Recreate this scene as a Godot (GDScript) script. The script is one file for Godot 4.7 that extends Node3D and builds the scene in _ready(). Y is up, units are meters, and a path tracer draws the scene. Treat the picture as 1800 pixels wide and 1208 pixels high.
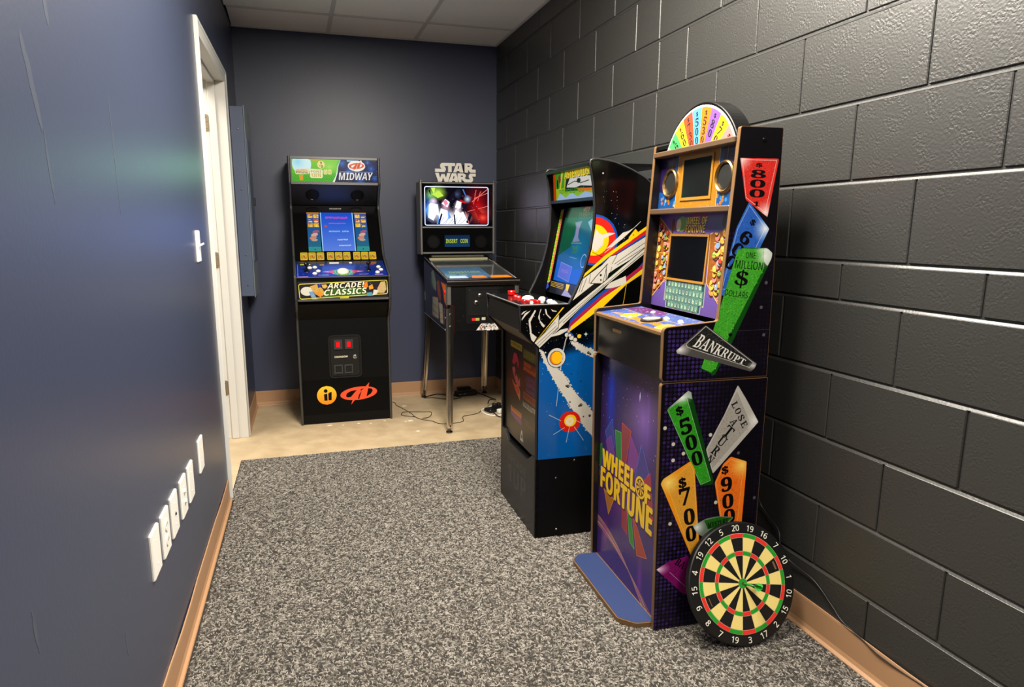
extends Node3D
# A narrow game room: block wall, navy walls, drop ceiling, three cabinets, a pinball table and a dartboard.
# x runs to the right (block wall at x = 0), y up, z towards the camera (back wall at z = 0).

const CEIL := 2.4384
const WALL_X := -1.7285      # left wall at z = 0; it drifts outwards a little towards the camera
const WALL_SLOPE := -0.0245
const LAMP_ENERGY := 18.0

var rng := RandomNumberGenerator.new()
var taken := {}
var glow_cache := {}


func _ready() -> void:
	rng.seed = 20240611
	set_view()
	set_lamps()
	build_room()
	build_door()
	build_carpet()
	build_plates()
	build_panel()
	build_classics_cabinet()
	build_pinball()
	build_vector_cabinet()
	build_wheel_cabinet()
	build_dartboard()
	build_cords()


func set_view() -> void:
	var cam := Camera3D.new()
	cam.name = "camera"
	var near := 0.05
	var focal := 1175.73
	var size := near * 1208.0 / focal
	cam.set_frustum(size, Vector2(43.82, 18.37) * near / focal, near, 60.0)
	cam.position = Vector3(-1.44951, 1.20336, 4.73406)
	cam.rotation = Vector3(-0.18637, -0.28354, -0.00064)
	add_child(cam)
	cam.current = true
	var env := Environment.new()
	env.background_mode = Environment.BG_COLOR
	env.background_color = Color(0.02, 0.02, 0.022)
	env.background_energy_multiplier = 0.2
	env.tonemap_mode = Environment.TONE_MAPPER_LINEAR
	env.tonemap_exposure = 1.0
	env.sdfgi_enabled = true
	env.ssao_enabled = true
	env.ssil_enabled = true
	var we := WorldEnvironment.new()
	we.name = "environment"
	we.environment = env
	add_child(we)


func set_lamps() -> void:
	# recessed 2 x 4 ft ceiling panels: over the cabinets, over the camera's end of the room, in the hall beyond the door
	for k in 3:
		var c := Vector3([-0.86, -0.86, -2.5][k], CEIL - 0.004, [2.83, 5.27, 1.2][k])
		var root := thing("ceiling_light", ["white recessed ceiling light panel above the standing cabinets", "white recessed ceiling light panel towards the near end of the room", "white ceiling light panel in the hall beyond the doorway"][k], "ceiling light", c)
		var glow := StandardMaterial3D.new()
		glow.albedo_color = Color(0.95, 0.95, 0.93)
		glow.emission_enabled = true
		glow.emission = Color(1.0, 0.965, 0.91)
		glow.emission_energy_multiplier = 1.6
		var m := MB.new()
		m.box(Vector3(0.545, 0.006, 1.165), 0.001, Transform3D(Basis(), Vector3(0, 0.001, 0)))
		obj("diffuser", m, glow, root)
		var f := MB.new()
		for s in [-1, 1]:
			f.box(Vector3(0.016, 0.014, 1.2), 0.002, Transform3D(Basis(), Vector3(s * 0.279, 0.0, 0)))
			f.box(Vector3(0.545, 0.014, 0.016), 0.002, Transform3D(Basis(), Vector3(0, 0.0, s * 0.591)))
		obj("frame", f, mat(Color(0.85, 0.85, 0.83), 0.5), root)
		var l := AreaLight3D.new()
		l.name = "panel_glow"
		l.area_size = Vector2(0.53, 1.15)
		l.light_color = Color(1.0, 0.965, 0.91)
		l.light_energy = LAMP_ENERGY * [1.0, 0.5, 0.3][k]
		l.area_range = 12.0
		l.area_attenuation = 2.0
		l.shadow_enabled = true
		l.rotation.x = -PI / 2
		l.position = Vector3(0, -0.009, 0)
		root.add_child(l)


# ------------------------------------------------------------------ helpers

func numbered(called: String) -> String:
	taken[called] = taken.get(called, 0) + 1
	return called if taken[called] == 1 else "%s_%03d" % [called, taken[called] - 1]


func thing(called: String, label: String, category: String, at := Vector3.ZERO, turn := 0.0, group := "") -> Node3D:
	var o := Node3D.new()
	o.name = numbered(called)
	add_child(o)
	o.position = at
	o.rotation.y = turn
	o.set_meta("label", label)
	o.set_meta("category", category)
	if group:
		o.set_meta("group", group)
	return o


func obj(called: String, m, material: Material, parent: Node3D = null, label := "") -> MeshInstance3D:
	var o := MeshInstance3D.new()
	o.name = called
	o.mesh = m.mesh() if m is MB else m
	o.material_override = material
	if parent:
		parent.add_child(o, true)
	else:
		o.name = numbered(called)
		add_child(o)
	if label:
		o.set_meta("label", label)
	return o


func tag(o: Node3D, label: String, category: String, group := "") -> Node3D:
	o.set_meta("label", label)
	o.set_meta("category", category)
	if group:
		o.set_meta("group", group)
	return o


func struct(o: Node3D, label: String, category: String) -> Node3D:
	o.set_meta("kind", "structure")
	return tag(o, label, category)


func mat(c: Color, rough := 0.5, metal := 0.0, spec := 0.5) -> StandardMaterial3D:
	var m := StandardMaterial3D.new()
	m.albedo_color = c
	m.roughness = rough
	m.metallic = metal
	m.metallic_specular = spec
	return m


func art_mat(a: Art, rough := 0.3, emit := 0.0, tint := 0.9) -> StandardMaterial3D:
	var m := StandardMaterial3D.new()
	var tex := a.texture()
	m.albedo_texture = tex
	m.albedo_color = Color(tint, tint, tint)
	m.roughness = rough
	if emit > 0.0:
		m.albedo_color = Color(0.12, 0.12, 0.12)
		m.metallic_specular = 0.2
		m.emission_enabled = true
		m.emission_texture = tex
		m.emission_energy_multiplier = emit
	return m


func pts(a: Array) -> PackedVector2Array:
	var r := PackedVector2Array()
	for i in range(0, a.size(), 2):
		r.append(Vector2(a[i], a[i + 1]))
	return r


# a polygon with its corners rounded; radii is one number or one per corner
func rounded(a: PackedVector2Array, radii, steps := 5) -> PackedVector2Array:
	var r := PackedVector2Array()
	var n := a.size()
	for i in n:
		var rad: float = radii[i] if radii is Array else radii
		if rad <= 0.0:
			r.append(a[i])
			continue
		var p: Vector2 = a[i]
		var q0 := p + (a[(i - 1 + n) % n] - p).limit_length(rad)
		var q1 := p + (a[(i + 1) % n] - p).limit_length(rad)
		for k in steps + 1:
			var t := float(k) / steps
			r.append(q0.lerp(p, t).lerp(p.lerp(q1, t), t))
	return r


func rect(x0: float, y0: float, x1: float, y1: float) -> PackedVector2Array:
	return PackedVector2Array([Vector2(x0, y0), Vector2(x1, y0), Vector2(x1, y1), Vector2(x0, y1)])


func circle(c: Vector2, rx: float, ry := 0.0, n := 40) -> PackedVector2Array:
	var r := PackedVector2Array()
	for i in n:
		var a := TAU * i / n
		r.append(c + Vector2(cos(a) * rx, sin(a) * (ry if ry > 0.0 else rx)))
	return r


func spline(p: PackedVector3Array, steps := 6) -> PackedVector3Array:
	var r := PackedVector3Array()
	for i in p.size() - 1:
		var a := p[maxi(i - 1, 0)]
		var d := p[mini(i + 2, p.size() - 1)]
		for k in steps:
			r.append(p[i].cubic_interpolate(p[i + 1], a, d, float(k) / steps))
	r.append(p[-1])
	return r


func frame_at(o: Vector3, x: Vector3, y: Vector3) -> Transform3D:
	return Transform3D(Basis(x, y, x.cross(y)), o)


func left_x(z: float) -> float:
	return WALL_X + WALL_SLOPE * z


# axes for something on the left wall: local x to the viewer's right, local z out of the wall
func left_frame(z: float, y: float, off := 0.0) -> Transform3D:
	var along := Vector3(WALL_SLOPE, 0, 1).normalized()
	var out := Vector3(1, 0, -WALL_SLOPE).normalized()
	return Transform3D(Basis(-along, Vector3.UP, out), Vector3(left_x(z), y, z) + out * off)


func letters(s: String, h: float, depth: float, font := "Droid Sans", weight := 700, w := 0.0) -> ArrayMesh:
	var tm := TextMesh.new()
	var f := SystemFont.new()
	f.font_names = PackedStringArray([font])
	f.font_weight = weight
	tm.font = f
	tm.font_size = 64
	tm.pixel_size = 0.01
	tm.depth = 1.0
	tm.text = s
	var arr := tm.get_mesh_arrays()
	var v: PackedVector3Array = arr[Mesh.ARRAY_VERTEX]
	var lo := v[0]
	var hi := v[0]
	for p in v:
		lo = lo.min(p)
		hi = hi.max(p)
	var k := h / (hi.y - lo.y)
	var kx := w / (hi.x - lo.x) if w > 0.0 else k
	for i in v.size():
		var p := v[i] - (lo + hi) / 2
		v[i] = Vector3(p.x * kx, p.y * k, p.z / (hi.z - lo.z) * depth)
	arr[Mesh.ARRAY_VERTEX] = v
	arr[Mesh.ARRAY_TANGENT] = null
	var m := ArrayMesh.new()
	m.add_surface_from_arrays(Mesh.PRIMITIVE_TRIANGLES, arr)
	return m


# collects triangles; every face is wound to suit the normal it is given
class MB:
	var v := PackedVector3Array()
	var n := PackedVector3Array()
	var t := PackedVector2Array()

	func tri(a: Vector3, b: Vector3, c: Vector3, na: Vector3, nb: Vector3, nc: Vector3, ua := Vector2.ZERO, ub := Vector2.ZERO, uc := Vector2.ZERO) -> void:
		if (b - a).cross(c - a).dot(na + nb + nc) > 0.0:
			v.append_array([a, c, b])
			n.append_array([na, nc, nb])
			t.append_array([ua, uc, ub])
		else:
			v.append_array([a, b, c])
			n.append_array([na, nb, nc])
			t.append_array([ua, ub, uc])

	func quad(a: Vector3, b: Vector3, c: Vector3, d: Vector3, nn: Vector3, ua := Vector2.ZERO, ub := Vector2.ZERO, uc := Vector2.ZERO, ud := Vector2.ZERO) -> void:
		tri(a, b, c, nn, nn, nn, ua, ub, uc)
		tri(a, c, d, nn, nn, nn, ua, uc, ud)

	func box(size: Vector3, bev := 0.0, x := Transform3D()) -> void:
		var h := size / 2
		bev = minf(bev, minf(h.x, minf(h.y, h.z)) * 0.9)
		var pt := func(s: Vector3, axis: int) -> Vector3:
			var p := Vector3()
			for i in 3:
				p[i] = s[i] * (h[i] if i == axis else h[i] - bev)
			return x * p
		for a in 3:
			var b := (a + 1) % 3
			var c := (a + 2) % 3
			for s in [-1, 1]:
				var q := []
				var uv := []
				for k in [[-1, -1], [1, -1], [1, 1], [-1, 1]]:
					var sv := Vector3()
					sv[a] = s
					sv[b] = k[0]
					sv[c] = k[1]
					q.append(pt.call(sv, a))
					uv.append(Vector2(k[0] * h[b], k[1] * h[c]))
				var nn := Vector3()
				nn[a] = s
				quad(q[0], q[1], q[2], q[3], x.basis * nn, uv[0], uv[1], uv[2], uv[3])
			if bev > 0.0:
				for sb in [-1, 1]:
					for sc in [-1, 1]:
						var e := []
						for k in [[-1, b], [-1, c], [1, c], [1, b]]:
							var sv := Vector3()
							sv[a] = k[0]
							sv[b] = sb
							sv[c] = sc
							e.append(pt.call(sv, k[1]))
						var nn := Vector3()
						nn[b] = sb
						nn[c] = sc
						quad(e[0], e[1], e[2], e[3], x.basis * nn.normalized())
		if bev > 0.0:
			for sx in [-1, 1]:
				for sy in [-1, 1]:
					for sz in [-1, 1]:
						var s := Vector3(sx, sy, sz)
						var nn := x.basis * s.normalized()
						tri(pt.call(s, 0), pt.call(s, 1), pt.call(s, 2), nn, nn, nn)

	# a flat shape given by its outline, thick along +z of x, with a small chamfer on the far (+z) face
	func prism(poly: PackedVector2Array, thick: float, x := Transform3D(), bev := 0.0, uvr := Rect2()) -> void:
		var p := poly
		if Geometry2D.is_polygon_clockwise(p):
			p = p.duplicate()
			p.reverse()
		var top := p
		if bev > 0.0:
			top = inset(p, bev)
		var uv := func(q: Vector2) -> Vector2:
			return q if uvr.size == Vector2.ZERO else Vector2((q.x - uvr.position.x) / uvr.size.x, 1.0 - (q.y - uvr.position.y) / uvr.size.y)
		var idx := Geometry2D.triangulate_polygon(p)
		var up := x.basis.z.normalized()
		for i in range(0, idx.size(), 3):
			var a := idx[i]
			var b := idx[i + 1]
			var c := idx[i + 2]
			tri(x * Vector3(top[a].x, top[a].y, thick), x * Vector3(top[b].x, top[b].y, thick), x * Vector3(top[c].x, top[c].y, thick), up, up, up, uv.call(top[a]), uv.call(top[b]), uv.call(top[c]))
			tri(x * Vector3(p[a].x, p[a].y, 0), x * Vector3(p[b].x, p[b].y, 0), x * Vector3(p[c].x, p[c].y, 0), -up, -up, -up, uv.call(p[a]), uv.call(p[b]), uv.call(p[c]))
		var np := p.size()
		for i in np:
			var j := (i + 1) % np
			var e := p[j] - p[i]
			if e.length() < 1e-6:
				continue
			var side := Vector3(e.y, -e.x, 0).normalized()
			var h := thick - bev
			quad(x * Vector3(p[i].x, p[i].y, 0), x * Vector3(p[j].x, p[j].y, 0), x * Vector3(p[j].x, p[j].y, h), x * Vector3(p[i].x, p[i].y, h), x.basis * side, uv.call(p[i]), uv.call(p[j]), uv.call(p[j]), uv.call(p[i]))
			if bev > 0.0:
				quad(x * Vector3(p[i].x, p[i].y, h), x * Vector3(p[j].x, p[j].y, h), x * Vector3(top[j].x, top[j].y, thick), x * Vector3(top[i].x, top[i].y, thick), (x.basis * (side + Vector3(0, 0, 1))).normalized(), uv.call(p[i]), uv.call(p[j]), uv.call(top[j]), uv.call(top[i]))

	func inset(p: PackedVector2Array, d: float) -> PackedVector2Array:
		var r := PackedVector2Array()
		var np := p.size()
		for i in np:
			var a := (p[i] - p[(i - 1 + np) % np]).normalized()
			var b := (p[(i + 1) % np] - p[i]).normalized()
			var na := Vector2(-a.y, a.x)
			var nb := Vector2(-b.y, b.x)
			var m := (na + nb)
			m = m.normalized() if m.length() > 0.01 else na
			r.append(p[i] + m * d / maxf(m.dot(na), 0.4))
		return r

	# a flat ring between two outlines of the same number of points
	func ring(outer: PackedVector2Array, inner: PackedVector2Array, thick: float, x := Transform3D()) -> void:
		var np := outer.size()
		for i in np:
			var j := (i + 1) % np
			var f := func(q: Vector2, z: float) -> Vector3: return x * Vector3(q.x, q.y, z)
			quad(f.call(outer[i], thick), f.call(outer[j], thick), f.call(inner[j], thick), f.call(inner[i], thick), x.basis.z)
			quad(f.call(outer[i], 0), f.call(outer[j], 0), f.call(inner[j], 0), f.call(inner[i], 0), -x.basis.z)
			var c := (outer[i] + outer[j] - inner[i] - inner[j]).normalized()
			quad(f.call(outer[i], 0), f.call(outer[j], 0), f.call(outer[j], thick), f.call(outer[i], thick), x.basis * Vector3(c.x, c.y, 0))
			quad(f.call(inner[i], 0), f.call(inner[j], 0), f.call(inner[j], thick), f.call(inner[i], thick), x.basis * Vector3(-c.x, -c.y, 0))

	# turned about the y axis of x; profile holds (radius, height) pairs
	func lathe(profile: PackedVector2Array, seg := 24, x := Transform3D()) -> void:
		for k in profile.size() - 1:
			var a := profile[k]
			var b := profile[k + 1]
			var e := b - a
			if e.length() < 1e-7:
				continue
			var nr := Vector2(e.y, -e.x).normalized()
			for i in seg:
				var t0 := TAU * i / seg
				var t1 := TAU * (i + 1) / seg
				var d0 := Vector3(cos(t0), 0, sin(t0))
				var d1 := Vector3(cos(t1), 0, sin(t1))
				var n0 := (x.basis * (d0 * nr.x + Vector3.UP * nr.y)).normalized()
				var n1 := (x.basis * (d1 * nr.x + Vector3.UP * nr.y)).normalized()
				var p0 := x * (d0 * a.x + Vector3.UP * a.y)
				var p1 := x * (d1 * a.x + Vector3.UP * a.y)
				var p2 := x * (d1 * b.x + Vector3.UP * b.y)
				var p3 := x * (d0 * b.x + Vector3.UP * b.y)
				if a.x > 1e-6:
					tri(p0, p1, p2, n0, n1, n1)
				if b.x > 1e-6:
					tri(p0, p2, p3, n0, n1, n0)

	func tube(path: PackedVector3Array, r: float, seg := 8, closed := false) -> void:
		var np := path.size()
		var last := Vector3.UP
		var rings := []
		for i in np:
			var d := (path[(i + 1) % np] - path[(i - 1 + np) % np]) if closed else (path[mini(i + 1, np - 1)] - path[maxi(i - 1, 0)])
			d = d.normalized()
			var s := d.cross(last if absf(d.dot(last)) < 0.98 else Vector3.RIGHT).normalized()
			var u := s.cross(d)
			var row := []
			for k in seg:
				var a := TAU * k / seg
				row.append(s * cos(a) + u * sin(a))
			rings.append(row)
		for i in (np if closed else np - 1):
			var j := (i + 1) % np
			for k in seg:
				var l := (k + 1) % seg
				var na: Vector3 = rings[i][k]
				var nb: Vector3 = rings[i][l]
				var nc: Vector3 = rings[j][l]
				var nd: Vector3 = rings[j][k]
				tri(path[i] + na * r, path[i] + nb * r, path[j] + nc * r, na, nb, nc)
				tri(path[i] + na * r, path[j] + nc * r, path[j] + nd * r, na, nc, nd)
		if not closed:
			for e in [[0, 1], [np - 1, np - 2]]:
				var nn: Vector3 = (path[e[0]] - path[e[1]]).normalized()
				for k in seg:
					tri(path[e[0]], path[e[0]] + rings[e[0]][k] * r, path[e[0]] + rings[e[0]][(k + 1) % seg] * r, nn, nn, nn)

	func mesh() -> ArrayMesh:
		var arr := []
		arr.resize(Mesh.ARRAY_MAX)
		arr[Mesh.ARRAY_VERTEX] = v
		arr[Mesh.ARRAY_NORMAL] = n
		arr[Mesh.ARRAY_TEX_UV] = t
		var m := ArrayMesh.new()
		m.add_surface_from_arrays(Mesh.PRIMITIVE_TRIANGLES, arr)
		return m


# paints flat print (lettering, vinyl graphics, screens) in metres, y up, origin at the lower left
class Art:
	var im: Image
	var k: float
	var r: Rect2
	var rng := RandomNumberGenerator.new()
	static var glyphs := {}

	func _init(area: Rect2, ppm: float, bg: Color) -> void:
		r = area
		k = ppm * 2.0
		im = Image.create(int(area.size.x * k) / 2 * 2, int(area.size.y * k) / 2 * 2, false, Image.FORMAT_RGBA8)
		im.fill(bg)
		rng.seed = 7

	func px(p: Vector2) -> Vector2:
		return Vector2((p.x - r.position.x) * k, (r.end.y - p.y) * k)

	func texture() -> ImageTexture:
		var c: Image = im.duplicate()
		c.resize(im.get_width() / 2, im.get_height() / 2, Image.INTERPOLATE_BILINEAR)
		return ImageTexture.create_from_image(c)

	func raw(p: PackedVector2Array, c: Color, more := [], onto: Image = null) -> void:
		var im: Image = onto if onto else self.im
		var loops := [p] + more
		var lo := INF
		var hi := -INF
		for q in p:
			lo = minf(lo, q.y)
			hi = maxf(hi, q.y)
		for y in range(maxi(0, int(lo)), mini(im.get_height(), int(hi) + 1)):
			var yc := y + 0.5
			var xs := PackedFloat32Array()
			for l: PackedVector2Array in loops:
				var n := l.size()
				for i in n:
					var a := l[i]
					var b := l[(i + 1) % n]
					if (a.y <= yc) != (b.y <= yc):
						xs.append(a.x + (yc - a.y) / (b.y - a.y) * (b.x - a.x))
			xs.sort()
			for i in range(0, xs.size() - 1, 2):
				var x0 := maxi(0, roundi(xs[i]))
				var x1 := mini(im.get_width(), roundi(xs[i + 1]))
				if x1 > x0:
					im.fill_rect(Rect2i(x0, y, x1 - x0, 1), c)

	func poly(p: PackedVector2Array, c: Color, holes := []) -> void:
		var q := PackedVector2Array()
		for a in p:
			q.append(px(a))
		var hs := []
		for h in holes:
			var l := PackedVector2Array()
			for a in h:
				l.append(px(a))
			hs.append(l)
		raw(q, c, hs)

	func disc(c: Vector2, rx: float, col: Color, ry := 0.0, ang := 0.0) -> void:
		var q := PackedVector2Array()
		for i in 36:
			var a := TAU * i / 36
			q.append(c + Vector2(cos(a) * rx, sin(a) * (ry if ry > 0.0 else rx)).rotated(ang))
		poly(q, col)

	func line(p: PackedVector2Array, w: float, c: Color, closed := false) -> void:
		for i in (p.size() if closed else p.size() - 1):
			var a := p[i]
			var b := p[(i + 1) % p.size()]
			var d := (b - a).normalized().orthogonal() * w / 2
			poly(PackedVector2Array([a + d, b + d, b - d, a - d]), c)
			if w * k > 4.0:
				disc(b, w / 2, c)

	# colours run from c0 at a to c1 at b, in bands across the whole area
	func fade(area: Rect2, c0: Color, c1: Color, upright := true) -> void:
		var a := px(Vector2(area.position.x, area.end.y))
		var s := area.size * k
		var n := int(s.y if upright else s.x)
		for i in n:
			var c := c0.lerp(c1, float(i) / maxf(n - 1, 1))
			im.fill_rect(Rect2i(int(a.x), int(a.y) + i, int(s.x) + 1, 1) if upright else Rect2i(int(a.x) + i, int(a.y), 1, int(s.y) + 1), c)

	func glow(c: Vector2, rx: float, col: Color, ry := 0.0, power := 1.6, inside := []) -> void:
		var g := Image.create(48, 48, false, Image.FORMAT_RGBA8)
		for y in 48:
			for x in 48:
				var d := minf(1.0, Vector2(x - 23.5, y - 23.5).length() / 23.5)
				g.set_pixel(x, y, Color(col.r, col.g, col.b, col.a * pow(1.0 - d, power)))
		var w := maxi(2, int(rx * 2 * k))
		var h := maxi(2, int((ry if ry > 0.0 else rx) * 2 * k))
		g.resize(w, h, Image.INTERPOLATE_BILINEAR)
		var at := px(c) - Vector2(w, h) / 2
		if inside.is_empty():
			im.blend_rect(g, Rect2i(0, 0, w, h), Vector2i(at))
			return
		# keep the glow within an outline
		var mask := Image.create(w, h, false, Image.FORMAT_RGBA8)
		var q := PackedVector2Array()
		for i in range(0, inside.size(), 2):
			q.append(px(Vector2(inside[i], inside[i + 1])) - Vector2(Vector2i(at)))
		raw(q, Color.WHITE, [], mask)
		im.blend_rect_mask(g, mask, Rect2i(0, 0, w, h), Vector2i(at))

	# scattered specks inside an outline
	func specks(p: PackedVector2Array, count: int, size: float, cols: Array) -> void:
		var lo := p[0]
		var hi := p[0]
		for q in p:
			lo = lo.min(q)
			hi = hi.max(q)
		for i in count:
			var q := Vector2(rng.randf_range(lo.x, hi.x), rng.randf_range(lo.y, hi.y))
			if Geometry2D.is_point_in_polygon(q, p):
				var s := maxi(1, int(size * k * rng.randf_range(0.5, 1.3)))
				var a := px(q)
				im.fill_rect(Rect2i(int(a.x), int(a.y), s, maxi(1, int(s * rng.randf_range(0.6, 1.2)))), cols[rng.randi() % cols.size()])

	static func glyph(s: String, font: String, weight: int) -> Array:
		var key := "%s|%s|%d" % [s, font, weight]
		if not glyphs.has(key):
			var tm := TextMesh.new()
			var f := SystemFont.new()
			f.font_names = PackedStringArray([font])
			f.font_weight = weight
			tm.font = f
			tm.font_size = 48
			tm.pixel_size = 0.01
			tm.depth = 0.0
			tm.text = s
			var arr := tm.get_mesh_arrays()
			var v: PackedVector3Array = arr[Mesh.ARRAY_VERTEX]
			var idx = arr[Mesh.ARRAY_INDEX]
			var flat := PackedVector2Array()
			if idx == null or idx.size() == 0:
				for q in v:
					flat.append(Vector2(q.x, q.y))
			else:
				for i in idx:
					flat.append(Vector2(v[i].x, v[i].y))
			var lo := flat[0]
			var hi := flat[0]
			for q in flat:
				lo = lo.min(q)
				hi = hi.max(q)
			for i in flat.size():
				flat[i] = (flat[i] - lo) / (hi - lo)
			glyphs[key] = [flat, (hi.x - lo.x) / (hi.y - lo.y)]
		return glyphs[key]

	# text centred on c, h high; w = 0 keeps the face's own width; slant leans it, ang turns it
	func text(s: String, c: Vector2, h: float, col: Color, w := 0.0, ang := 0.0, font := "Droid Sans", weight := 700, slant := 0.0) -> void:
		var g := glyph(s, font, weight)
		var ww: float = w if w > 0.0 else h * g[1]
		var flat: PackedVector2Array = g[0]
		for i in range(0, flat.size(), 3):
			var q := PackedVector2Array()
			for j in 3:
				var f := flat[i + j] - Vector2(0.5, 0.5)
				q.append(px(c + Vector2(f.x * ww + f.y * h * slant, f.y * h).rotated(ang)))
			raw(q, col)

	# the same letters drawn heavier
	func fat(s: String, c: Vector2, h: float, col: Color, w: float, ang: float, by := 0.0011, font := "Droid Serif") -> void:
		for k in [[-1, -1], [1, -1], [1, 1], [-1, 1]]:
			text(s, c + Vector2(k[0], k[1]) * minf(by, h * 0.022), h, col, w, ang, font)

	# text whose lower edge runs from a to b, with heights ha and hb there (up = turned left of the run)
	func warped(s: String, a: Vector2, b: Vector2, ha: Vector2, hb: Vector2, col: Color, font := "Droid Sans", weight := 700) -> void:
		var flat: PackedVector2Array = glyph(s, font, weight)[0]
		for i in range(0, flat.size(), 3):
			var q := PackedVector2Array()
			for j in 3:
				var f := flat[i + j]
				q.append(px((a + ha * f.y).lerp(b + hb * f.y, f.x)))
			raw(q, col)

	# worn or blurred lettering that cannot be read: a row of small broken strokes
	func scrawl(c: Vector2, w: float, h: float, col: Color, n := 8, ang := 0.0) -> void:
		var step := w / n
		for i in n:
			var x := -w / 2 + step * (i + 0.5)
			var q := rng.randi() % 5
			var bars := [[-0.32, 0.0, 0.2, 1.0], [0.0, 0.4 if q % 2 else -0.4, 0.7, 0.22], [0.3, 0.1 if q < 3 else -0.1, 0.2, 0.8]]
			if q > 2:
				bars.append([0.0, 0.0, 0.6, 0.2])
			for b in bars:
				var o := Vector2(x + b[0] * step * 0.9, b[1] * h)
				var hw: float = b[2] * step * 0.45
				var hh: float = b[3] * h * 0.5
				var p := PackedVector2Array()
				for k in [[-1, -1], [1, -1], [1, 1], [-1, 1]]:
					p.append(c + (o + Vector2(k[0] * hw, k[1] * hh)).rotated(ang))
				poly(p, col)

	func r_poly() -> PackedVector2Array:
		return PackedVector2Array([r.position, Vector2(r.end.x, r.position.y), r.end, Vector2(r.position.x, r.end.y)])


# ------------------------------------------------------------------ the room

func noise_tex(size: int, freq: float, kind: int, octaves: int, as_normal := false, strength := 4.0, seed_ := 1, ramp: Gradient = null) -> NoiseTexture2D:
	var f := FastNoiseLite.new()
	f.noise_type = kind
	f.frequency = freq
	f.fractal_octaves = octaves
	f.seed = seed_
	var t := NoiseTexture2D.new()
	t.width = size
	t.height = size
	t.seamless = true
	t.noise = f
	t.as_normal_map = as_normal
	t.bump_strength = strength
	if ramp:
		t.color_ramp = ramp
	return t


func grad(cols: Array, offs: Array) -> Gradient:
	var g := Gradient.new()
	g.colors = PackedColorArray(cols)
	g.offsets = PackedFloat32Array(offs)
	return g


func triplanar(m: StandardMaterial3D, scale: float, world := true) -> StandardMaterial3D:
	m.uv1_triplanar = true
	m.uv1_world_triplanar = world
	m.uv1_scale = Vector3.ONE * scale
	return m


func paint_navy(c := Color(0.2, 0.223, 0.31), spec := 0.5, rough := 0.42) -> StandardMaterial3D:
	var m := mat(c, rough, 0.0, spec)
	m.heightmap_enabled = true
	m.heightmap_scale = 0.012
	m.heightmap_texture = noise_tex(512, 0.06, FastNoiseLite.TYPE_SIMPLEX_SMOOTH, 3, false, 1.0, 4)
	return triplanar(m, 2.2)


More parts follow.
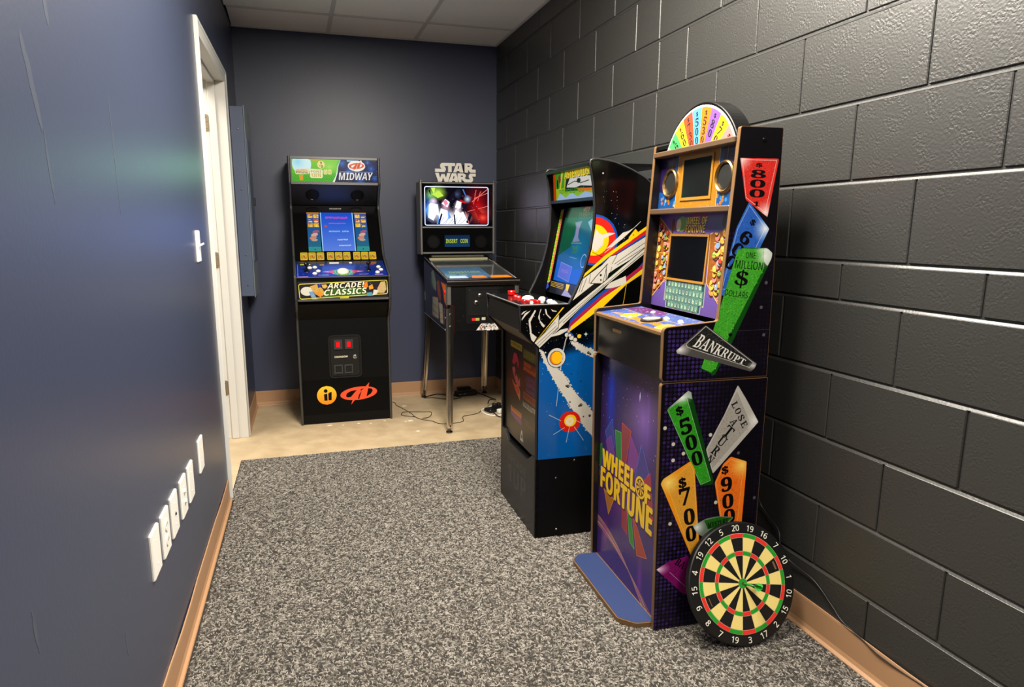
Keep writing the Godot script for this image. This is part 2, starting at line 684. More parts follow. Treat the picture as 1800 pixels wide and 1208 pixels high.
func build_room() -> void:
	# floor
	var conc := mat(Color.WHITE, 0.42)
	conc.albedo_texture = noise_tex(1024, 0.006, FastNoiseLite.TYPE_SIMPLEX_SMOOTH, 6, false, 1.0, 9, grad([Color(0.665, 0.585, 0.462), Color(0.685, 0.607, 0.482), Color(0.71, 0.633, 0.508)], [0.25, 0.5, 0.8]))
	conc.roughness_texture = noise_tex(512, 0.02, FastNoiseLite.TYPE_SIMPLEX_SMOOTH, 4, false, 1.0, 5, grad([Color(0.55, 0.55, 0.55), Color(0.95, 0.95, 0.95)], [0.2, 0.8]))
	conc.roughness = 0.62
	triplanar(conc, 0.9)
	var m := MB.new()
	m.box(Vector3(5.4, 0.2, 8.4), 0, Transform3D(Basis(), Vector3(-2.3, -0.1, 3.6)))
	struct(obj("floor", m, conc), "polished beige concrete floor showing in front of the back wall", "floor")

	# ceiling: slab, T-bars and lay-in tiles
	var root := thing("ceiling", "white drop ceiling of square lay-in tiles on a metal grid", "ceiling")
	root.set_meta("kind", "structure")
	m = MB.new()
	m.box(Vector3(5.4, 0.16, 8.4), 0, Transform3D(Basis(), Vector3(-2.3, CEIL + 0.14, 3.6)))
	obj("slab", m, mat(Color(0.5, 0.5, 0.5), 0.9), root)
	var bar := mat(Color(0.8, 0.79, 0.77), 0.5)
	var tile_mats := []
	for k in 3:
		var tm := mat(Color(0.95, 0.935, 0.915) * [1.0, 0.985, 1.008][k], 0.95, 0.0, 0.2)
		tm.heightmap_enabled = true
		tm.heightmap_scale = 0.12
		tm.heightmap_texture = noise_tex(512, 0.06, FastNoiseLite.TYPE_SIMPLEX, 4, false, 1.0, 20 + k)
		tile_mats.append(triplanar(tm, 2.0))
	var xs := [-2.1, -1.142, -0.572, 0.0]
	var zs := [0.0]
	for k in 13:
		zs.append(0.4 + 0.61 * k)
	for i in 3:
		for j in zs.size() - 1:
			var x0: float = xs[i] if i > 0 else left_x(zs[j]) + 0.0
			var x1: float = xs[i + 1]
			if i == 1 and (absf(zs[j] - 2.23) < 0.02 or absf(zs[j] - 2.84) < 0.02 or absf(zs[j] - 4.67) < 0.02 or absf(zs[j] - 5.28) < 0.02):
				continue   # the light panels sit here
			m = MB.new()
			m.box(Vector3(x1 - x0 - 0.004, 0.014, zs[j + 1] - zs[j] - 0.004), 0.002, Transform3D(Basis(), Vector3((x0 + x1) / 2, CEIL + 0.011, (zs[j] + zs[j + 1]) / 2)))
			obj("tile", m, tile_mats[rng.randi() % 3], root)
	for x in [xs[1], xs[2]]:
		m = MB.new()
		m.box(Vector3(0.024, 0.006, 7.6), 0.001, Transform3D(Basis(), Vector3(x, CEIL + 0.001, 3.8)))
		obj("grid_bar", m, bar, root)
	for j in range(1, zs.size()):
		for i in 3:
			if i == 1 and (absf(zs[j] - 2.84) < 0.02 or absf(zs[j] - 5.28) < 0.02):
				continue
			var x0: float = (xs[i] if i > 0 else left_x(zs[j])) + 0.012
			var x1: float = xs[i + 1] - 0.012
			m = MB.new()
			m.box(Vector3(x1 - x0, 0.006, 0.024), 0.001, Transform3D(Basis(), Vector3((x0 + x1) / 2, CEIL + 0.0012, zs[j])))
			obj("grid_bar", m, bar, root)
	m = MB.new()
	m.box(Vector3(1.75, 0.006, 0.02), 0.001, Transform3D(Basis(), Vector3(-0.86, CEIL, 0.01)))
	m.box(Vector3(0.02, 0.006, 7.6), 0.001, Transform3D(Basis(), Vector3(-0.01, CEIL, 3.8)))
	m.box(Vector3(0.02, 0.006, 7.6), 0.001, left_frame(3.8, CEIL, 0.01))
	obj("wall_angle", m, bar, root)

	# back wall, left wall with its doorway, the wall behind the camera, the space beyond the door
	var navy := paint_navy()
	m = MB.new()
	m.box(Vector3(2.1, 2.7, 0.15), 0, Transform3D(Basis(), Vector3(-0.85, 1.3, -0.075)))
	struct(obj("wall_back", m, navy), "dark navy painted back wall behind the two far machines", "wall")
	m = MB.new()
	m.box(Vector3(2.3, 2.7, 0.15), 0, Transform3D(Basis(), Vector3(-0.9, 1.3, 7.575)))
	struct(obj("wall_near", m, navy), "dark navy painted wall closing the near end of the room", "wall")
	m = MB.new()
	var out := PackedVector2Array([Vector2(0.05, -0.05), Vector2(0.05, 2.6), Vector2(-7.6, 2.6), Vector2(-7.6, -0.05), Vector2(-1.635, -0.05), Vector2(-1.635, 1.985), Vector2(-0.722, 1.985), Vector2(-0.722, -0.05)])
	m.prism(out, 0.15, left_frame(0, 0, -0.15))
	struct(obj("wall_left", m, paint_navy(Color(0.17, 0.2, 0.28), 0.68, 0.37)), "satin navy blue painted wall along the left with a white doorway", "wall")
	# old scuffs on the paint
	var wall_left := get_node("wall_left")
	var scuff := mat(Color(0.215, 0.238, 0.292), 0.4, 0.0, 0.6)
	for q in [[3.505, 1.42, 0.014, 0.075, 0.32], [3.47, 1.3, 0.006, 0.06, 0.12], [3.403, 1.57, 0.012, 0.04, 0.1], [3.065, 1.36, 0.005, 0.13, 0.02], [3.345, 0.37, 0.008, 0.03, 0.1], [3.74, 0.645, 0.006, 0.035, 0.1]]:
		var sp := PackedVector2Array()
		for i in 18:
			var t := TAU * i / 18.0
			sp.append(Vector2(cos(t) * q[2] * rng.randf_range(0.45, 1.0), sin(t) * q[3]).rotated(q[4]))
		m = MB.new()
		m.prism(sp, 0.0003, left_frame(q[0], q[1]))
		obj("scuff_mark", m, scuff, wall_left)
	m = MB.new()
	m.box(Vector3(0.1, 2.7, 3.2), 0, Transform3D(Basis(), Vector3(-3.2, 1.3, 1.2)))
	m.box(Vector3(1.4, 2.7, 0.1), 0, Transform3D(Basis(), Vector3(-2.55, 1.3, -0.35)))
	m.box(Vector3(1.4, 2.7, 0.1), 0, Transform3D(Basis(), Vector3(-2.55, 1.3, 2.75)))
	struct(obj("wall_hall", m, mat(Color(0.75, 0.73, 0.7), 0.8)), "pale wall of the hall beyond the doorway", "wall")

	build_block_wall()
	build_baseboards()


func build_block_wall() -> void:
	var paint := mat(Color(0.158, 0.156, 0.149), 0.45, 0.0, 0.55)
	paint.heightmap_enabled = true
	paint.heightmap_scale = 0.09
	paint.heightmap_texture = block_relief()
	triplanar(paint, 2.0)
	var smooth := mat(Color(0.172, 0.17, 0.163), 0.4, 0.0, 0.6)
	smooth.heightmap_enabled = true
	smooth.heightmap_scale = 0.05
	smooth.heightmap_texture = paint.heightmap_texture
	triplanar(smooth, 2.0)
	var root := thing("wall_right", "charcoal painted concrete block wall along the right side", "wall")
	root.set_meta("kind", "structure")
	var m := MB.new()
	m.box(Vector3(0.2, 2.7, 8.2), 0, Transform3D(Basis(), Vector3(0.1043, 1.3, 3.9)))
	obj("mortar", m, smooth, root)
	var rows := [-0.02, 0.2158, 0.4101, 0.6065, 0.8043, 1.0045, 1.1119, 1.3241, 1.5276, 1.7427, 1.9349, 2.13, 2.3306, 2.5]
	var ja := [-0.1, 0.43, 0.834, 1.226, 1.616, 2.012, 2.205, 2.605, 3.02, 3.436, 3.843, 4.25, 4.656, 5.06, 5.47]
	var jb := [-0.1, 0.235, 0.642, 1.025, 1.42, 1.807, 2.21, 2.41, 2.803, 3.234, 3.638, 4.045, 4.45, 4.86, 5.265, 5.67]
	var gap := 0.006
	# bed joints, struck so that they lean back towards the top
	for i in range(1, rows.size() - 1):
		m = MB.new()
		var y: float = rows[i]
		m.prism(PackedVector2Array([Vector2(0.02, y - 0.0065), Vector2(0.0006, y - 0.0065), Vector2(0.0075, y + 0.004), Vector2(0.02, y + 0.004)]), 7.6, Transform3D())
		obj("bed_joint", m, smooth, root)
	for i in rows.size() - 1:
		var js: Array = (ja if i in [0, 2, 4, 6, 8, 10, 12] else jb)
		if i == 9:
			js = jb
		for j in js.size() - 1:
			var z0: float = js[j] + gap / 2
			var z1: float = js[j + 1] - gap / 2
			var y0: float = rows[i] + 0.0045
			var y1: float = rows[i + 1] - 0.006
			m = MB.new()
			m.box(Vector3(0.03, y1 - y0, z1 - z0), 0.0022, Transform3D(Basis.from_euler(Vector3(0, 0, rng.randf_range(-0.004, 0.004))), Vector3(0.015 + rng.randf_range(-0.0006, 0.0006), (y0 + y1) / 2, (z0 + z1) / 2)))
			obj("block", m, paint, root)


# bumps and pits of painted concrete block
func block_relief() -> ImageTexture:
	var n := 640
	var a := FastNoiseLite.new()
	a.noise_type = FastNoiseLite.TYPE_SIMPLEX_SMOOTH
	a.frequency = 0.085
	a.fractal_octaves = 3
	a.seed = 3
	var b := FastNoiseLite.new()
	b.noise_type = FastNoiseLite.TYPE_CELLULAR
	b.frequency = 0.06
	b.seed = 8
	var ia := a.get_seamless_image(n, n)
	var ib := b.get_seamless_image(n, n)
	var c := FastNoiseLite.new()
	c.noise_type = FastNoiseLite.TYPE_SIMPLEX_SMOOTH
	c.frequency = 0.012
	c.seed = 12
	var ic := c.get_seamless_image(n, n)
	var im := Image.create(n, n, false, Image.FORMAT_RGBA8)
	for y in n:
		for x in n:
			var h := ia.get_pixel(x, y).r
			var p := ib.get_pixel(x, y).r
			var w := ic.get_pixel(x, y).r
			var rough := smoothstep(0.3, 0.75, w)
			h = 0.5 + (h - 0.5) * lerpf(0.35, 0.95, rough)
			if p < 0.2:
				h -= (0.2 - p) * 2.6 * rough
			h = clampf(h, 0.0, 1.0)
			im.set_pixel(x, y, Color(h, h, h))
	return ImageTexture.create_from_image(im)


# vinyl cove base: a thin strip with a small toe, following a run of points; lift bends its top away from the wall
func cove(called: String, label: String, run: Array, out: Array, lift: Array) -> void:
	var m := MB.new()
	var prof := [Vector2(0.0, 0.1), Vector2(0.0032, 0.1), Vector2(0.004, 0.094), Vector2(0.004, 0.022), Vector2(0.007, 0.01), Vector2(0.0145, 0.004), Vector2(0.016, 0.0), Vector2(0.0, 0.0)]
	for i in run.size() - 1:
		for k in prof.size():
			var a: Vector2 = prof[k]
			var b: Vector2 = prof[(k + 1) % prof.size()]
			var q := []
			for e in [[i, a], [i, b], [i + 1, b], [i + 1, a]]:
				var p: Vector3 = run[e[0]]
				var o: Vector3 = out[e[0]]
				var t: Vector2 = e[1]
				q.append(p + o * (t.x + lift[e[0]] * smoothstep(0.02, 0.1, t.y)) + Vector3.UP * t.y)
			var e2 := b - a
			var nn: Vector3 = (out[i] * -e2.y + Vector3.UP * e2.x)
			m.quad(q[0], q[1], q[2], q[3], -nn.normalized() if (a.x + b.x) < 1e-5 else (out[i] * absf(e2.y) + Vector3.UP * absf(e2.x)).normalized())
	struct(obj(called, m, vinyl()), label, "baseboard")


var vinyl_mat: StandardMaterial3D
func vinyl() -> StandardMaterial3D:
	if vinyl_mat == null:
		vinyl_mat = mat(Color(0.62, 0.475, 0.345), 0.48)
	return vinyl_mat


func build_baseboards() -> void:
	var right := Vector3(-1, 0, 0)
	var left := Vector3(1, 0, -WALL_SLOPE).normalized()
	var run := []
	var out := []
	var lift := []
	for i in 24:
		run.append(Vector3(0, 0, 0.0 + 7.5 * i / 23.0))
		out.append(right)
		lift.append(0.003 + maxf(0.0, sin(i * 1.9)) * 0.006 if run[-1].z > 3.3 else 0.0)
	cove("baseboard_right", "tan vinyl cove base at the foot of the charcoal block wall", run, out, lift)
	run = []
	out = []
	lift = []
	for i in 9:
		run.append(Vector3(left_x(0) + 1.73 * i / 8.0, 0, 0))
		out.append(Vector3(0, 0, 1))
		lift.append(0.0)
	cove("baseboard_back", "tan vinyl cove base along the navy back wall", run, out, lift)
	run = []
	out = []
	lift = []
	for i in 40:
		var z := 1.69 + 5.8 * i / 39.0
		run.append(Vector3(left_x(z), 0, z))
		out.append(left)
		lift.append(maxf(0.0, sin(z * 7.0 + 0.6)) * 0.0035 + maxf(0.0, sin(z * 3.1)) * 0.0015)
	cove("baseboard_left", "wavy tan vinyl cove base below the white cover plates", run, out, lift)
	run = [Vector3(left_x(0.0), 0, 0.0), Vector3(left_x(0.665), 0, 0.665)]
	cove("baseboard_left", "short tan vinyl cove base between the doorway and the back corner", run, [left, left], [0.0, 0.0])


func build_door() -> void:
	var white := mat(Color(0.75, 0.745, 0.725), 0.42)
	var root := thing("door_1", "white painted door frame in the navy left wall", "door frame")
	root.set_meta("kind", "structure")
	var x := left_frame(0, 0)
	var z0 := 0.737
	var z1 := 1.62
	var top := 1.97
	# lining boards
	var m := MB.new()
	m.box(Vector3(0.016, top, 0.17), 0.001, x * Transform3D(Basis(), Vector3(-z0 + 0.008, top / 2, -0.075)))
	obj("jamb", m, white, root)
	m = MB.new()
	m.box(Vector3(0.016, top, 0.17), 0.001, x * Transform3D(Basis(), Vector3(-z1 - 0.008, top / 2, -0.075)))
	obj("jamb", m, white, root)
	m = MB.new()
	m.box(Vector3(z1 - z0 + 0.03, 0.016, 0.17), 0.001, x * Transform3D(Basis(), Vector3(-(z0 + z1) / 2, top + 0.008, -0.075)))
	obj("head", m, white, root)
	# stop strips
	m = MB.new()
	m.box(Vector3(0.011, top, 0.04), 0.003, x * Transform3D(Basis(), Vector3(-z0 - 0.0055, top / 2, -0.06)))
	m.box(Vector3(0.011, top, 0.04), 0.003, x * Transform3D(Basis(), Vector3(-z1 + 0.0055, top / 2, -0.06)))
	m.box(Vector3(z1 - z0 - 0.02, 0.011, 0.04), 0.003, x * Transform3D(Basis(), Vector3(-(z0 + z1) / 2, top - 0.0055, -0.06)))
	obj("stop", m, white, root)
	# moulded casing on the room side: two legs and a head
	var w := 0.058
	var prof := PackedVector2Array([Vector2(0, 0), Vector2(w, 0), Vector2(w, 0.013), Vector2(w - 0.006, 0.0165), Vector2(w - 0.014, 0.0155), Vector2(w - 0.02, 0.012), Vector2(0.016, 0.009), Vector2(0.008, 0.0095), Vector2(0.004, 0.008), Vector2(0, 0.005)])
	for s in 3:
		m = MB.new()
		var e0 := z0 - 0.004
		var e1 := z1 + 0.004
		var et := top + 0.004
		for i in prof.size():
			var a := prof[i]
			var b := prof[(i + 1) % prof.size()]
			var q := []
			for k in [[0, a], [0, b], [1, b], [1, a]]:
				var p: Vector2 = k[1]
				if s == 0:
					q.append(x * Vector3(-e0 + p.x, 0.0 if k[0] == 0 else et + p.x, p.y))
				elif s == 1:
					q.append(x * Vector3(-e1 - p.x, 0.0 if k[0] == 0 else et + p.x, p.y))
				else:
					q.append(x * Vector3((-e0 + p.x) if k[0] == 0 else (-e1 - p.x), et + p.x, p.y))
			var d := b - a
			var n2 := Vector2(d.y, -d.x).normalized()
			var nn := [Vector3(n2.x, 0, n2.y), Vector3(-n2.x, 0, n2.y), Vector3(0, n2.x, n2.y)][s] as Vector3
			m.quad(q[0], q[1], q[2], q[3], x.basis * nn)
		obj("casing", m, white, root)
	# hinge leaves let into the far jamb
	var brass := mat(Color(0.62, 0.56, 0.46), 0.38, 0.85)
	for y in [1.755, 1.03, 0.304]:
		var leaf := rounded(rect(-0.02, -0.043, 0.017, 0.043), [0.001, 0.012, 0.012, 0.001])
		m = MB.new()
		var hx := frame_at(Vector3(-1.846, y, z0 + 0.0002), Vector3(1, 0, WALL_SLOPE * -1).normalized(), Vector3.UP)
		m.prism(leaf, 0.0022, hx, 0.0006)
		var hinge := obj("hinge", m, brass, root)
		m = MB.new()
		m.lathe(PackedVector2Array([Vector2(0, -0.046), Vector2(0.0062, -0.046), Vector2(0.0062, 0.046), Vector2(0, 0.046)]), 12, Transform3D(Basis(), hx * Vector3(-0.024, 0, 0.006)))
		obj("knuckle", m, brass, hinge)
		for p in [[0.004, 0.028], [0.008, 0.006], [-0.002, -0.012], [0.006, -0.03]]:
			m = MB.new()
			m.lathe(PackedVector2Array([Vector2(0.0, 0.0012), Vector2(0.0025, 0.0008), Vector2(0.0035, 0.0)]), 10, hx * Transform3D(Basis(Vector3.RIGHT, PI / 2), Vector3(p[0], p[1], 0.0022)))
			obj("screw", m, shared("hinge_screw", Color(0.5, 0.45, 0.36), 0.35, 0.9), hinge)


func build_carpet() -> void:
	var base := mat(Color(0.19, 0.18, 0.168), 0.95, 0.0, 0.2)
	base.heightmap_enabled = true
	base.heightmap_scale = 0.2
	base.heightmap_texture = noise_tex(512, 0.12, FastNoiseLite.TYPE_SIMPLEX, 2, false, 1.0, 31)
	triplanar(base, 4.0)
	var m := MB.new()
	var z0 := 1.16
	var z1 := 7.3
	var p := PackedVector2Array([Vector2(left_x(z0) + 0.004, -z0), Vector2(left_x(1.6) + 0.004, -1.6), Vector2(left_x(1.75) + 0.017, -1.75), Vector2(left_x(z1) + 0.017, -z1), Vector2(-0.017, -z1), Vector2(-0.017, -z0)])
	m.prism(p, 0.0045, frame_at(Vector3.ZERO, Vector3.RIGHT, Vector3(0, 0, -1)), 0.002)
	var carpet := obj("carpet", m, base)
	tag(carpet, "charcoal and pale grey flecked loop carpet over the concrete floor", "carpet")
	# yarn loops
	var loop := MB.new()
	var ring6 := 6
	for i in ring6:
		var a0 := TAU * i / ring6
		var a1 := TAU * (i + 1) / ring6
		var q0 := Vector3(cos(a0) * 0.0072, 0.0, sin(a0) * 0.0017)
		var q1 := Vector3(cos(a1) * 0.0072, 0.0, sin(a1) * 0.0017)
		var h0 := Vector3(cos(a0) * 0.0044, 0.0024, sin(a0) * 0.0009)
		var h1 := Vector3(cos(a1) * 0.0044, 0.0024, sin(a1) * 0.0009)
		var n0 := Vector3(cos(a0) * 0.7, 0.5, sin(a0)).normalized()
		var n1 := Vector3(cos(a1) * 0.7, 0.5, sin(a1)).normalized()
		loop.tri(q0, q1, h1, n0, n1, (n1 + Vector3.UP).normalized())
		loop.tri(q0, h1, h0, n0, (n1 + Vector3.UP).normalized(), (n0 + Vector3.UP).normalized())
		loop.tri(h0, h1, Vector3(0, 0.003, 0), (n0 + Vector3.UP).normalized(), (n1 + Vector3.UP).normalized(), Vector3.UP)
	var yarn := mat(Color.WHITE, 0.9, 0.0, 0.2)
	yarn.vertex_color_use_as_albedo = true
	var mm := MultiMesh.new()
	mm.transform_format = MultiMesh.TRANSFORM_3D
	mm.use_colors = true
	mm.mesh = loop.mesh()
	var count := 230000
	mm.instance_count = count
	var tones := [Color(0.044, 0.039, 0.034), Color(0.065, 0.058, 0.05), Color(0.094, 0.085, 0.074), Color(0.13, 0.119, 0.104), Color(0.182, 0.167, 0.147), Color(0.25, 0.23, 0.203)]
	var patch := FastNoiseLite.new()
	patch.frequency = 9.0
	patch.seed = 5
	for i in count:
		var z := rng.randf_range(z0 + 0.006, 4.35)
		var x := rng.randf_range(left_x(z) + (0.01 if z < 1.7 else 0.024), -0.022)
		var pn := patch.get_noise_2d(x * 3.0, z * 3.0)
		var dir := (PI / 2 if rng.randf() < 0.55 else 0.0) + rng.randfn(0.0, 0.45)
		var s := rng.randf_range(0.55, 1.1)
		mm.set_instance_transform(i, Transform3D(Basis(Vector3.UP, dir).scaled(Vector3(s, rng.randf_range(0.7, 1.3), s)), Vector3(x, 0.0042, z)))
		var t := clampi(int(rng.randf() * 6.0 + pn * 1.6), 0, 5)
		mm.set_instance_color(i, tones[t])
	var mi := MultiMeshInstance3D.new()
	mi.name = "yarn_loops"
	mi.multimesh = mm
	mi.material_override = yarn
	mi.set_meta("kind", "stuff")
	carpet.add_child(mi)


func build_plates() -> void:
	var white := mat(Color(0.86, 0.85, 0.82), 0.35)
	var dark := mat(Color(0.06, 0.06, 0.06), 0.5)
	var steel := mat(Color(0.6, 0.6, 0.6), 0.3, 0.9)
	var info := [
		[3.062, 0.431, "blank", "blank white cover plate nearest the camera, lowest in the photo"],
		[2.943, 0.427, "outlet", "white cover plate with two round outlet sockets, second from the near end"],
		[2.822, 0.426, "jack", "white cover plate with one dark centre hole, just beyond the outlet sockets"],
		[2.68, 0.42, "duplex", "white cover plate with two small knobs, fourth from the near end"],
		[2.552, 0.418, "blank2", "narrow-looking white blank plate with two screws beside the knobbed plate"],
		[2.332, 0.434, "lone", "white cover plate standing alone nearest the doorway above the baseboard"]]
	for e in info:
		var root := thing("wall_plate", e[3], "wall plate", Vector3.ZERO, 0.0, "white cover plates low on the navy wall")
		root.transform = left_frame(e[0], e[1])
		var m := MB.new()
		m.prism(rounded(rect(-0.042, -0.0585, 0.042, 0.0585), 0.004), 0.006, Transform3D(), 0.0028)
		obj("plate", m, white, root)
		if e[2] == "outlet":
			for s in [-1, 1]:
				m = MB.new()
				m.prism(rounded(rect(-0.016, -0.0135, 0.016, 0.0135), 0.011), 0.0022, Transform3D(Basis(), Vector3(0, s * 0.0205, 0.006)), 0.0006)
				var so := obj("socket", m, white, root)
				m = MB.new()
				m.box(Vector3(0.002, 0.008, 0.0006), 0, Transform3D(Basis(), Vector3(-0.006, s * 0.0205 + 0.002, 0.0083)))
				m.box(Vector3(0.002, 0.0065, 0.0006), 0, Transform3D(Basis(), Vector3(0.006, s * 0.0205 + 0.002, 0.0083)))
				obj("slot", m, dark, so)
		elif e[2] == "jack":
			m = MB.new()
			m.lathe(PackedVector2Array([Vector2(0.0, 0.003), Vector2(0.0035, 0.003), Vector2(0.005, 0.0)]), 16, Transform3D(Basis(Vector3.RIGHT, PI / 2), Vector3(0, 0, 0.006)))
			obj("jack", m, dark, root)
		elif e[2] == "duplex":
			for s in [-1, 1]:
				m = MB.new()
				m.lathe(PackedVector2Array([Vector2(0, 0.006), Vector2(0.006, 0.005), Vector2(0.0075, 0.0)]), 18, Transform3D(Basis(Vector3.RIGHT, PI / 2), Vector3(0, s * 0.016, 0.006)))
				obj("knob", m, white, root)
		for s in [-1, 1]:
			if e[2] in ["outlet"] and s == 1:
				continue
			m = MB.new()
			var sy: float = 0.0 if e[2] == "outlet" else s * (0.03 if e[2] != "lone" else 0.024)
			m.lathe(PackedVector2Array([Vector2(0, 0.0012), Vector2(0.0026, 0.0006), Vector2(0.003, 0.0)]), 12, Transform3D(Basis(Vector3.RIGHT, PI / 2), Vector3(0, sy, 0.006)))
			obj("screw", m, white if e[2] != "outlet" else steel, root)
	var sw := thing("light_switch", "white toggle light switch on the navy wall beside the doorway", "light switch")
	sw.transform = left_frame(2.02, 1.137)
	var m := MB.new()
	m.prism(rounded(rect(-0.036, -0.058, 0.036, 0.058), 0.004), 0.006, Transform3D(), 0.0028)
	obj("plate", m, white, sw)
	m = MB.new()
	m.prism(PackedVector2Array([Vector2(0, -0.004), Vector2(0, 0.006), Vector2(0.017, 0.013), Vector2(0.0195, 0.007)]), 0.009, frame_at(Vector3(0.0045, 0, 0.005), Vector3(0, 0, 1), Vector3.UP), 0.001)
	obj("toggle", m, white, sw)
	for s in [-1, 1]:
		m = MB.new()
		m.lathe(PackedVector2Array([Vector2(0, 0.0012), Vector2(0.0026, 0.0006), Vector2(0.003, 0.0)]), 12, Transform3D(Basis(Vector3.RIGHT, PI / 2), Vector3(0, s * 0.03, 0.006)))
		obj("screw", m, white, sw)


func build_panel() -> void:
	var paint := mat(Color(0.3, 0.34, 0.43), 0.4)
	var root := thing("electrical_panel", "shallow navy painted metal breaker panel between the doorway and back corner", "electrical panel")
	root.transform = left_frame(0.3, 1.345)
	var m := MB.new()
	m.box(Vector3(0.36, 1.09, 0.075), 0.003, Transform3D(Basis(), Vector3(0, 0, 0.0375)))
	obj("enclosure", m, paint, root)
	m = MB.new()
	m.prism(rounded(rect(-0.186, -0.551, 0.186, 0.551), 0.006), 0.004, Transform3D(Basis(), Vector3(0, 0, 0.075)), 0.001)
	obj("cover", m, mat(Color(0.46, 0.5, 0.52), 0.4), root, "paler front cover")
	m = MB.new()
	m.prism(rounded(rect(-0.12, -0.36, 0.12, 0.36), 0.006), 0.004, Transform3D(Basis(), Vector3(0, 0.02, 0.079)), 0.0015)
	obj("door", m, paint, root)
	m = MB.new()
	m.box(Vector3(0.02, 0.05, 0.012), 0.003, Transform3D(Basis(), Vector3(0.1, 0.02, 0.087)))
	obj("latch", m, mat(Color(0.1, 0.1, 0.11), 0.4), root)
	for y in [0.42, 0.08, -0.3, -0.48]:
		m = MB.new()
		m.lathe(PackedVector2Array([Vector2(0, 0.004), Vector2(0.004, 0.0035), Vector2(0.006, 0.0)]), 14, frame_at(Vector3(-0.18, y, 0.04), Vector3(0, 0, 1), Vector3(-1, 0, 0)))
		obj("screw", m, mat(Color(0.5, 0.52, 0.56), 0.3, 0.8), root)


# ------------------------------------------------------------------ shared cabinet pieces

var mats := {}
func black(rough := 0.42) -> StandardMaterial3D:
	var key := "black%.2f" % rough
	if not mats.has(key):
		mats[key] = mat(Color(0.03, 0.03, 0.031), rough, 0.0, 0.25)
	return mats[key]


func shared(key: String, c: Color, rough := 0.4, metal := 0.0) -> StandardMaterial3D:
	if not mats.has(key):
		mats[key] = mat(c, rough, metal)
	return mats[key]


func gloss_black() -> StandardMaterial3D:
	if not mats.has("gloss_black"):
		mats["gloss_black"] = mat(Color(0.018, 0.018, 0.021), 0.2, 0.0, 0.28)
	return mats["gloss_black"]


# side panel of a cabinet: outline in (depth, height); x is its inner or outer face position
func side_frame(x: float) -> Transform3D:
	return frame_at(Vector3(x, 0, 0), Vector3(0, 0, -1), Vector3.UP)


# a panel that spans the width and runs from (z0, y0) up to (z1, y1); local y runs along the slope, z out of it
func slope_frame(z0: float, y0: float, z1: float, y1: float) -> Transform3D:
	return frame_at(Vector3(0, y0, z0), Vector3.RIGHT, Vector3(0, y1 - y0, z1 - z0).normalized())


func push_button(parent: Node3D, at: Transform3D, r: float, h: float, m: Material, called := "button") -> void:
	var b := MB.new()
	b.lathe(PackedVector2Array([Vector2(0, h), Vector2(r * 0.55, h * 0.97), Vector2(r * 0.7, h * 0.8), Vector2(r * 0.72, h * 0.5), Vector2(r, h * 0.42), Vector2(r, 0)]), 20, at * Transform3D(Basis(Vector3.RIGHT, PI / 2), Vector3.ZERO))
	obj(called, b, m, parent)


func joystick(parent: Node3D, at: Transform3D, m: Material) -> void:
	var b := MB.new()
	var x := at * Transform3D(Basis(Vector3.RIGHT, PI / 2), Vector3.ZERO)
	b.lathe(PackedVector2Array([Vector2(0, 0.004), Vector2(0.016, 0.003), Vector2(0.018, 0.0)]), 20, x)
	b.lathe(PackedVector2Array([Vector2(0.0055, 0.0), Vector2(0.005, 0.03), Vector2(0.0075, 0.036)]), 14, x)
	var prof := PackedVector2Array()
	for i in 11:
		var a := PI * i / 10.0
		prof.append(Vector2(sin(a) * 0.0145, 0.046 - cos(a) * 0.0145))
	b.lathe(prof, 20, x)
	obj("joystick", b, m, parent)


func swoosh(a: Art, c: Vector2, s: float, col: Color, back: Color) -> void:
	# the ringed zigzag emblem; s scales the 280-unit wide drawing
	var f := func(arr: Array) -> PackedVector2Array:
		var r := PackedVector2Array()
		for q in pts(arr):
			r.append(c + Vector2(q.x - 607.0, 820.0 - q.y) * s)
		return r
	a.disc(c, 141.0 * s, col, 52.0 * s, 0.07)
	a.poly(f.call([508, 838, 516, 815, 545, 800, 592, 793, 566, 822, 545, 846, 520, 848]), back)
	a.poly(f.call([622, 790, 652, 782, 640, 800, 628, 826, 610, 868, 598, 864]), back)
	a.poly(f.call([680, 785, 705, 790, 714, 805, 700, 828, 664, 850]), back)
	a.poly(f.call([545, 907, 560, 862, 572, 835, 596, 815, 640, 790, 690, 738, 680, 780, 660, 845, 652, 866, 606, 868, 630, 800, 600, 842]), col)


# ------------------------------------------------------------------ the cabinet with the lit green and blue marquee

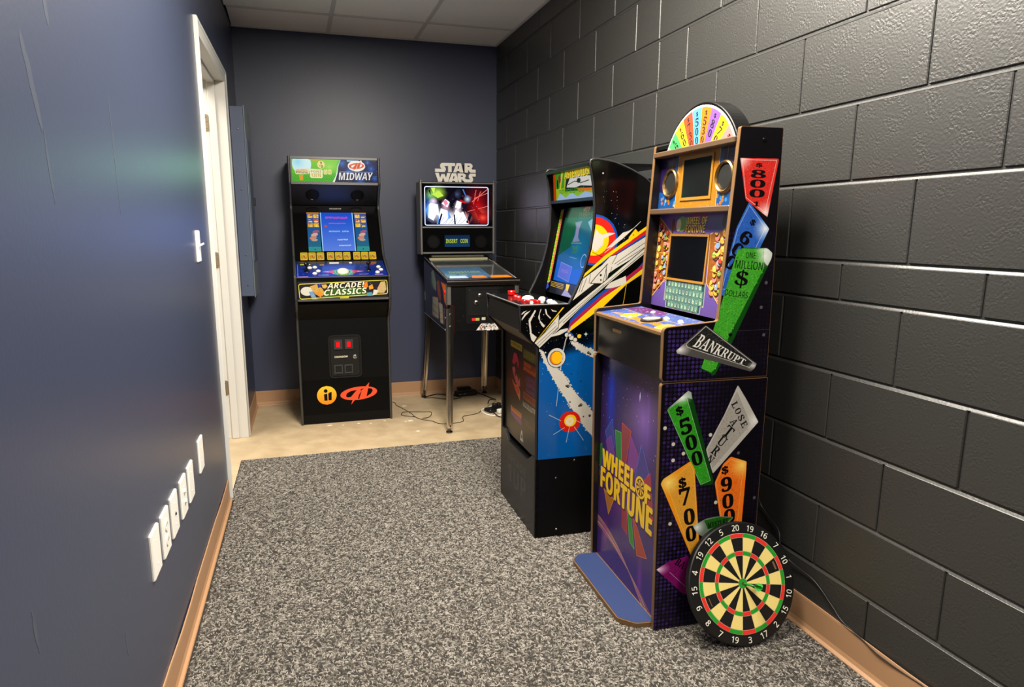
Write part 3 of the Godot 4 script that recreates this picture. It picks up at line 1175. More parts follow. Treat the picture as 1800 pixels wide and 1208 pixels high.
func build_classics_cabinet() -> void:
	var root := thing("arcade_cabinet", "black upright arcade cabinet with a lit green and blue marquee by the back wall", "arcade cabinet", Vector3(-1.155, 0, 0.58))
	var w := 0.564
	var outline := rounded(pts([0, 0, 0, 0.655, -0.085, 0.735, -0.103, 0.79, -0.105, 0.925, -0.07, 0.938, 0.145, 1.03, 0.345, 1.345, 0.252, 1.465, 0.262, 1.637, 0.54, 1.637, 0.54, 0]), [0.002, 0.03, 0.03, 0.02, 0.012, 0.02, 0.02, 0.05, 0.02, 0.01, 0.01, 0.002])
	for s in [-1, 1]:
		var m := MB.new()
		m.prism(outline, 0.016, side_frame(s * (w / 2 - 0.008) - 0.008))
		obj("side_panel", m, black(0.4), root)
		# moulding round the front edge of the panel
		var edge := PackedVector3Array()
		for q in rounded(pts([0, 0.0, 0, 0.655, -0.085, 0.735, -0.103, 0.79, -0.105, 0.925, -0.07, 0.938, 0.145, 1.03, 0.345, 1.345, 0.252, 1.465, 0.262, 1.637]), [0.0, 0.03, 0.03, 0.02, 0.012, 0.02, 0.02, 0.05, 0.02, 0.0]):
			edge.append(Vector3(s * (w / 2 - 0.008), q.y, -q.x))
		m = MB.new()
		m.tube(edge, 0.0078, 8)
		obj("edge_moulding", m, shared("moulding", Color(0.2, 0.197, 0.19), 0.32), root)
	var inner := w - 0.032
	var m := MB.new()
	m.box(Vector3(inner, 0.74, 0.012), 0.0, Transform3D(Basis(), Vector3(0, 0.37, -0.012)))
	m.box(Vector3(inner, 1.62, 0.012), 0.0, Transform3D(Basis(), Vector3(0, 0.81, -0.53)))
	m.box(Vector3(inner, 0.012, 0.27), 0.0, Transform3D(Basis(), Vector3(0, 1.628, -0.398)))
	m.box(Vector3(inner, 0.012, 0.13), 0.0, slope_frame(0.0, 0.66, 0.098, 0.77) * Transform3D(Basis(Vector3.RIGHT, PI / 2), Vector3(0, 0.06, -0.008)))
	obj("body", m, black(0.45), root)
	# lower front: emblems, printed on the panel
	var a := Art.new(Rect2(-inner / 2, 0.06, inner, 0.22), 1500, Color(0.03, 0.03, 0.031))
	for i in 26:
		var t := i / 25.0
		var cy := 0.180
		var half := 0.0595
		var y1 := cy + half - 2 * half * t
		a.poly(circle_band(Vector2(-0.121, cy), half, y1, y1 - 2 * half / 25.0), Color(0.98, 0.80 - 0.26 * t, 0.22 - 0.1 * t))
	a.disc(Vector2(-0.127, 0.208), 0.0115, Color(0.07, 0.06, 0.05))
	a.poly(pts([-0.138, 0.187, -0.118, 0.191, -0.118, 0.146, -0.137, 0.146]), Color(0.07, 0.06, 0.05))
	a.poly(pts([-0.112, 0.190, -0.106, 0.196, -0.091, 0.200, -0.093, 0.147, -0.112, 0.147]), Color(0.07, 0.06, 0.05))
	swoosh(a, Vector2(0.076, 0.180), 0.000815, Color(0.93, 0.34, 0.2), Color(0.03, 0.03, 0.031))
	m = MB.new()
	m.prism(rect(-inner / 2, 0.06, inner / 2, 0.28), 0.0006, Transform3D(Basis(), Vector3(0, 0, -0.006)), 0.0, a.r)
	var fm := art_mat(a, 0.5)
	fm.metallic_specular = 0.2
	obj("front_print", m, fm, root)
	# coin door
	m = MB.new()
	m.ring(rounded(rect(-0.1, 0.286, 0.1, 0.557), 0.03), rounded(rect(-0.089, 0.297, 0.089, 0.546), 0.022), 0.007, Transform3D(Basis(), Vector3(0, 0, -0.006)))
	obj("coin_door_frame", m, shared("door", Color(0.05, 0.05, 0.05), 0.35), root)
	m = MB.new()
	m.prism(rounded(rect(-0.088, 0.298, 0.088, 0.545), 0.022), 0.004, Transform3D(Basis(), Vector3(0, 0, -0.006)), 0.001)
	var door := obj("coin_door", m, shared("door2", Color(0.04, 0.04, 0.04), 0.4), root)
	var red := mat(Color(0.75, 0.02, 0.06), 0.3)
	red.emission_enabled = true
	red.emission = Color(0.9, 0.02, 0.06)
	red.emission_energy_multiplier = 0.55
	for s in [-0.041, 0.025]:
		m = MB.new()
		m.ring(rounded(rect(s - 0.025, 0.468, s + 0.025, 0.527), 0.004), rounded(rect(s - 0.013, 0.478, s + 0.013, 0.516), 0.003), 0.01, Transform3D(Basis(), Vector3(0, 0, -0.002)))
		obj("coin_slot", m, shared("moulding", Color(0.2, 0.197, 0.19), 0.32), door)
		m = MB.new()
		m.prism(rounded(rect(s - 0.012, 0.479, s + 0.012, 0.515), 0.003), 0.006, Transform3D(Basis(), Vector3(0, 0, -0.002)), 0.001)
		obj("coin_light", m, red, door, "glowing red coin button")
	for s in [-0.043, 0.019]:
		m = MB.new()
		m.ring(rounded(rect(s - 0.026, 0.312, s + 0.026, 0.37), 0.004), rounded(rect(s - 0.019, 0.321, s + 0.019, 0.362), 0.003), 0.006, Transform3D(Basis(), Vector3(0, 0, -0.002)))
		m.box(Vector3(0.04, 0.006, 0.012), 0.002, Transform3D(Basis(), Vector3(s, 0.319, 0.004)))
		obj("coin_return", m, shared("moulding", Color(0.2, 0.197, 0.19), 0.32), door)
	m = MB.new()
	m.lathe(PackedVector2Array([Vector2(0, 0.008), Vector2(0.008, 0.008), Vector2(0.0125, 0.005), Vector2(0.0125, 0)]), 20, Transform3D(Basis(Vector3.RIGHT, PI / 2), Vector3(0.06, 0.417, -0.002)))
	obj("lock", m, shared("chrome", Color(0.75, 0.75, 0.75), 0.2, 1.0), door, "round chrome lock")
	obj("lettering", letters("COUNDOW", 0.011, 0.001, "Droid Sans", 700, 0.08), mat(Color(0.85, 0.82, 0.7), 0.4), door).position = Vector3(-0.024, 0.42, -0.0015)
	# control deck: front print
	a = Art.new(Rect2(-0.262, 0.79, 0.524, 0.105), 1700, Color(0.12, 0.09, 0.13))
	classics_print(a)
	m = MB.new()
	m.box(Vector3(inner, 0.13, 0.01), 0.0, Transform3D(Basis(), Vector3(0, 0.852, 0.094)))
	obj("deck_front", m, black(0.35), root)
	m = MB.new()
	m.prism(rect(-0.262, 0.79, 0.262, 0.895), 0.0006, Transform3D(Basis(), Vector3(0, 0, 0.099)), 0.0, a.r)
	obj("deck_print", m, art_mat(a, 0.3), root)
	m = MB.new()
	m.box(Vector3(inner, 0.013, 0.006), 0.002, Transform3D(Basis(), Vector3(0, 0.785, 0.1)))
	obj("deck_strip", m, shared("strip", Color(0.36, 0.35, 0.34), 0.3, 0.4), root, "grey strip under the deck print")
	# control deck: top
	var x := slope_frame(0.098, 0.92, -0.138, 1.002)
	var dl := 0.25
	a = Art.new(Rect2(-inner / 2, 0, inner, dl), 1300, Color(0.06, 0.16, 0.52))
	deck_print(a, inner, dl)
	m = MB.new()
	m.prism(rect(-inner / 2, 0, inner / 2, dl), 0.012, x * Transform3D(Basis(), Vector3(0, 0, -0.012)), 0.001, a.r)
	obj("control_deck", m, art_mat(a, 0.22), root)
	m = MB.new()
	m.box(Vector3(w - 0.01, 0.006, 0.012), 0.002, Transform3D(Basis(), Vector3(0, 0.919, 0.1)))
	obj("deck_lip", m, shared("strip", Color(0.36, 0.35, 0.34), 0.3, 0.4), root, "grey lip along the front of the deck")
	var white := shared("white_plastic", Color(0.85, 0.84, 0.8), 0.25)
	for q in [[-0.155, 0.147], [-0.138, 0.088], [-0.160, 0.052], [-0.185, 0.140], [0.226, 0.140], [0.236, 0.096], [0.210, 0.056]]:
		push_button(root, x * Transform3D(Basis(), Vector3(q[0], q[1], 0)), 0.0135, 0.009, white)
	for q in [[-0.205, 0.09], [0.160, 0.098]]:
		joystick(root, x * Transform3D(Basis(), Vector3(q[0], q[1], 0)), shared("stick", Color(0.03, 0.03, 0.03), 0.2))
	for q in [[-0.037, 0.03], [0.063, 0.01]]:
		m = MB.new()
		m.prism(rounded(rect(q[0] - q[1], 0.205, q[0] + q[1], 0.217), 0.005), 0.005, x, 0.002)
		obj("start_bar", m, white, root)
	m = MB.new()
	var dome := PackedVector2Array()
	for i in 9:
		dome.append(Vector2(sin(PI / 2 * i / 8.0) * 0.036, cos(PI / 2 * i / 8.0) * 0.02))
	m.lathe(dome, 28, x * Transform3D(Basis(Vector3.RIGHT, PI / 2), Vector3(0.006, 0.075, 0)))
	obj("trackball", m, shared("ball", Color(0.85, 0.78, 0.74), 0.18), root, "white trackball")
	# screen bezel and screen
	x = slope_frame(-0.145, 1.02, -0.365, 1.345)
	m = MB.new()
	m.prism(rect(-inner / 2, -0.03, inner / 2, 0.392), 0.01, x * Transform3D(Basis(), Vector3(0, 0, -0.013)))
	obj("bezel", m, gloss_black(), root)
	a = Art.new(Rect2(-0.182, 0.05, 0.374, 0.29), 1500, Color(0.02, 0.03, 0.06))
	screen_print(a)
	m = MB.new()
	m.prism(rect(-0.182, 0.05, 0.192, 0.34), 0.002, x * Transform3D(Basis(), Vector3(0, 0, -0.0045)), 0.0, a.r)
	obj("screen", m, art_mat(a, 0.12, 1.0), root, "lit blue game screen")
	obj("lettering", letters("ARCADE1UP", 0.009, 0.0008, "Droid Sans", 700, 0.075), mat(Color(0.7, 0.7, 0.68), 0.4), root).transform = x * Transform3D(Basis(), Vector3(0.0, 0.37, -0.003))
	a = Art.new(Rect2(0, 0, 0.05, 0.05), 1600, Color(0.85, 0.62, 0.08))
	a.line(rounded(rect(0.003, 0.003, 0.047, 0.047), 0.006), 0.004, Color(0.95, 0.86, 0.15), true)
	a.scrawl(Vector2(0.025, 0.034), 0.034, 0.010, Color(0.98, 0.93, 0.6), 5)
	a.disc(Vector2(0.025, 0.018), 0.012, Color(0.85, 0.4, 0.06), 0.008)
	a.specks(rect(0.006, 0.006, 0.044, 0.03), 60, 0.003, [Color(0.95, 0.85, 0.3), Color(0.6, 0.3, 0.05), Color(0.98, 0.95, 0.7)])
	var icon := art_mat(a, 0.3, 0.75)
	for i in 9:
		var cx: float = -0.213 + 0.0495 * i + 0.012 * (i / 3)
		m = MB.new()
		m.prism(rounded(rect(cx - 0.022, -0.012, cx + 0.022, 0.043), 0.004), 0.003, x * Transform3D(Basis(), Vector3(0, 0, -0.004)), 0.001, Rect2(cx - 0.022, -0.012, 0.044, 0.055))
		obj("icon_tile", m, icon, root)
	# dark overhang with two speakers, then the marquee
	x = slope_frame(-0.365, 1.345, -0.258, 1.472)
	m = MB.new()
	m.prism(rect(-inner / 2, 0, inner / 2, 0.166), 0.008, x * Transform3D(Basis(), Vector3(0, 0, -0.012)))
	obj("overhang", m, shared("overhang", Color(0.012, 0.013, 0.022), 0.5), root)
	for s in [-0.14, 0.14]:
		m = MB.new()
		m.lathe(PackedVector2Array([Vector2(0, 0.0005), Vector2(0.033, 0.0005), Vector2(0.036, 0.004), Vector2(0.041, 0.004), Vector2(0.043, 0)]), 28, x * Transform3D(Basis(Vector3.RIGHT, PI / 2), Vector3(s, 0.08, -0.004)))
		obj("speaker", m, black(0.3), root)
	x = slope_frame(-0.254, 1.474, -0.262, 1.634)
	a = Art.new(Rect2(-0.258, 0.01, 0.534, 0.141), 1800, Color(0.3, 0.7, 0.1))
	marquee_print(a)
	m = MB.new()
	m.ring(rect(-inner / 2, -0.004, inner / 2, 0.163), rect(-0.257, 0.011, 0.266, 0.150), 0.005, x * Transform3D(Basis(), Vector3(0, 0, -0.003)))
	obj("marquee_frame", m, shared("mframe", Color(0.16, 0.155, 0.14), 0.35), root)
	m = MB.new()
	m.prism(rect(-0.258, 0.01, 0.267, 0.151), 0.004, x * Transform3D(Basis(), Vector3(0, 0, -0.006)), 0.0, Rect2(-0.258, 0.01, 0.525, 0.141))
	obj("marquee", m, art_mat(a, 0.25, 0.85), root, "backlit marquee, green at left and blue at right")
	glow_light(root, x * Transform3D(Basis(Vector3.UP, PI), Vector3(0, 0.08, 0.006)), Vector2(0.5, 0.13), Color(0.6, 0.95, 0.75), 0.05)
	glow_light(root, slope_frame(-0.145, 1.02, -0.365, 1.345) * Transform3D(Basis(Vector3.UP, PI), Vector3(0, 0.195, 0.006)), Vector2(0.2, 0.26), Color(0.45, 0.6, 1.0), 0.04)


func circle_band(c: Vector2, r: float, y1: float, y0: float) -> PackedVector2Array:
	var t1 := sqrt(maxf(0.0, r * r - (y1 - c.y) * (y1 - c.y)))
	var t0 := sqrt(maxf(0.0, r * r - (y0 - c.y) * (y0 - c.y)))
	return PackedVector2Array([Vector2(c.x - t1, y1), Vector2(c.x + t1, y1), Vector2(c.x + t0, y0), Vector2(c.x - t0, y0)])


# the soft light that a lit sheet throws on its surroundings
func glow_light(parent: Node3D, x: Transform3D, size: Vector2, col: Color, energy: float) -> void:
	var l := AreaLight3D.new()
	l.name = "screen_glow"
	l.area_size = size
	l.light_color = col
	l.light_energy = energy
	l.area_range = 8.0
	l.area_attenuation = 2.0
	l.shadow_enabled = true
	l.transform = x
	parent.add_child(l, true)


func classics_print(a: Art) -> void:
	# generic cartoon-coloured shapes round the two words
	var u := func(x: float, y: float) -> Vector2: return Vector2(-0.262 + 0.524 * (x - 215.0) / 1440.0, 0.895 - 0.105 * (y - 480.0) / 300.0)
	var f := func(arr: Array) -> PackedVector2Array:
		var r := PackedVector2Array()
		for q in pts(arr):
			r.append(u.call(q.x, q.y))
		return r
	a.poly(f.call([690, 610, 1250, 600, 1300, 740, 600, 750, 620, 700]), Color(0.2, 0.36, 0.12))
	a.specks(f.call([690, 610, 1250, 600, 1300, 740, 600, 750]), 500, 0.003, [Color(0.28, 0.45, 0.14), Color(0.15, 0.28, 0.1)])
	a.line(rounded(f.call([228, 520, 1642, 480, 1650, 715, 240, 770]), 0.014), 0.0042, Color(0.86, 0.85, 0.28), true)
	var egg := PackedVector2Array()
	for q in circle(Vector2(355, 640), 98, 75):
		egg.append(u.call(q.x, q.y))
	a.poly(egg, Color(0.82, 0.81, 0.76))
	a.poly(f.call([400, 560, 520, 520, 600, 610, 640, 690, 560, 740, 480, 690]), Color(0.78, 0.62, 0.3))
	a.poly(f.call([520, 525, 600, 525, 570, 580, 530, 590]), Color(0.18, 0.2, 0.5))
	a.poly(f.call([590, 535, 660, 530, 680, 570, 640, 600, 600, 590]), Color(0.82, 0.68, 0.3))
	a.poly(f.call([380, 650, 450, 640, 500, 760, 430, 770]), Color(0.45, 0.6, 0.75))
	a.poly(f.call([500, 650, 570, 640, 600, 720, 560, 750, 510, 700]), Color(0.85, 0.55, 0.12))
	a.poly(f.call([420, 760, 500, 750, 520, 785, 440, 790]), Color(0.75, 0.72, 0.5))
	a.specks(f.call([400, 520, 660, 530, 650, 740, 400, 760]), 110, 0.0022, [Color(0.12, 0.1, 0.16), Color(0.9, 0.85, 0.7), Color(0.8, 0.5, 0.15)])
	a.poly(f.call([1260, 520, 1320, 505, 1330, 580, 1290, 640, 1250, 600]), Color(0.9, 0.48, 0.12))
	a.poly(f.call([1340, 580, 1400, 545, 1420, 620, 1350, 640]), Color(0.9, 0.62, 0.15))
	a.poly(f.call([1300, 690, 1390, 680, 1400, 745, 1310, 745]), Color(0.3, 0.6, 0.68))
	a.poly(f.call([1480, 620, 1540, 510, 1610, 500, 1630, 640, 1590, 700, 1480, 700]), Color(0.78, 0.66, 0.45))
	a.poly(f.call([1420, 640, 1500, 650, 1470, 720, 1400, 740]), Color(0.85, 0.83, 0.78))
	a.specks(f.call([1250, 500, 1630, 500, 1630, 740, 1270, 740]), 110, 0.0022, [Color(0.12, 0.1, 0.14), Color(0.9, 0.82, 0.65), Color(0.55, 0.35, 0.15)])
	a.poly(f.call([865, 755, 1015, 745, 1015, 775, 880, 780]), Color(0.75, 0.72, 0.15))
	for d in [0.004, 0.0]:
		var c := Color(0.08, 0.07, 0.1) if d > 0.0 else Color(0.97, 0.95, 0.82)
		a.warped("ARCADE!", u.call(672 + d * 900, 603 + d * 1400), u.call(1255 + d * 900, 590 + d * 1400), Vector2(0.010, 0.0305), Vector2(0.006, 0.0305), c)
		a.warped("CLASSICS", u.call(608 + d * 900, 722 + d * 1400), u.call(1295 + d * 900, 700 + d * 1400), Vector2(0.010, 0.035), Vector2(0.004, 0.034), c)


func deck_print(a: Art, w: float, l: float) -> void:
	a.fade(Rect2(-w / 2, 0, w, l), Color(0.08, 0.17, 0.42), Color(0.05, 0.14, 0.55))
	a.poly(rect(-w / 2 + 0.01, 0.2, w / 2 - 0.02, 0.25), Color(0.16, 0.19, 0.26))
	for i in 60:
		a.disc(Vector2(a.rng.randf_range(-0.25, 0.25), a.rng.randf_range(0.01, 0.2)), a.rng.randf_range(0.0008, 0.002), Color(0.35, 0.55, 0.9))
	a.disc(Vector2(0.006, 0.07), 0.072, Color(0.2, 0.5, 0.22), 0.052)
	a.disc(Vector2(0.006, 0.072), 0.058, Color(0.35, 0.62, 0.25), 0.04)
	a.specks(circle(Vector2(0.006, 0.07), 0.07, 0.05), 300, 0.005, [Color(0.2, 0.65, 0.5), Color(0.75, 0.75, 0.2), Color(0.15, 0.35, 0.15)])
	a.disc(Vector2(0.006, 0.075), 0.04, Color(0.1, 0.2, 0.3), 0.036)
	for s in [-1, 1]:
		a.poly(PackedVector2Array([Vector2(0.006 + s * 0.055, 0.1), Vector2(0.006 + s * 0.125, 0.078), Vector2(0.006 + s * 0.055, 0.056)]), Color(0.78, 0.2, 0.24))
		a.poly(PackedVector2Array([Vector2(0.006 + s * 0.085, 0.088), Vector2(0.006 + s * 0.125, 0.078), Vector2(0.006 + s * 0.085, 0.068)]), Color(0.75, 0.5, 0.7))
	a.poly(rect(-0.24, 0.19, -0.18, 0.202), Color(0.88, 0.85, 0.12))
	a.poly(rect(0.17, 0.2, 0.22, 0.212), Color(0.85, 0.42, 0.2))
	a.poly(rect(0.16, 0.175, 0.2, 0.182), Color(0.75, 0.25, 0.3))
	a.poly(rect(-0.125, 0.18, -0.1, 0.195), Color(0.75, 0.5, 0.2))
	a.scrawl(Vector2(-0.11, 0.03), 0.06, 0.007, Color(0.9, 0.92, 0.98), 8)
	a.scrawl(Vector2(0.125, 0.034), 0.06, 0.007, Color(0.95, 0.75, 0.75), 8)
	a.poly(rect(-0.255, 0.004, -0.2, 0.012), Color(0.75, 0.55, 0.75))
	a.poly(rect(0.19, 0.02, 0.24, 0.034), Color(0.6, 0.5, 0.75))
	a.line(pts([-0.258, 0.0, -0.255, 0.2]), 0.003, Color(0.5, 0.6, 0.85))


func screen_print(a: Art) -> void:
	a.fade(Rect2(-0.099, 0.053, 0.211, 0.287), Color(0.1, 0.3, 0.78), Color(0.36, 0.5, 0.86))
	a.poly(rect(-0.099, 0.05, -0.093, 0.34), Color(0.6, 0.8, 0.95))
	a.poly(rect(0.101, 0.05, 0.107, 0.34), Color(0.6, 0.8, 0.95))
	a.poly(rect(-0.1045, 0.05, -0.099, 0.34), Color(0.02, 0.03, 0.08))
	a.poly(rect(0.107, 0.05, 0.1135, 0.34), Color(0.02, 0.03, 0.08))
	a.scrawl(Vector2(0.002, 0.301), 0.14, 0.015, Color(0.93, 0.3, 0.7), 11)
	a.scrawl(Vector2(0.005, 0.258), 0.105, 0.008, Color(0.9, 0.45, 0.4), 13)
	a.disc(Vector2(-0.068, 0.237), 0.009, Color(0.75, 0.3, 0.3))
	a.scrawl(Vector2(-0.016, 0.198), 0.07, 0.010, Color(0.75, 0.93, 0.98), 9)
	a.scrawl(Vector2(0.052, 0.198), 0.044, 0.010, Color(0.75, 0.93, 0.98), 6)
	a.scrawl(Vector2(0.03, 0.136), 0.066, 0.010, Color(0.92, 0.96, 1.0), 8)
	a.scrawl(Vector2(0.042, 0.093), 0.075, 0.010, Color(0.92, 0.96, 1.0), 9)
	for s in 2:
		var x0: float = [-0.182, 0.1135][s]
		var x1: float = [-0.1045, 0.192][s]
		a.fade(Rect2(x0, 0.05, x1 - x0, 0.29), Color(0.12, 0.26, 0.6), Color(0.16, 0.42, 0.5))
		a.poly(rect(x0, 0.332, x1, 0.34), Color(0.8, 0.5, 0.2))
		for i in 3:
			for j in 2:
				var c := Vector2(x0 + (x1 - x0) * (0.27 + 0.46 * j), 0.312 - 0.034 * i)
				var cols := [Color(0.85, 0.55, 0.12), Color(0.9, 0.7, 0.2), Color(0.3, 0.35, 0.55), Color(0.75, 0.35, 0.2)]
				a.poly(rect(c.x - 0.016, c.y - 0.014, c.x + 0.016, c.y + 0.014), cols[(i * 2 + j + s) % 4])
				a.poly(rect(c.x - 0.012, c.y - 0.012, c.x + 0.012, c.y - 0.002), Color(0.9, 0.82, 0.35))
				a.specks(rect(c.x - 0.014, c.y - 0.012, c.x + 0.014, c.y + 0.012), 14, 0.004, [Color(0.2, 0.15, 0.3), Color(0.95, 0.9, 0.7)])
		for i in 3:
			a.disc(Vector2(x0 + (x1 - x0) * (0.65 - 0.12 * i), 0.195 - 0.022 * i), 0.022, [Color(0.6, 0.35, 0.45), Color(0.78, 0.66, 0.6), Color(0.8, 0.5, 0.42)][i], 0.012, 0.3)
		a.disc(Vector2(x0 + (x1 - x0) * 0.5, 0.135), 0.02, Color(0.7, 0.6, 0.5), 0.01)
		a.poly(rect(x0, 0.05, x1, 0.085), Color(0.2, 0.55, 0.55))
		a.disc(Vector2((x0 + x1) / 2, 0.066), 0.004, Color(0.05, 0.2, 0.25))


func marquee_print(a: Art) -> void:
	var u := func(x: float, y: float) -> Vector2: return Vector2(-0.258 + 0.525 * (x - 115.0) / 1475.0, 0.151 - 0.141 * (y - 190.0 + (300.0 - x) * 0.02) / 380.0)
	var f := func(arr: Array) -> PackedVector2Array:
		var r := PackedVector2Array()
		for q in pts(arr):
			r.append(u.call(q.x, q.y))
		return r
	a.fade(Rect2(-0.258, 0.01, 0.534, 0.141), Color(0.52, 0.82, 0.22), Color(0.28, 0.72, 0.1))
	a.glow(u.call(760, 330), 0.09, Color(0.75, 0.95, 0.45, 0.7), 0.06)
	for i in 26:
		for j in 7:
			var c: Vector2 = u.call(130 + i * 30.0 + (15 if j % 2 else 0), 440 + j * 20.0)
			a.disc(c, 0.0022, Color(0.1, 0.5, 0.08, 1.0))
	var bubble := circle(Vector2(-0.196, 0.118), 0.058, 0.062)
	a.poly(bubble, Color(0.85, 0.98, 0.98))
	a.glow(Vector2(-0.22, 0.13), 0.06, Color(0.55, 0.85, 0.95, 0.8))
	a.poly(f.call([400, 190, 650, 190, 640, 215, 520, 225, 415, 210]), Color(0.95, 0.62, 0.15))
	a.disc(u.call(620, 290), 0.023, Color(0.98, 0.9, 0.55))
	a.text("9", u.call(622, 262), 0.015, Color(0.12, 0.1, 0.05))
	a.text("0", u.call(634, 318), 0.016, Color(0.12, 0.1, 0.05))
	a.text("1", u.call(596, 310), 0.010, Color(0.12, 0.1, 0.05))
	a.poly(rounded(f.call([165, 360, 415, 350, 415, 440, 175, 445]), 0.01), Color(0.95, 0.9, 0.7))
	a.scrawl(u.call(285, 415), 0.075, 0.011, Color(0.35, 0.3, 0.2), 9)
	a.scrawl(u.call(280, 382), 0.07, 0.010, Color(0.85, 0.5, 0.35), 7)
	a.poly(rounded(f.call([420, 355, 645, 370, 640, 510, 425, 505]), 0.01), Color(0.97, 0.95, 0.78))
	a.text("FGNI", u.call(530, 400), 0.015, Color(0.7, 0.62, 0.35), 0.062)
	a.text("13ITE", u.call(530, 460), 0.020, Color(0.75, 0.66, 0.15), 0.062)
	a.poly(rounded(f.call([660, 370, 725, 370, 725, 450, 660, 450]), 0.006), Color(0.93, 0.93, 0.6))
	a.text("O", u.call(692, 410), 0.018, Color(0.75, 0.78, 0.3))
	a.poly(rounded(f.call([733, 370, 797, 370, 797, 450, 733, 450]), 0.006), Color(0.93, 0.93, 0.6))
	a.text("N", u.call(765, 410), 0.018, Color(0.75, 0.78, 0.3))
	a.poly(f.call([235, 455, 305, 455, 305, 540, 245, 545]), Color(0.92, 0.62, 0.15))
	# blue half
	a.poly(f.call([975, 180, 940, 250, 905, 320, 885, 420, 860, 490, 800, 590, 845, 590, 900, 520, 930, 400, 990, 300, 1000, 180]), Color(0.97, 0.99, 0.97))
	var blue: PackedVector2Array = f.call([980, 170, 950, 250, 915, 330, 900, 430, 875, 500, 835, 600, 1640, 620, 1640, 170])
	a.poly(blue, Color(0.015, 0.06, 0.27))
	for g in [[990, 270, 0.04], [1500, 360, 0.04], [1440, 250, 0.03], [1300, 540, 0.05], [1100, 400, 0.04], [1560, 520, 0.03]]:
		a.glow(u.call(g[0], g[1]), g[2], Color(0.1, 0.5, 0.9, 0.9))
	a.specks(blue, 250, 0.002, [Color(0.4, 0.7, 1.0), Color(0.9, 0.95, 1.0), Color(0.1, 0.3, 0.8)])
	a.poly(f.call([1070, 215, 1280, 222, 1270, 240, 1080, 240]), Color(0.75, 0.9, 1.0))
	a.disc(u.call(1240, 312), 0.055, Color(0.98, 0.97, 0.93), 0.033)
	a.poly(f.call([1285, 260, 1325, 205, 1345, 260]), Color(0.98, 0.97, 0.93))
	swoosh(a, u.call(1240, 312), 0.000345, Color(0.9, 0.32, 0.12), Color(0.98, 0.97, 0.93))
	a.poly(f.call([940, 402, 1530, 408, 1530, 418, 935, 412]), Color(0.6, 0.68, 0.85))
	for d in [1, 0]:
		var off: float = d * 4.0
		a.warped("MIDWAY", u.call(918 + off, 540 + off * 2), u.call(1500 + off, 546 + off * 2), Vector2(0.005, 0.0445), Vector2(0.010, 0.0445), Color(0.02, 0.05, 0.2) if d else Color(0.97, 0.95, 0.9))


# ------------------------------------------------------------------ the pinball table

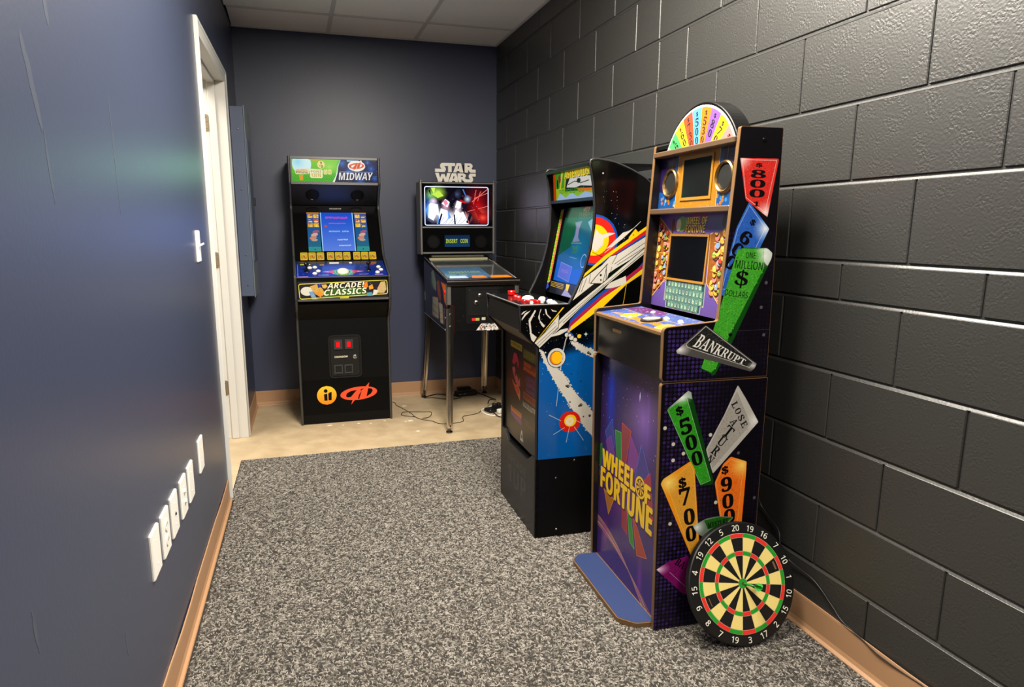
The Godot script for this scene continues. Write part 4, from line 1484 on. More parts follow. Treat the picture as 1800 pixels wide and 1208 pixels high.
func build_pinball() -> void:
	var root := thing("pinball_table", "black pinball table on chrome legs with a lit backglass in the far corner", "pinball table", Vector3(-0.365, 0, 0.93))
	var steel := shared("steel", Color(0.78, 0.75, 0.7), 0.2, 1.0)
	var dark_steel := shared("dark_steel", Color(0.5, 0.49, 0.47), 0.4, 0.8)
	var hw := 0.218
	# body: two sides, front, bottom
	var side := pts([0.0, 0.6, 0.0, 0.893, 0.70, 0.998, 0.70, 0.632])
	for s in [-1, 1]:
		var m := MB.new()
		m.prism(side, 0.014, side_frame(s * (hw - 0.007) - 0.007))
		var pan := obj("side_panel", m, black(0.35), root)
		if s == -1:
			var a := Art.new(Rect2(0, 0.59, 0.7, 0.42), 900, Color(0.07, 0.08, 0.17))
			pin_side_print(a)
			m = MB.new()
			m.prism(PackedVector2Array([Vector2(0.004, 0.612), Vector2(0.004, 0.885), Vector2(0.69, 0.988), Vector2(0.69, 0.64)]), 0.0006, side_frame(-hw - 0.0006), 0.0, a.r)
			obj("side_print", m, art_mat(a, 0.3), pan)
		m = MB.new()
		m.tube(PackedVector3Array([Vector3(s * (hw - 0.006), 0.903, -0.005), Vector3(s * (hw - 0.006), 1.008, -0.66)]), 0.0085, 10)
		obj("side_rail", m, steel, root, "chrome rail along the top of the side")
		m = MB.new()
		m.tube(PackedVector3Array([Vector3(s * (hw + 0.001), 0.602, -0.05), Vector3(s * (hw + 0.001), 0.633, -0.69)]), 0.003, 6)
		obj("lower_trim", m, steel, root)
	var m := MB.new()
	m.box(Vector3(hw * 2 - 0.02, 0.29, 0.014), 0.0, Transform3D(Basis(), Vector3(0, 0.742, -0.004)))
	m.box(Vector3(hw * 2 - 0.02, 0.012, 0.68), 0.0, Transform3D(Basis.from_euler(Vector3(0.045, 0, 0)), Vector3(0, 0.622, -0.35)))
	m.box(Vector3(hw * 2 - 0.02, 0.36, 0.012), 0.0, Transform3D(Basis(), Vector3(0, 0.81, -0.69)))
	obj("body", m, black(0.35), root)
	# front print: stars and a pale landscape strip
	var a := Art.new(Rect2(-0.2, 0.6, 0.4, 0.285), 1200, Color(0.045, 0.045, 0.048))
	a.specks(rect(-0.2, 0.6, 0.2, 0.88), 130, 0.0016, [Color(0.8, 0.8, 0.8), Color(0.4, 0.4, 0.42), Color(0.25, 0.25, 0.26)])
	var strip := pts([-0.045, 0.604, 0.1, 0.604, 0.068, 0.65, -0.008, 0.65])
	a.poly(strip, Color(0.85, 0.83, 0.8))
	a.specks(strip, 160, 0.007, [Color(0.98, 0.97, 0.95), Color(0.6, 0.58, 0.55), Color(0.25, 0.24, 0.24), Color(0.72, 0.35, 0.2), Color(0.9, 0.88, 0.85)])
	m = MB.new()
	m.prism(rect(-0.2, 0.6, 0.2, 0.885), 0.0006, Transform3D(Basis(), Vector3(0, 0, 0.003)), 0.0, a.r)
	obj("front_print", m, art_mat(a, 0.3), root)
	# coin door
	m = MB.new()
	m.prism(rounded(rect(-0.105, 0.645, 0.105, 0.862), 0.012), 0.005, Transform3D(Basis(), Vector3(0, 0, 0.003)), 0.0015)
	obj("door_plate", m, shared("door", Color(0.05, 0.05, 0.05), 0.35), root)
	m = MB.new()
	m.prism(rounded(rect(-0.092, 0.692, 0.092, 0.85), 0.01), 0.006, Transform3D(Basis(), Vector3(0, 0, 0.007)), 0.0025)
	m.box(Vector3(0.17, 0.004, 0.004), 0.001, Transform3D(Basis(), Vector3(0.01, 0.847, 0.014)))
	m.box(Vector3(0.17, 0.003, 0.003), 0.001, Transform3D(Basis(), Vector3(0.01, 0.7, 0.0135)))
	var door := obj("coin_door", m, shared("door2", Color(0.04, 0.04, 0.04), 0.4), root)
	for q in [[-0.024, 0.812, 0.011], [-0.046, 0.77, 0.0125]]:
		m = MB.new()
		m.lathe(PackedVector2Array([Vector2(0, 0.012), Vector2(q[2] * 0.6, 0.012), Vector2(q[2] * 0.62, 0.008), Vector2(q[2], 0.006), Vector2(q[2], 0)]), 20, Transform3D(Basis(Vector3.RIGHT, PI / 2), Vector3(q[0], q[1], 0.012)))
		obj("lock", m, steel, door, "round chrome lock")
	m = MB.new()
	m.box(Vector3(0.05, 0.003, 0.002), 0, Transform3D(Basis(), Vector3(0.02, 0.752, 0.0138)))
	obj("coin_slit", m, steel, door)
	for q in [[-0.06, 0.67, Color(0.75, 0.12, 0.1)], [-0.037, 0.67, Color(0.6, 0.58, 0.3)], [0.0, 0.673, Color(0.68, 0.66, 0.55)]]:
		m = MB.new()
		m.prism(rounded(rect(q[0] - 0.0115, q[1] - 0.008, q[0] + 0.0115, q[1] + 0.008), 0.001), 0.001, Transform3D(Basis(), Vector3(0, 0, 0.0078)))
		obj("sticker", m, mat(q[2], 0.5), root)
	# chrome lock-down bar over the front edge
	m = MB.new()
	var bar := rounded(pts([0.012, 0.868, 0.022, 0.876, 0.022, 0.9, 0.010, 0.908, -0.03, 0.911, -0.03, 0.9, 0.010, 0.893]), [0.001, 0.004, 0.008, 0.008, 0.002, 0.001, 0.001])
	m.prism(bar, hw * 2 + 0.008, frame_at(Vector3(-hw - 0.004, 0, 0), Vector3(0, 0, 1), Vector3.UP) * Transform3D(Basis(), Vector3(0, 0, -(hw * 2 + 0.008))))
	obj("lockdown_bar", m, shared("bar", Color(0.42, 0.38, 0.36), 0.25, 1.0), root, "chrome bar over the front edge")
	for s in [-1, 1]:
		m = MB.new()
		m.box(Vector3(0.02, 0.12, 0.006), 0.002, Transform3D(Basis(), Vector3(s * (hw - 0.012), 0.82, 0.005)))
		m.box(Vector3(0.005, 0.12, 0.03), 0.002, Transform3D(Basis(), Vector3(s * (hw + 0.001), 0.82, -0.009)))
		obj("corner_guard", m, dark_steel, root)
		m = MB.new()
		m.prism(rounded(rect(-0.011, -0.011, 0.011, 0.011), 0.008), 0.008, frame_at(Vector3(s * hw, 0.83, -0.06), Vector3(0, 0, -s), Vector3.UP), 0.002)
		obj("flipper_button", m, shared("red_plastic", Color(0.7, 0.06, 0.05), 0.25), root)
	for s in [-1, 1]:
		m = MB.new()
		m.prism(rounded(rect(-0.014, -0.085, 0.014, 0.085), [0.003, 0.003, 0.014, 0.003]), 0.003, Transform3D(Basis(), Vector3(s * (hw - 0.03), 0.675, 0.0035)), 0.001)
		obj("leg_plate", m, mat(Color(0.13, 0.03, 0.035), 0.3), root, "dark red plate behind the leg bolts")
	# playfield under glass
	var x := slope_frame(-0.03, 0.902, -0.63, 0.996)
	a = Art.new(Rect2(-0.2, 0.0, 0.4, 0.61), 900, Color(0.035, 0.04, 0.045))
	playfield_print(a)
	m = MB.new()
	m.prism(rect(-0.2, 0, 0.2, 0.607), 0.006, x * Transform3D(Basis(), Vector3(0, 0, -0.02)), 0.0, Rect2(-0.2, 0, 0.4, 0.607))
	obj("playfield", m, art_mat(a, 0.25, 1.7), root, "lit blue playfield screen under glass")
	for s in [-1, 1]:
		m = MB.new()
		m.box(Vector3(0.008, 0.607, 0.02), 0.0, x * Transform3D(Basis(), Vector3(s * 0.199, 0.303, -0.008)))
		obj("inner_rail", m, black(0.3), root)
	var glass := StandardMaterial3D.new()
	glass.albedo_color = Color(0.9, 0.95, 0.95, 0.03)
	glass.transparency = BaseMaterial3D.TRANSPARENCY_ALPHA
	glass.roughness = 0.05
	m = MB.new()
	m.prism(rect(-0.203, 0.0, 0.203, 0.62), 0.003, x * Transform3D(Basis(), Vector3(0, 0, 0.006)))
	obj("glass", m, glass, root, "clear playfield glass")
	for q in [[-0.193, -0.077, Color(0.72, 0.82, 0.95)], [-0.056, 0.038, Color(0.9, 0.5, 0.15)], [0.06, 0.192, Color(0.93, 0.53, 0.1)]]:
		m = MB.new()
		m.prism(rounded(pts([q[0], 0.012, q[1], 0.012, q[1] - 0.012, 0.062, q[0] + 0.012, 0.062]), 0.003), 0.0015, x * Transform3D(Basis(), Vector3(0, 0, 0.0092)))
		obj("apron_card", m, mat(q[2], 0.4), root)
	# beige cross pieces at the back of the glass
	m = MB.new()
	m.box(Vector3(0.4, 0.014, 0.03), 0.002, Transform3D(Basis(), Vector3(0, 1.0, -0.6)))
	m.box(Vector3(0.36, 0.012, 0.024), 0.002, Transform3D(Basis(), Vector3(0, 1.018, -0.625)))
	obj("cross_piece", m, shared("beige", Color(0.55, 0.53, 0.42), 0.4), root, "beige strip below the backbox")
	# backbox
	var bz := -0.578
	m = MB.new()
	m.box(Vector3(0.478, 0.468, 0.14), 0.002, Transform3D(Basis(), Vector3(-0.008, 1.265, bz - 0.084)))
	obj("backbox", m, black(0.35), root)
	for s in [-1, 1]:
		m = MB.new()
		m.box(Vector3(0.014, 0.47, 0.018), 0.004, Transform3D(Basis(), Vector3(-0.008 + s * 0.246, 1.265, bz)))
		m.box(Vector3(0.006, 0.47, 0.15), 0.002, Transform3D(Basis(), Vector3(-0.008 + s * 0.245, 1.265, bz - 0.08)))
		m.box(Vector3(0.016, 0.012, 0.02), 0.004, Transform3D(Basis(), Vector3(-0.008 + s * 0.246, 1.504, bz)))
		obj("box_frame", m, dark_steel, root, "grey metal frame rail")
	for y in [1.491, 1.207, 1.041]:
		m = MB.new()
		m.box(Vector3(0.48, 0.012 if y < 1.4 else 0.01, 0.014), 0.003, Transform3D(Basis(), Vector3(-0.008, y, bz)))
		obj("box_frame", m, dark_steel, root, "grey metal frame rail")
	a = Art.new(Rect2(-0.245, 1.215, 0.474, 0.27), 1700, Color(0.01, 0.01, 0.02))
	backglass_print(a)
	m = MB.new()
	m.prism(rect(-0.245, 1.215, 0.229, 1.485), 0.003, Transform3D(Basis(), Vector3(0, 0, bz - 0.012)), 0.0, a.r)
	obj("backglass", m, art_mat(a, 0.12, 1.25), root, "backlit backglass with a white glowing border")
	glow_light(root, Transform3D(Basis(Vector3.UP, PI), Vector3(-0.01, 1.345, bz + 0.012)), Vector2(0.4, 0.22), Color(0.85, 0.85, 1.0), 0.05)
	m = MB.new()
	m.box(Vector3(0.474, 0.155, 0.006), 0.0, Transform3D(Basis(), Vector3(-0.008, 1.125, bz - 0.01)))
	obj("speaker_panel", m, gloss_black(), root)
	for cx in [-0.173, 0.151]:
		m = MB.new()
		m.lathe(PackedVector2Array([Vector2(0, 0.002), Vector2(0.034, 0.002), Vector2(0.037, 0.006), Vector2(0.042, 0.006), Vector2(0.044, 0)]), 32, Transform3D(Basis(Vector3.RIGHT, PI / 2), Vector3(cx, 1.113, bz - 0.007)))
		obj("speaker", m, black(0.4), root)
	a = Art.new(Rect2(-0.097, 1.08, 0.171, 0.076), 1800, Color(0.08, 0.2, 0.34))
	a.fade(a.r, Color(0.07, 0.17, 0.3), Color(0.1, 0.24, 0.38))
	a.text("INSERT", Vector2(-0.05, 1.118), 0.026, Color(0.75, 0.82, 0.2), 0.078)
	a.text("COIN", Vector2(0.034, 1.118), 0.026, Color(0.75, 0.82, 0.2), 0.05)
	m = MB.new()
	m.prism(rect(-0.097, 1.08, 0.074, 1.156), 0.002, Transform3D(Basis(), Vector3(0, 0, bz - 0.0065)), 0.0, a.r)
	obj("score_screen", m, art_mat(a, 0.15, 0.9), root, "small lit score screen")
	# topper: two words in cut letters
	topper(root, Vector3(-0.0145, 1.497, bz - 0.03))
	# legs: ribbed chrome, with levelling feet
	for q in [[-1, 1, -0.225, 0.0, -0.238, 0.062], [1, 1, 0.225, 0.0, 0.24, 0.062], [-1, -1, -0.215, -0.66, -0.222, -0.845], [1, -1, 0.222, -0.66, 0.258, -0.845]]:
		var top := Vector3(q[2], 0.74 if q[1] > 0 else 0.66, q[3] + 0.008 * q[1])
		var foot := Vector3(q[4], 0.03, q[5])
		leg(root, top, foot, q[0], q[1], steel)


func leg(root: Node3D, top: Vector3, foot: Vector3, sx: int, sz: int, steel: Material) -> void:
	# an angle section folded round the cabinet corner, tapering to the foot
	var m := MB.new()
	var sec := [Vector2(0.034, 0.0), Vector2(0.012, 0.0035), Vector2(0.006, 0.006), Vector2(0.0, 0.0), Vector2(-0.0065, 0.0065)]
	var line := PackedVector2Array([Vector2(-0.042, 0.0), Vector2(-0.024, 0.0), Vector2(-0.016, 0.004), Vector2(-0.005, 0.003), Vector2(0.001, -0.001), Vector2(0.003, -0.005), Vector2(0.004, -0.016), Vector2(0.0, -0.024), Vector2(0.0, -0.042)])
	var inner := PackedVector2Array()
	for p in line:
		inner.append(p + Vector2(-0.0022, -0.0022))
	var shape := line.duplicate()
	inner.reverse()
	shape.append_array(inner)
	var loops := []
	for k in 2:
		var c := [top, foot][k] as Vector3
		var sc := [1.0, 0.72][k] as float
		var l := PackedVector3Array()
		for p in shape:
			l.append(c + Vector3(p.x * sc * sx, 0, p.y * sc * sz))
		loops.append(l)
	var n := shape.size()
	var centre := Vector2(-0.02, -0.02)
	for i in n:
		var j := (i + 1) % n
		var e := shape[j] - shape[i]
		var nn := Vector2(-e.y, e.x).normalized()
		m.quad(loops[0][i], loops[0][j], loops[1][j], loops[1][i], Vector3(nn.x * sx, 0, nn.y * sz))
	var lg := obj("leg", m, steel, root)
	m = MB.new()
	m.lathe(PackedVector2Array([Vector2(0, 0.0), Vector2(0.019, 0.0), Vector2(0.02, 0.006), Vector2(0.012, 0.012), Vector2(0.008, 0.014), Vector2(0.008, 0.034), Vector2(0.014, 0.036), Vector2(0.014, 0.048), Vector2(0, 0.05)]), 20, Transform3D(Basis(), Vector3(foot.x - 0.012 * sx, 0, foot.z - 0.012 * sz)))
	obj("foot", m, shared("foot", Color(0.4, 0.37, 0.34), 0.25, 1.0), lg)
	if sz > 0:
		for b in [0.704, 0.634]:
			var c := top.lerp(foot, (top.y - b) / (top.y - foot.y))
			for k in 2:
				m = MB.new()
				m.lathe(PackedVector2Array([Vector2(0, 0.007), Vector2(0.006, 0.006), Vector2(0.0085, 0.0)]), 14, Transform3D(Basis(Vector3.RIGHT, PI / 2), c + Vector3(-0.022 * sx, 0, 0.001)) if k == 0 else frame_at(c + Vector3(0.001 * sx, -0.02, -0.022), Vector3.UP, Vector3(sx, 0, 0)))
				obj("bolt", m, steel, lg)


func topper(root: Node3D, at: Vector3) -> void:
	var s := 0.275 / 336.0
	var mk := func(arr: Array) -> PackedVector2Array:
		var r := PackedVector2Array()
		for q in pts(arr):
			r.append(Vector2((q.x - 381.0) * s, (232.0 - q.y) * s))
		return r
	var cream := mat(Color(0.8, 0.78, 0.74), 0.4)
	var x := Transform3D(Basis(), at)
	var shapes := [
		[269, 82, 378, 82, 378, 106, 350, 106, 350, 154, 320, 154, 320, 106, 289, 106, 300, 121, 302, 137, 291, 153, 213, 153, 213, 128, 264, 128, 255, 113, 255, 95],
		[390, 82, 426, 82, 446, 154, 416, 154, 412, 143, 391, 143, 388, 154, 361, 154],
		[456, 82, 506, 82, 521, 93, 522, 109, 513, 121, 520, 129, 548, 129, 548, 154, 503, 154, 484, 132, 484, 154, 456, 154],
		[214, 160, 243, 160, 254, 198, 266, 168, 290, 168, 302, 198, 312, 160, 340, 160, 319, 230, 291, 230, 278, 196, 266, 230, 238, 230],
		[350, 160, 386, 160, 408, 230, 378, 230, 374, 219, 354, 219, 350, 230, 322, 230],
		[398, 160, 450, 160, 465, 170, 465, 187, 456, 198, 474, 206, 500, 206, 490, 192, 489, 176, 502, 160, 548, 160, 548, 184, 517, 184, 526, 198, 526, 215, 514, 230, 456, 230, 428, 205, 428, 230, 398, 230]]
	var holes := {1: [402, 104, 412, 104, 407, 127, 398, 127], 2: [480, 99, 496, 99, 496, 110, 480, 110], 4: [363, 182, 372, 182, 367, 204, 358, 204], 5: [424, 177, 440, 177, 440, 188, 424, 188]}
	for i in shapes.size():
		var m := MB.new()
		m.prism(mk.call(shapes[i]), 0.006, x, 0.0008)
		var let := obj("letter", m, cream, root, "cream cut letter")
		if holes.has(i):
			m = MB.new()
			m.prism(mk.call(holes[i]), 0.0005, x * Transform3D(Basis(), Vector3(0, 0, 0.006)))
			obj("counter", m, shared("counter", Color(0.16, 0.17, 0.21), 0.6), let, "dark gap inside the letter")
	var m := MB.new()
	m.box(Vector3(0.27, 0.006, 0.01), 0.001, x * Transform3D(Basis(), Vector3(0, -0.002, -0.004)))
	m.box(Vector3(0.02, 0.115, 0.003), 0.001, x * Transform3D(Basis(), Vector3(-0.03, 0.055, -0.003)))
	m.box(Vector3(0.02, 0.115, 0.003), 0.001, x * Transform3D(Basis(), Vector3(0.06, 0.055, -0.003)))
	obj("topper_base", m, black(0.4), root)


func pin_side_print(a: Art) -> void:
	# abstract space colours: navy at the back, grey blocks and an orange flash at the front
	var u := func(x: float, y: float) -> Vector2:   # x from the back edge, y down, in a 300 x 480 sketch
		var t := clampf((x - 110.0) / 290.0, 0.0, 1.0)
		return Vector2(0.69 - 0.69 * t, lerpf(lerpf(0.99, 0.888, t), lerpf(0.64, 0.612, t), clampf((y - lerpf(160, 470, t)) / lerpf(640, 560, t), 0.0, 1.0)))
	var f := func(arr: Array) -> PackedVector2Array:
		var r := PackedVector2Array()
		for q in pts(arr):
			r.append(u.call(q.x, q.y))
		return r
	a.fade(a.r, Color(0.08, 0.09, 0.26), Color(0.05, 0.06, 0.14))
	a.specks(a.r_poly(), 260, 0.003, [Color(0.25, 0.28, 0.5), Color(0.7, 0.72, 0.8), Color(0.15, 0.15, 0.3)])
	a.glow(Vector2(0.42, 0.87), 0.12, Color(0.45, 0.6, 0.35, 0.8), 0.09)
	a.poly(f.call([210, 330, 240, 300, 275, 470, 270, 560, 235, 520]), Color(0.42, 0.5, 0.42))
	a.poly(f.call([225, 620, 295, 640, 300, 900, 215, 850]), Color(0.55, 0.52, 0.45))
	a.line(f.call([222, 700, 298, 770]), 0.004, Color(0.25, 0.24, 0.22))
	a.line(f.call([218, 780, 299, 850]), 0.004, Color(0.25, 0.24, 0.22))
	a.poly(f.call([300, 700, 345, 720, 355, 960, 320, 940]), Color(0.6, 0.57, 0.48))
	a.specks(f.call([300, 690, 350, 700, 355, 970, 320, 940]), 60, 0.008, [Color(0.3, 0.28, 0.3), Color(0.75, 0.7, 0.6)])
	a.poly(f.call([330, 450, 400, 500, 400, 760, 370, 690, 355, 560]), Color(0.85, 0.36, 0.06))
	a.glow(u.call(375, 560), 0.07, Color(0.98, 0.6, 0.15, 0.9))
	a.poly(f.call([280, 440, 310, 430, 330, 620, 320, 700, 290, 600]), Color(0.5, 0.22, 0.12))
	a.poly(f.call([355, 760, 398, 800, 398, 1000, 365, 960]), Color(0.32, 0.24, 0.3))
	a.poly(f.call([110, 540, 125, 560, 125, 660, 112, 650]), Color(0.7, 0.7, 0.7))
	a.line(f.call([150, 560, 158, 700]), 0.006, Color(0.5, 0.5, 0.55))


func playfield_print(a: Art) -> void:
	a.fade(Rect2(-0.185, 0.11, 0.285, 0.31), Color(0.12, 0.3, 0.44), Color(0.3, 0.5, 0.62))
	a.fade(Rect2(-0.185, 0.11, 0.285, 0.02), Color(0.2, 0.34, 0.44), Color(0.1, 0.15, 0.2))
	a.text("INSERT", Vector2(-0.08, 0.27), 0.05, Color(0.62, 0.72, 0.3), 0.12)
	a.text("COIN", Vector2(0.02, 0.275), 0.05, Color(0.62, 0.72, 0.3), 0.07)
	a.line(pts([0.06, 0.24, 0.062, 0.3]), 0.003, Color(0.6, 0.75, 0.85))
	a.poly(pts([0.05, 0.16, 0.1, 0.155, 0.11, 0.175, 0.06, 0.18]), Color(0.25, 0.4, 0.5))
	a.poly(rect(-0.2, 0.0, 0.2, 0.075), Color(0.05, 0.05, 0.055))


func backglass_print(a: Art) -> void:
	# abstract: pale blue and white flares on the left, red beams on the right, a green patch above
	var area := rect(-0.222, 1.225, 0.198, 1.463)
	a.fade(Rect2(-0.222, 1.225, 0.42, 0.238), Color(0.03, 0.02, 0.06), Color(0.05, 0.03, 0.09))
	a.glow(Vector2(0.13, 1.36), 0.14, Color(0.7, 0.03, 0.06, 0.95), 0.2)
	a.glow(Vector2(0.15, 1.29), 0.1, Color(0.95, 0.3, 0.2, 0.9), 0.09)
	a.glow(Vector2(-0.14, 1.43), 0.075, Color(0.75, 0.95, 0.3, 1.0), 0.06, 1.0)
	a.glow(Vector2(-0.19, 1.41), 0.05, Color(0.6, 0.9, 0.4, 0.9), 0.06, 1.2)
	a.glow(Vector2(-0.2, 1.33), 0.08, Color(0.15, 0.4, 0.95, 0.95), 0.12)
	a.glow(Vector2(-0.17, 1.31), 0.06, Color(0.95, 0.97, 1.0, 1.0), 0.09, 0.9)
	a.glow(Vector2(-0.17, 1.375), 0.03, Color(0.98, 0.85, 0.95, 1.0), 0.025, 0.8)
	a.glow(Vector2(-0.09, 1.35), 0.035, Color(0.95, 0.65, 0.75, 1.0), 0.045, 0.8)
	a.glow(Vector2(-0.08, 1.27), 0.09, Color(1.0, 0.97, 1.0, 1.0), 0.08, 0.9)
	a.glow(Vector2(-0.005, 1.33), 0.035, Color(1.0, 0.92, 0.95, 1.0), 0.06, 0.8)
	a.glow(Vector2(0.0, 1.265), 0.1, Color(1.0, 1.0, 1.0, 1.0), 0.055, 0.8)
	a.glow(Vector2(0.06, 1.39), 0.03, Color(0.7, 0.9, 0.98, 1.0), 0.03, 0.9)
	a.poly(pts([-0.04, 1.415, -0.012, 1.452, 0.012, 1.45, 0.02, 1.41, 0.0, 1.385]), Color(0.1, 0.1, 0.16))
	a.glow(Vector2(-0.01, 1.42), 0.03, Color(0.35, 0.4, 0.6, 0.7))
	a.poly(pts([0.025, 1.452, 0.05, 1.40, 0.058, 1.40, 0.034, 1.453]), Color(0.25, 0.4, 0.7))
	a.poly(pts([0.008, 1.388, 0.05, 1.372, 0.052, 1.362, 0.014, 1.368]), Color(0.75, 0.1, 0.12))
	# crisp pale shards and dark gaps
	for q in [[-0.222, 1.32, -0.19, 1.365, -0.14, 1.355, -0.13, 1.28, -0.15, 1.29, -0.17, 1.25, -0.205, 1.27], [-0.15, 1.228, -0.12, 1.33, -0.075, 1.315, -0.05, 1.27, -0.045, 1.228], [-0.05, 1.228, -0.02, 1.325, 0.01, 1.30, 0.03, 1.31, 0.07, 1.228], [-0.115, 1.36, -0.09, 1.39, -0.06, 1.37, -0.075, 1.335], [-0.025, 1.335, -0.012, 1.38, 0.02, 1.37, 0.012, 1.33]]:
		a.poly(pts(q), Color(0.93, 0.95, 1.0))
	for q in [[-0.222, 1.32, -0.2, 1.35, -0.205, 1.27], [-0.15, 1.228, -0.135, 1.28, -0.125, 1.228], [-0.075, 1.315, -0.05, 1.27, -0.07, 1.26]]:
		a.poly(pts(q), Color(0.35, 0.6, 0.98))
	for q in [[-0.14, 1.228, -0.118, 1.3, -0.11, 1.29, -0.13, 1.228], [-0.03, 1.228, -0.034, 1.29, -0.026, 1.29, -0.02, 1.228], [-0.215, 1.25, -0.18, 1.235, -0.215, 1.228], [0.05, 1.24, 0.075, 1.3, 0.09, 1.29, 0.07, 1.228], [-0.2, 1.44, -0.185, 1.41, -0.19, 1.45], [-0.09, 1.45, -0.075, 1.43, -0.07, 1.452], [-0.06, 1.40, -0.03, 1.44, -0.02, 1.39, -0.045, 1.37], [0.02, 1.35, 0.06, 1.36, 0.045, 1.32]]:
		a.poly(pts(q), Color(0.06, 0.05, 0.12))
	a.poly(pts([-0.185, 1.46, -0.165, 1.42, -0.155, 1.46]), Color(0.75, 0.9, 0.35))
	a.poly(pts([-0.18, 1.42, -0.13, 1.44, -0.1, 1.41, -0.14, 1.395]), Color(0.72, 0.86, 0.3))
	a.poly(pts([-0.105, 1.375, -0.085, 1.385, -0.07, 1.36, -0.09, 1.345]), Color(0.9, 0.5, 0.6))
	for b in [[0.09, 1.372, 0.197, 1.455, 0.004], [0.105, 1.395, 0.198, 1.43, 0.003], [0.1, 1.36, 0.17, 1.235, 0.004], [0.06, 1.31, 0.2, 1.345, 0.003], [0.12, 1.45, 0.1, 1.35, 0.003], [0.15, 1.44, 0.13, 1.38, 0.003], [0.045, 1.31, 0.07, 1.23, 0.003]]:
		a.line(pts([b[0], b[1], b[2], b[3]]), b[4], Color(0.98, 0.45, 0.4))
	a.poly(pts([0.09, 1.37, 0.16, 1.3, 0.195, 1.3, 0.195, 1.23, 0.15, 1.23]), Color(0.55, 0.05, 0.07))
	a.glow(Vector2(0.165, 1.27), 0.05, Color(0.98, 0.35, 0.25, 0.9), 0.04)
	for i in 60:
		a.disc(Vector2(a.rng.randf_range(-0.21, 0.19), a.rng.randf_range(1.23, 1.455)), a.rng.randf_range(0.0004, 0.0012), Color(0.9, 0.9, 1.0))
	for i in 9:
		a.line(pts([-0.15 + i * 0.02, 1.228, -0.13 + i * 0.02 + 0.01 * (i % 3), 1.26 + 0.012 * (i % 2)]), 0.0015, Color(0.2, 0.15, 0.3))
	a.line(rounded(rect(-0.2265, 1.221, 0.2025, 1.467), 0.014), 0.006, Color(0.75, 0.85, 1.0), true)
	a.line(rounded(rect(-0.2265, 1.221, 0.2025, 1.467), 0.014), 0.003, Color(1, 1, 1), true)
	a.specks(rect(0.21, 1.25, 0.226, 1.46), 40, 0.0015, [Color(0.2, 0.3, 0.5), Color(0.4, 0.45, 0.6)])


# ------------------------------------------------------------------ the cabinet with the white rocket on its side

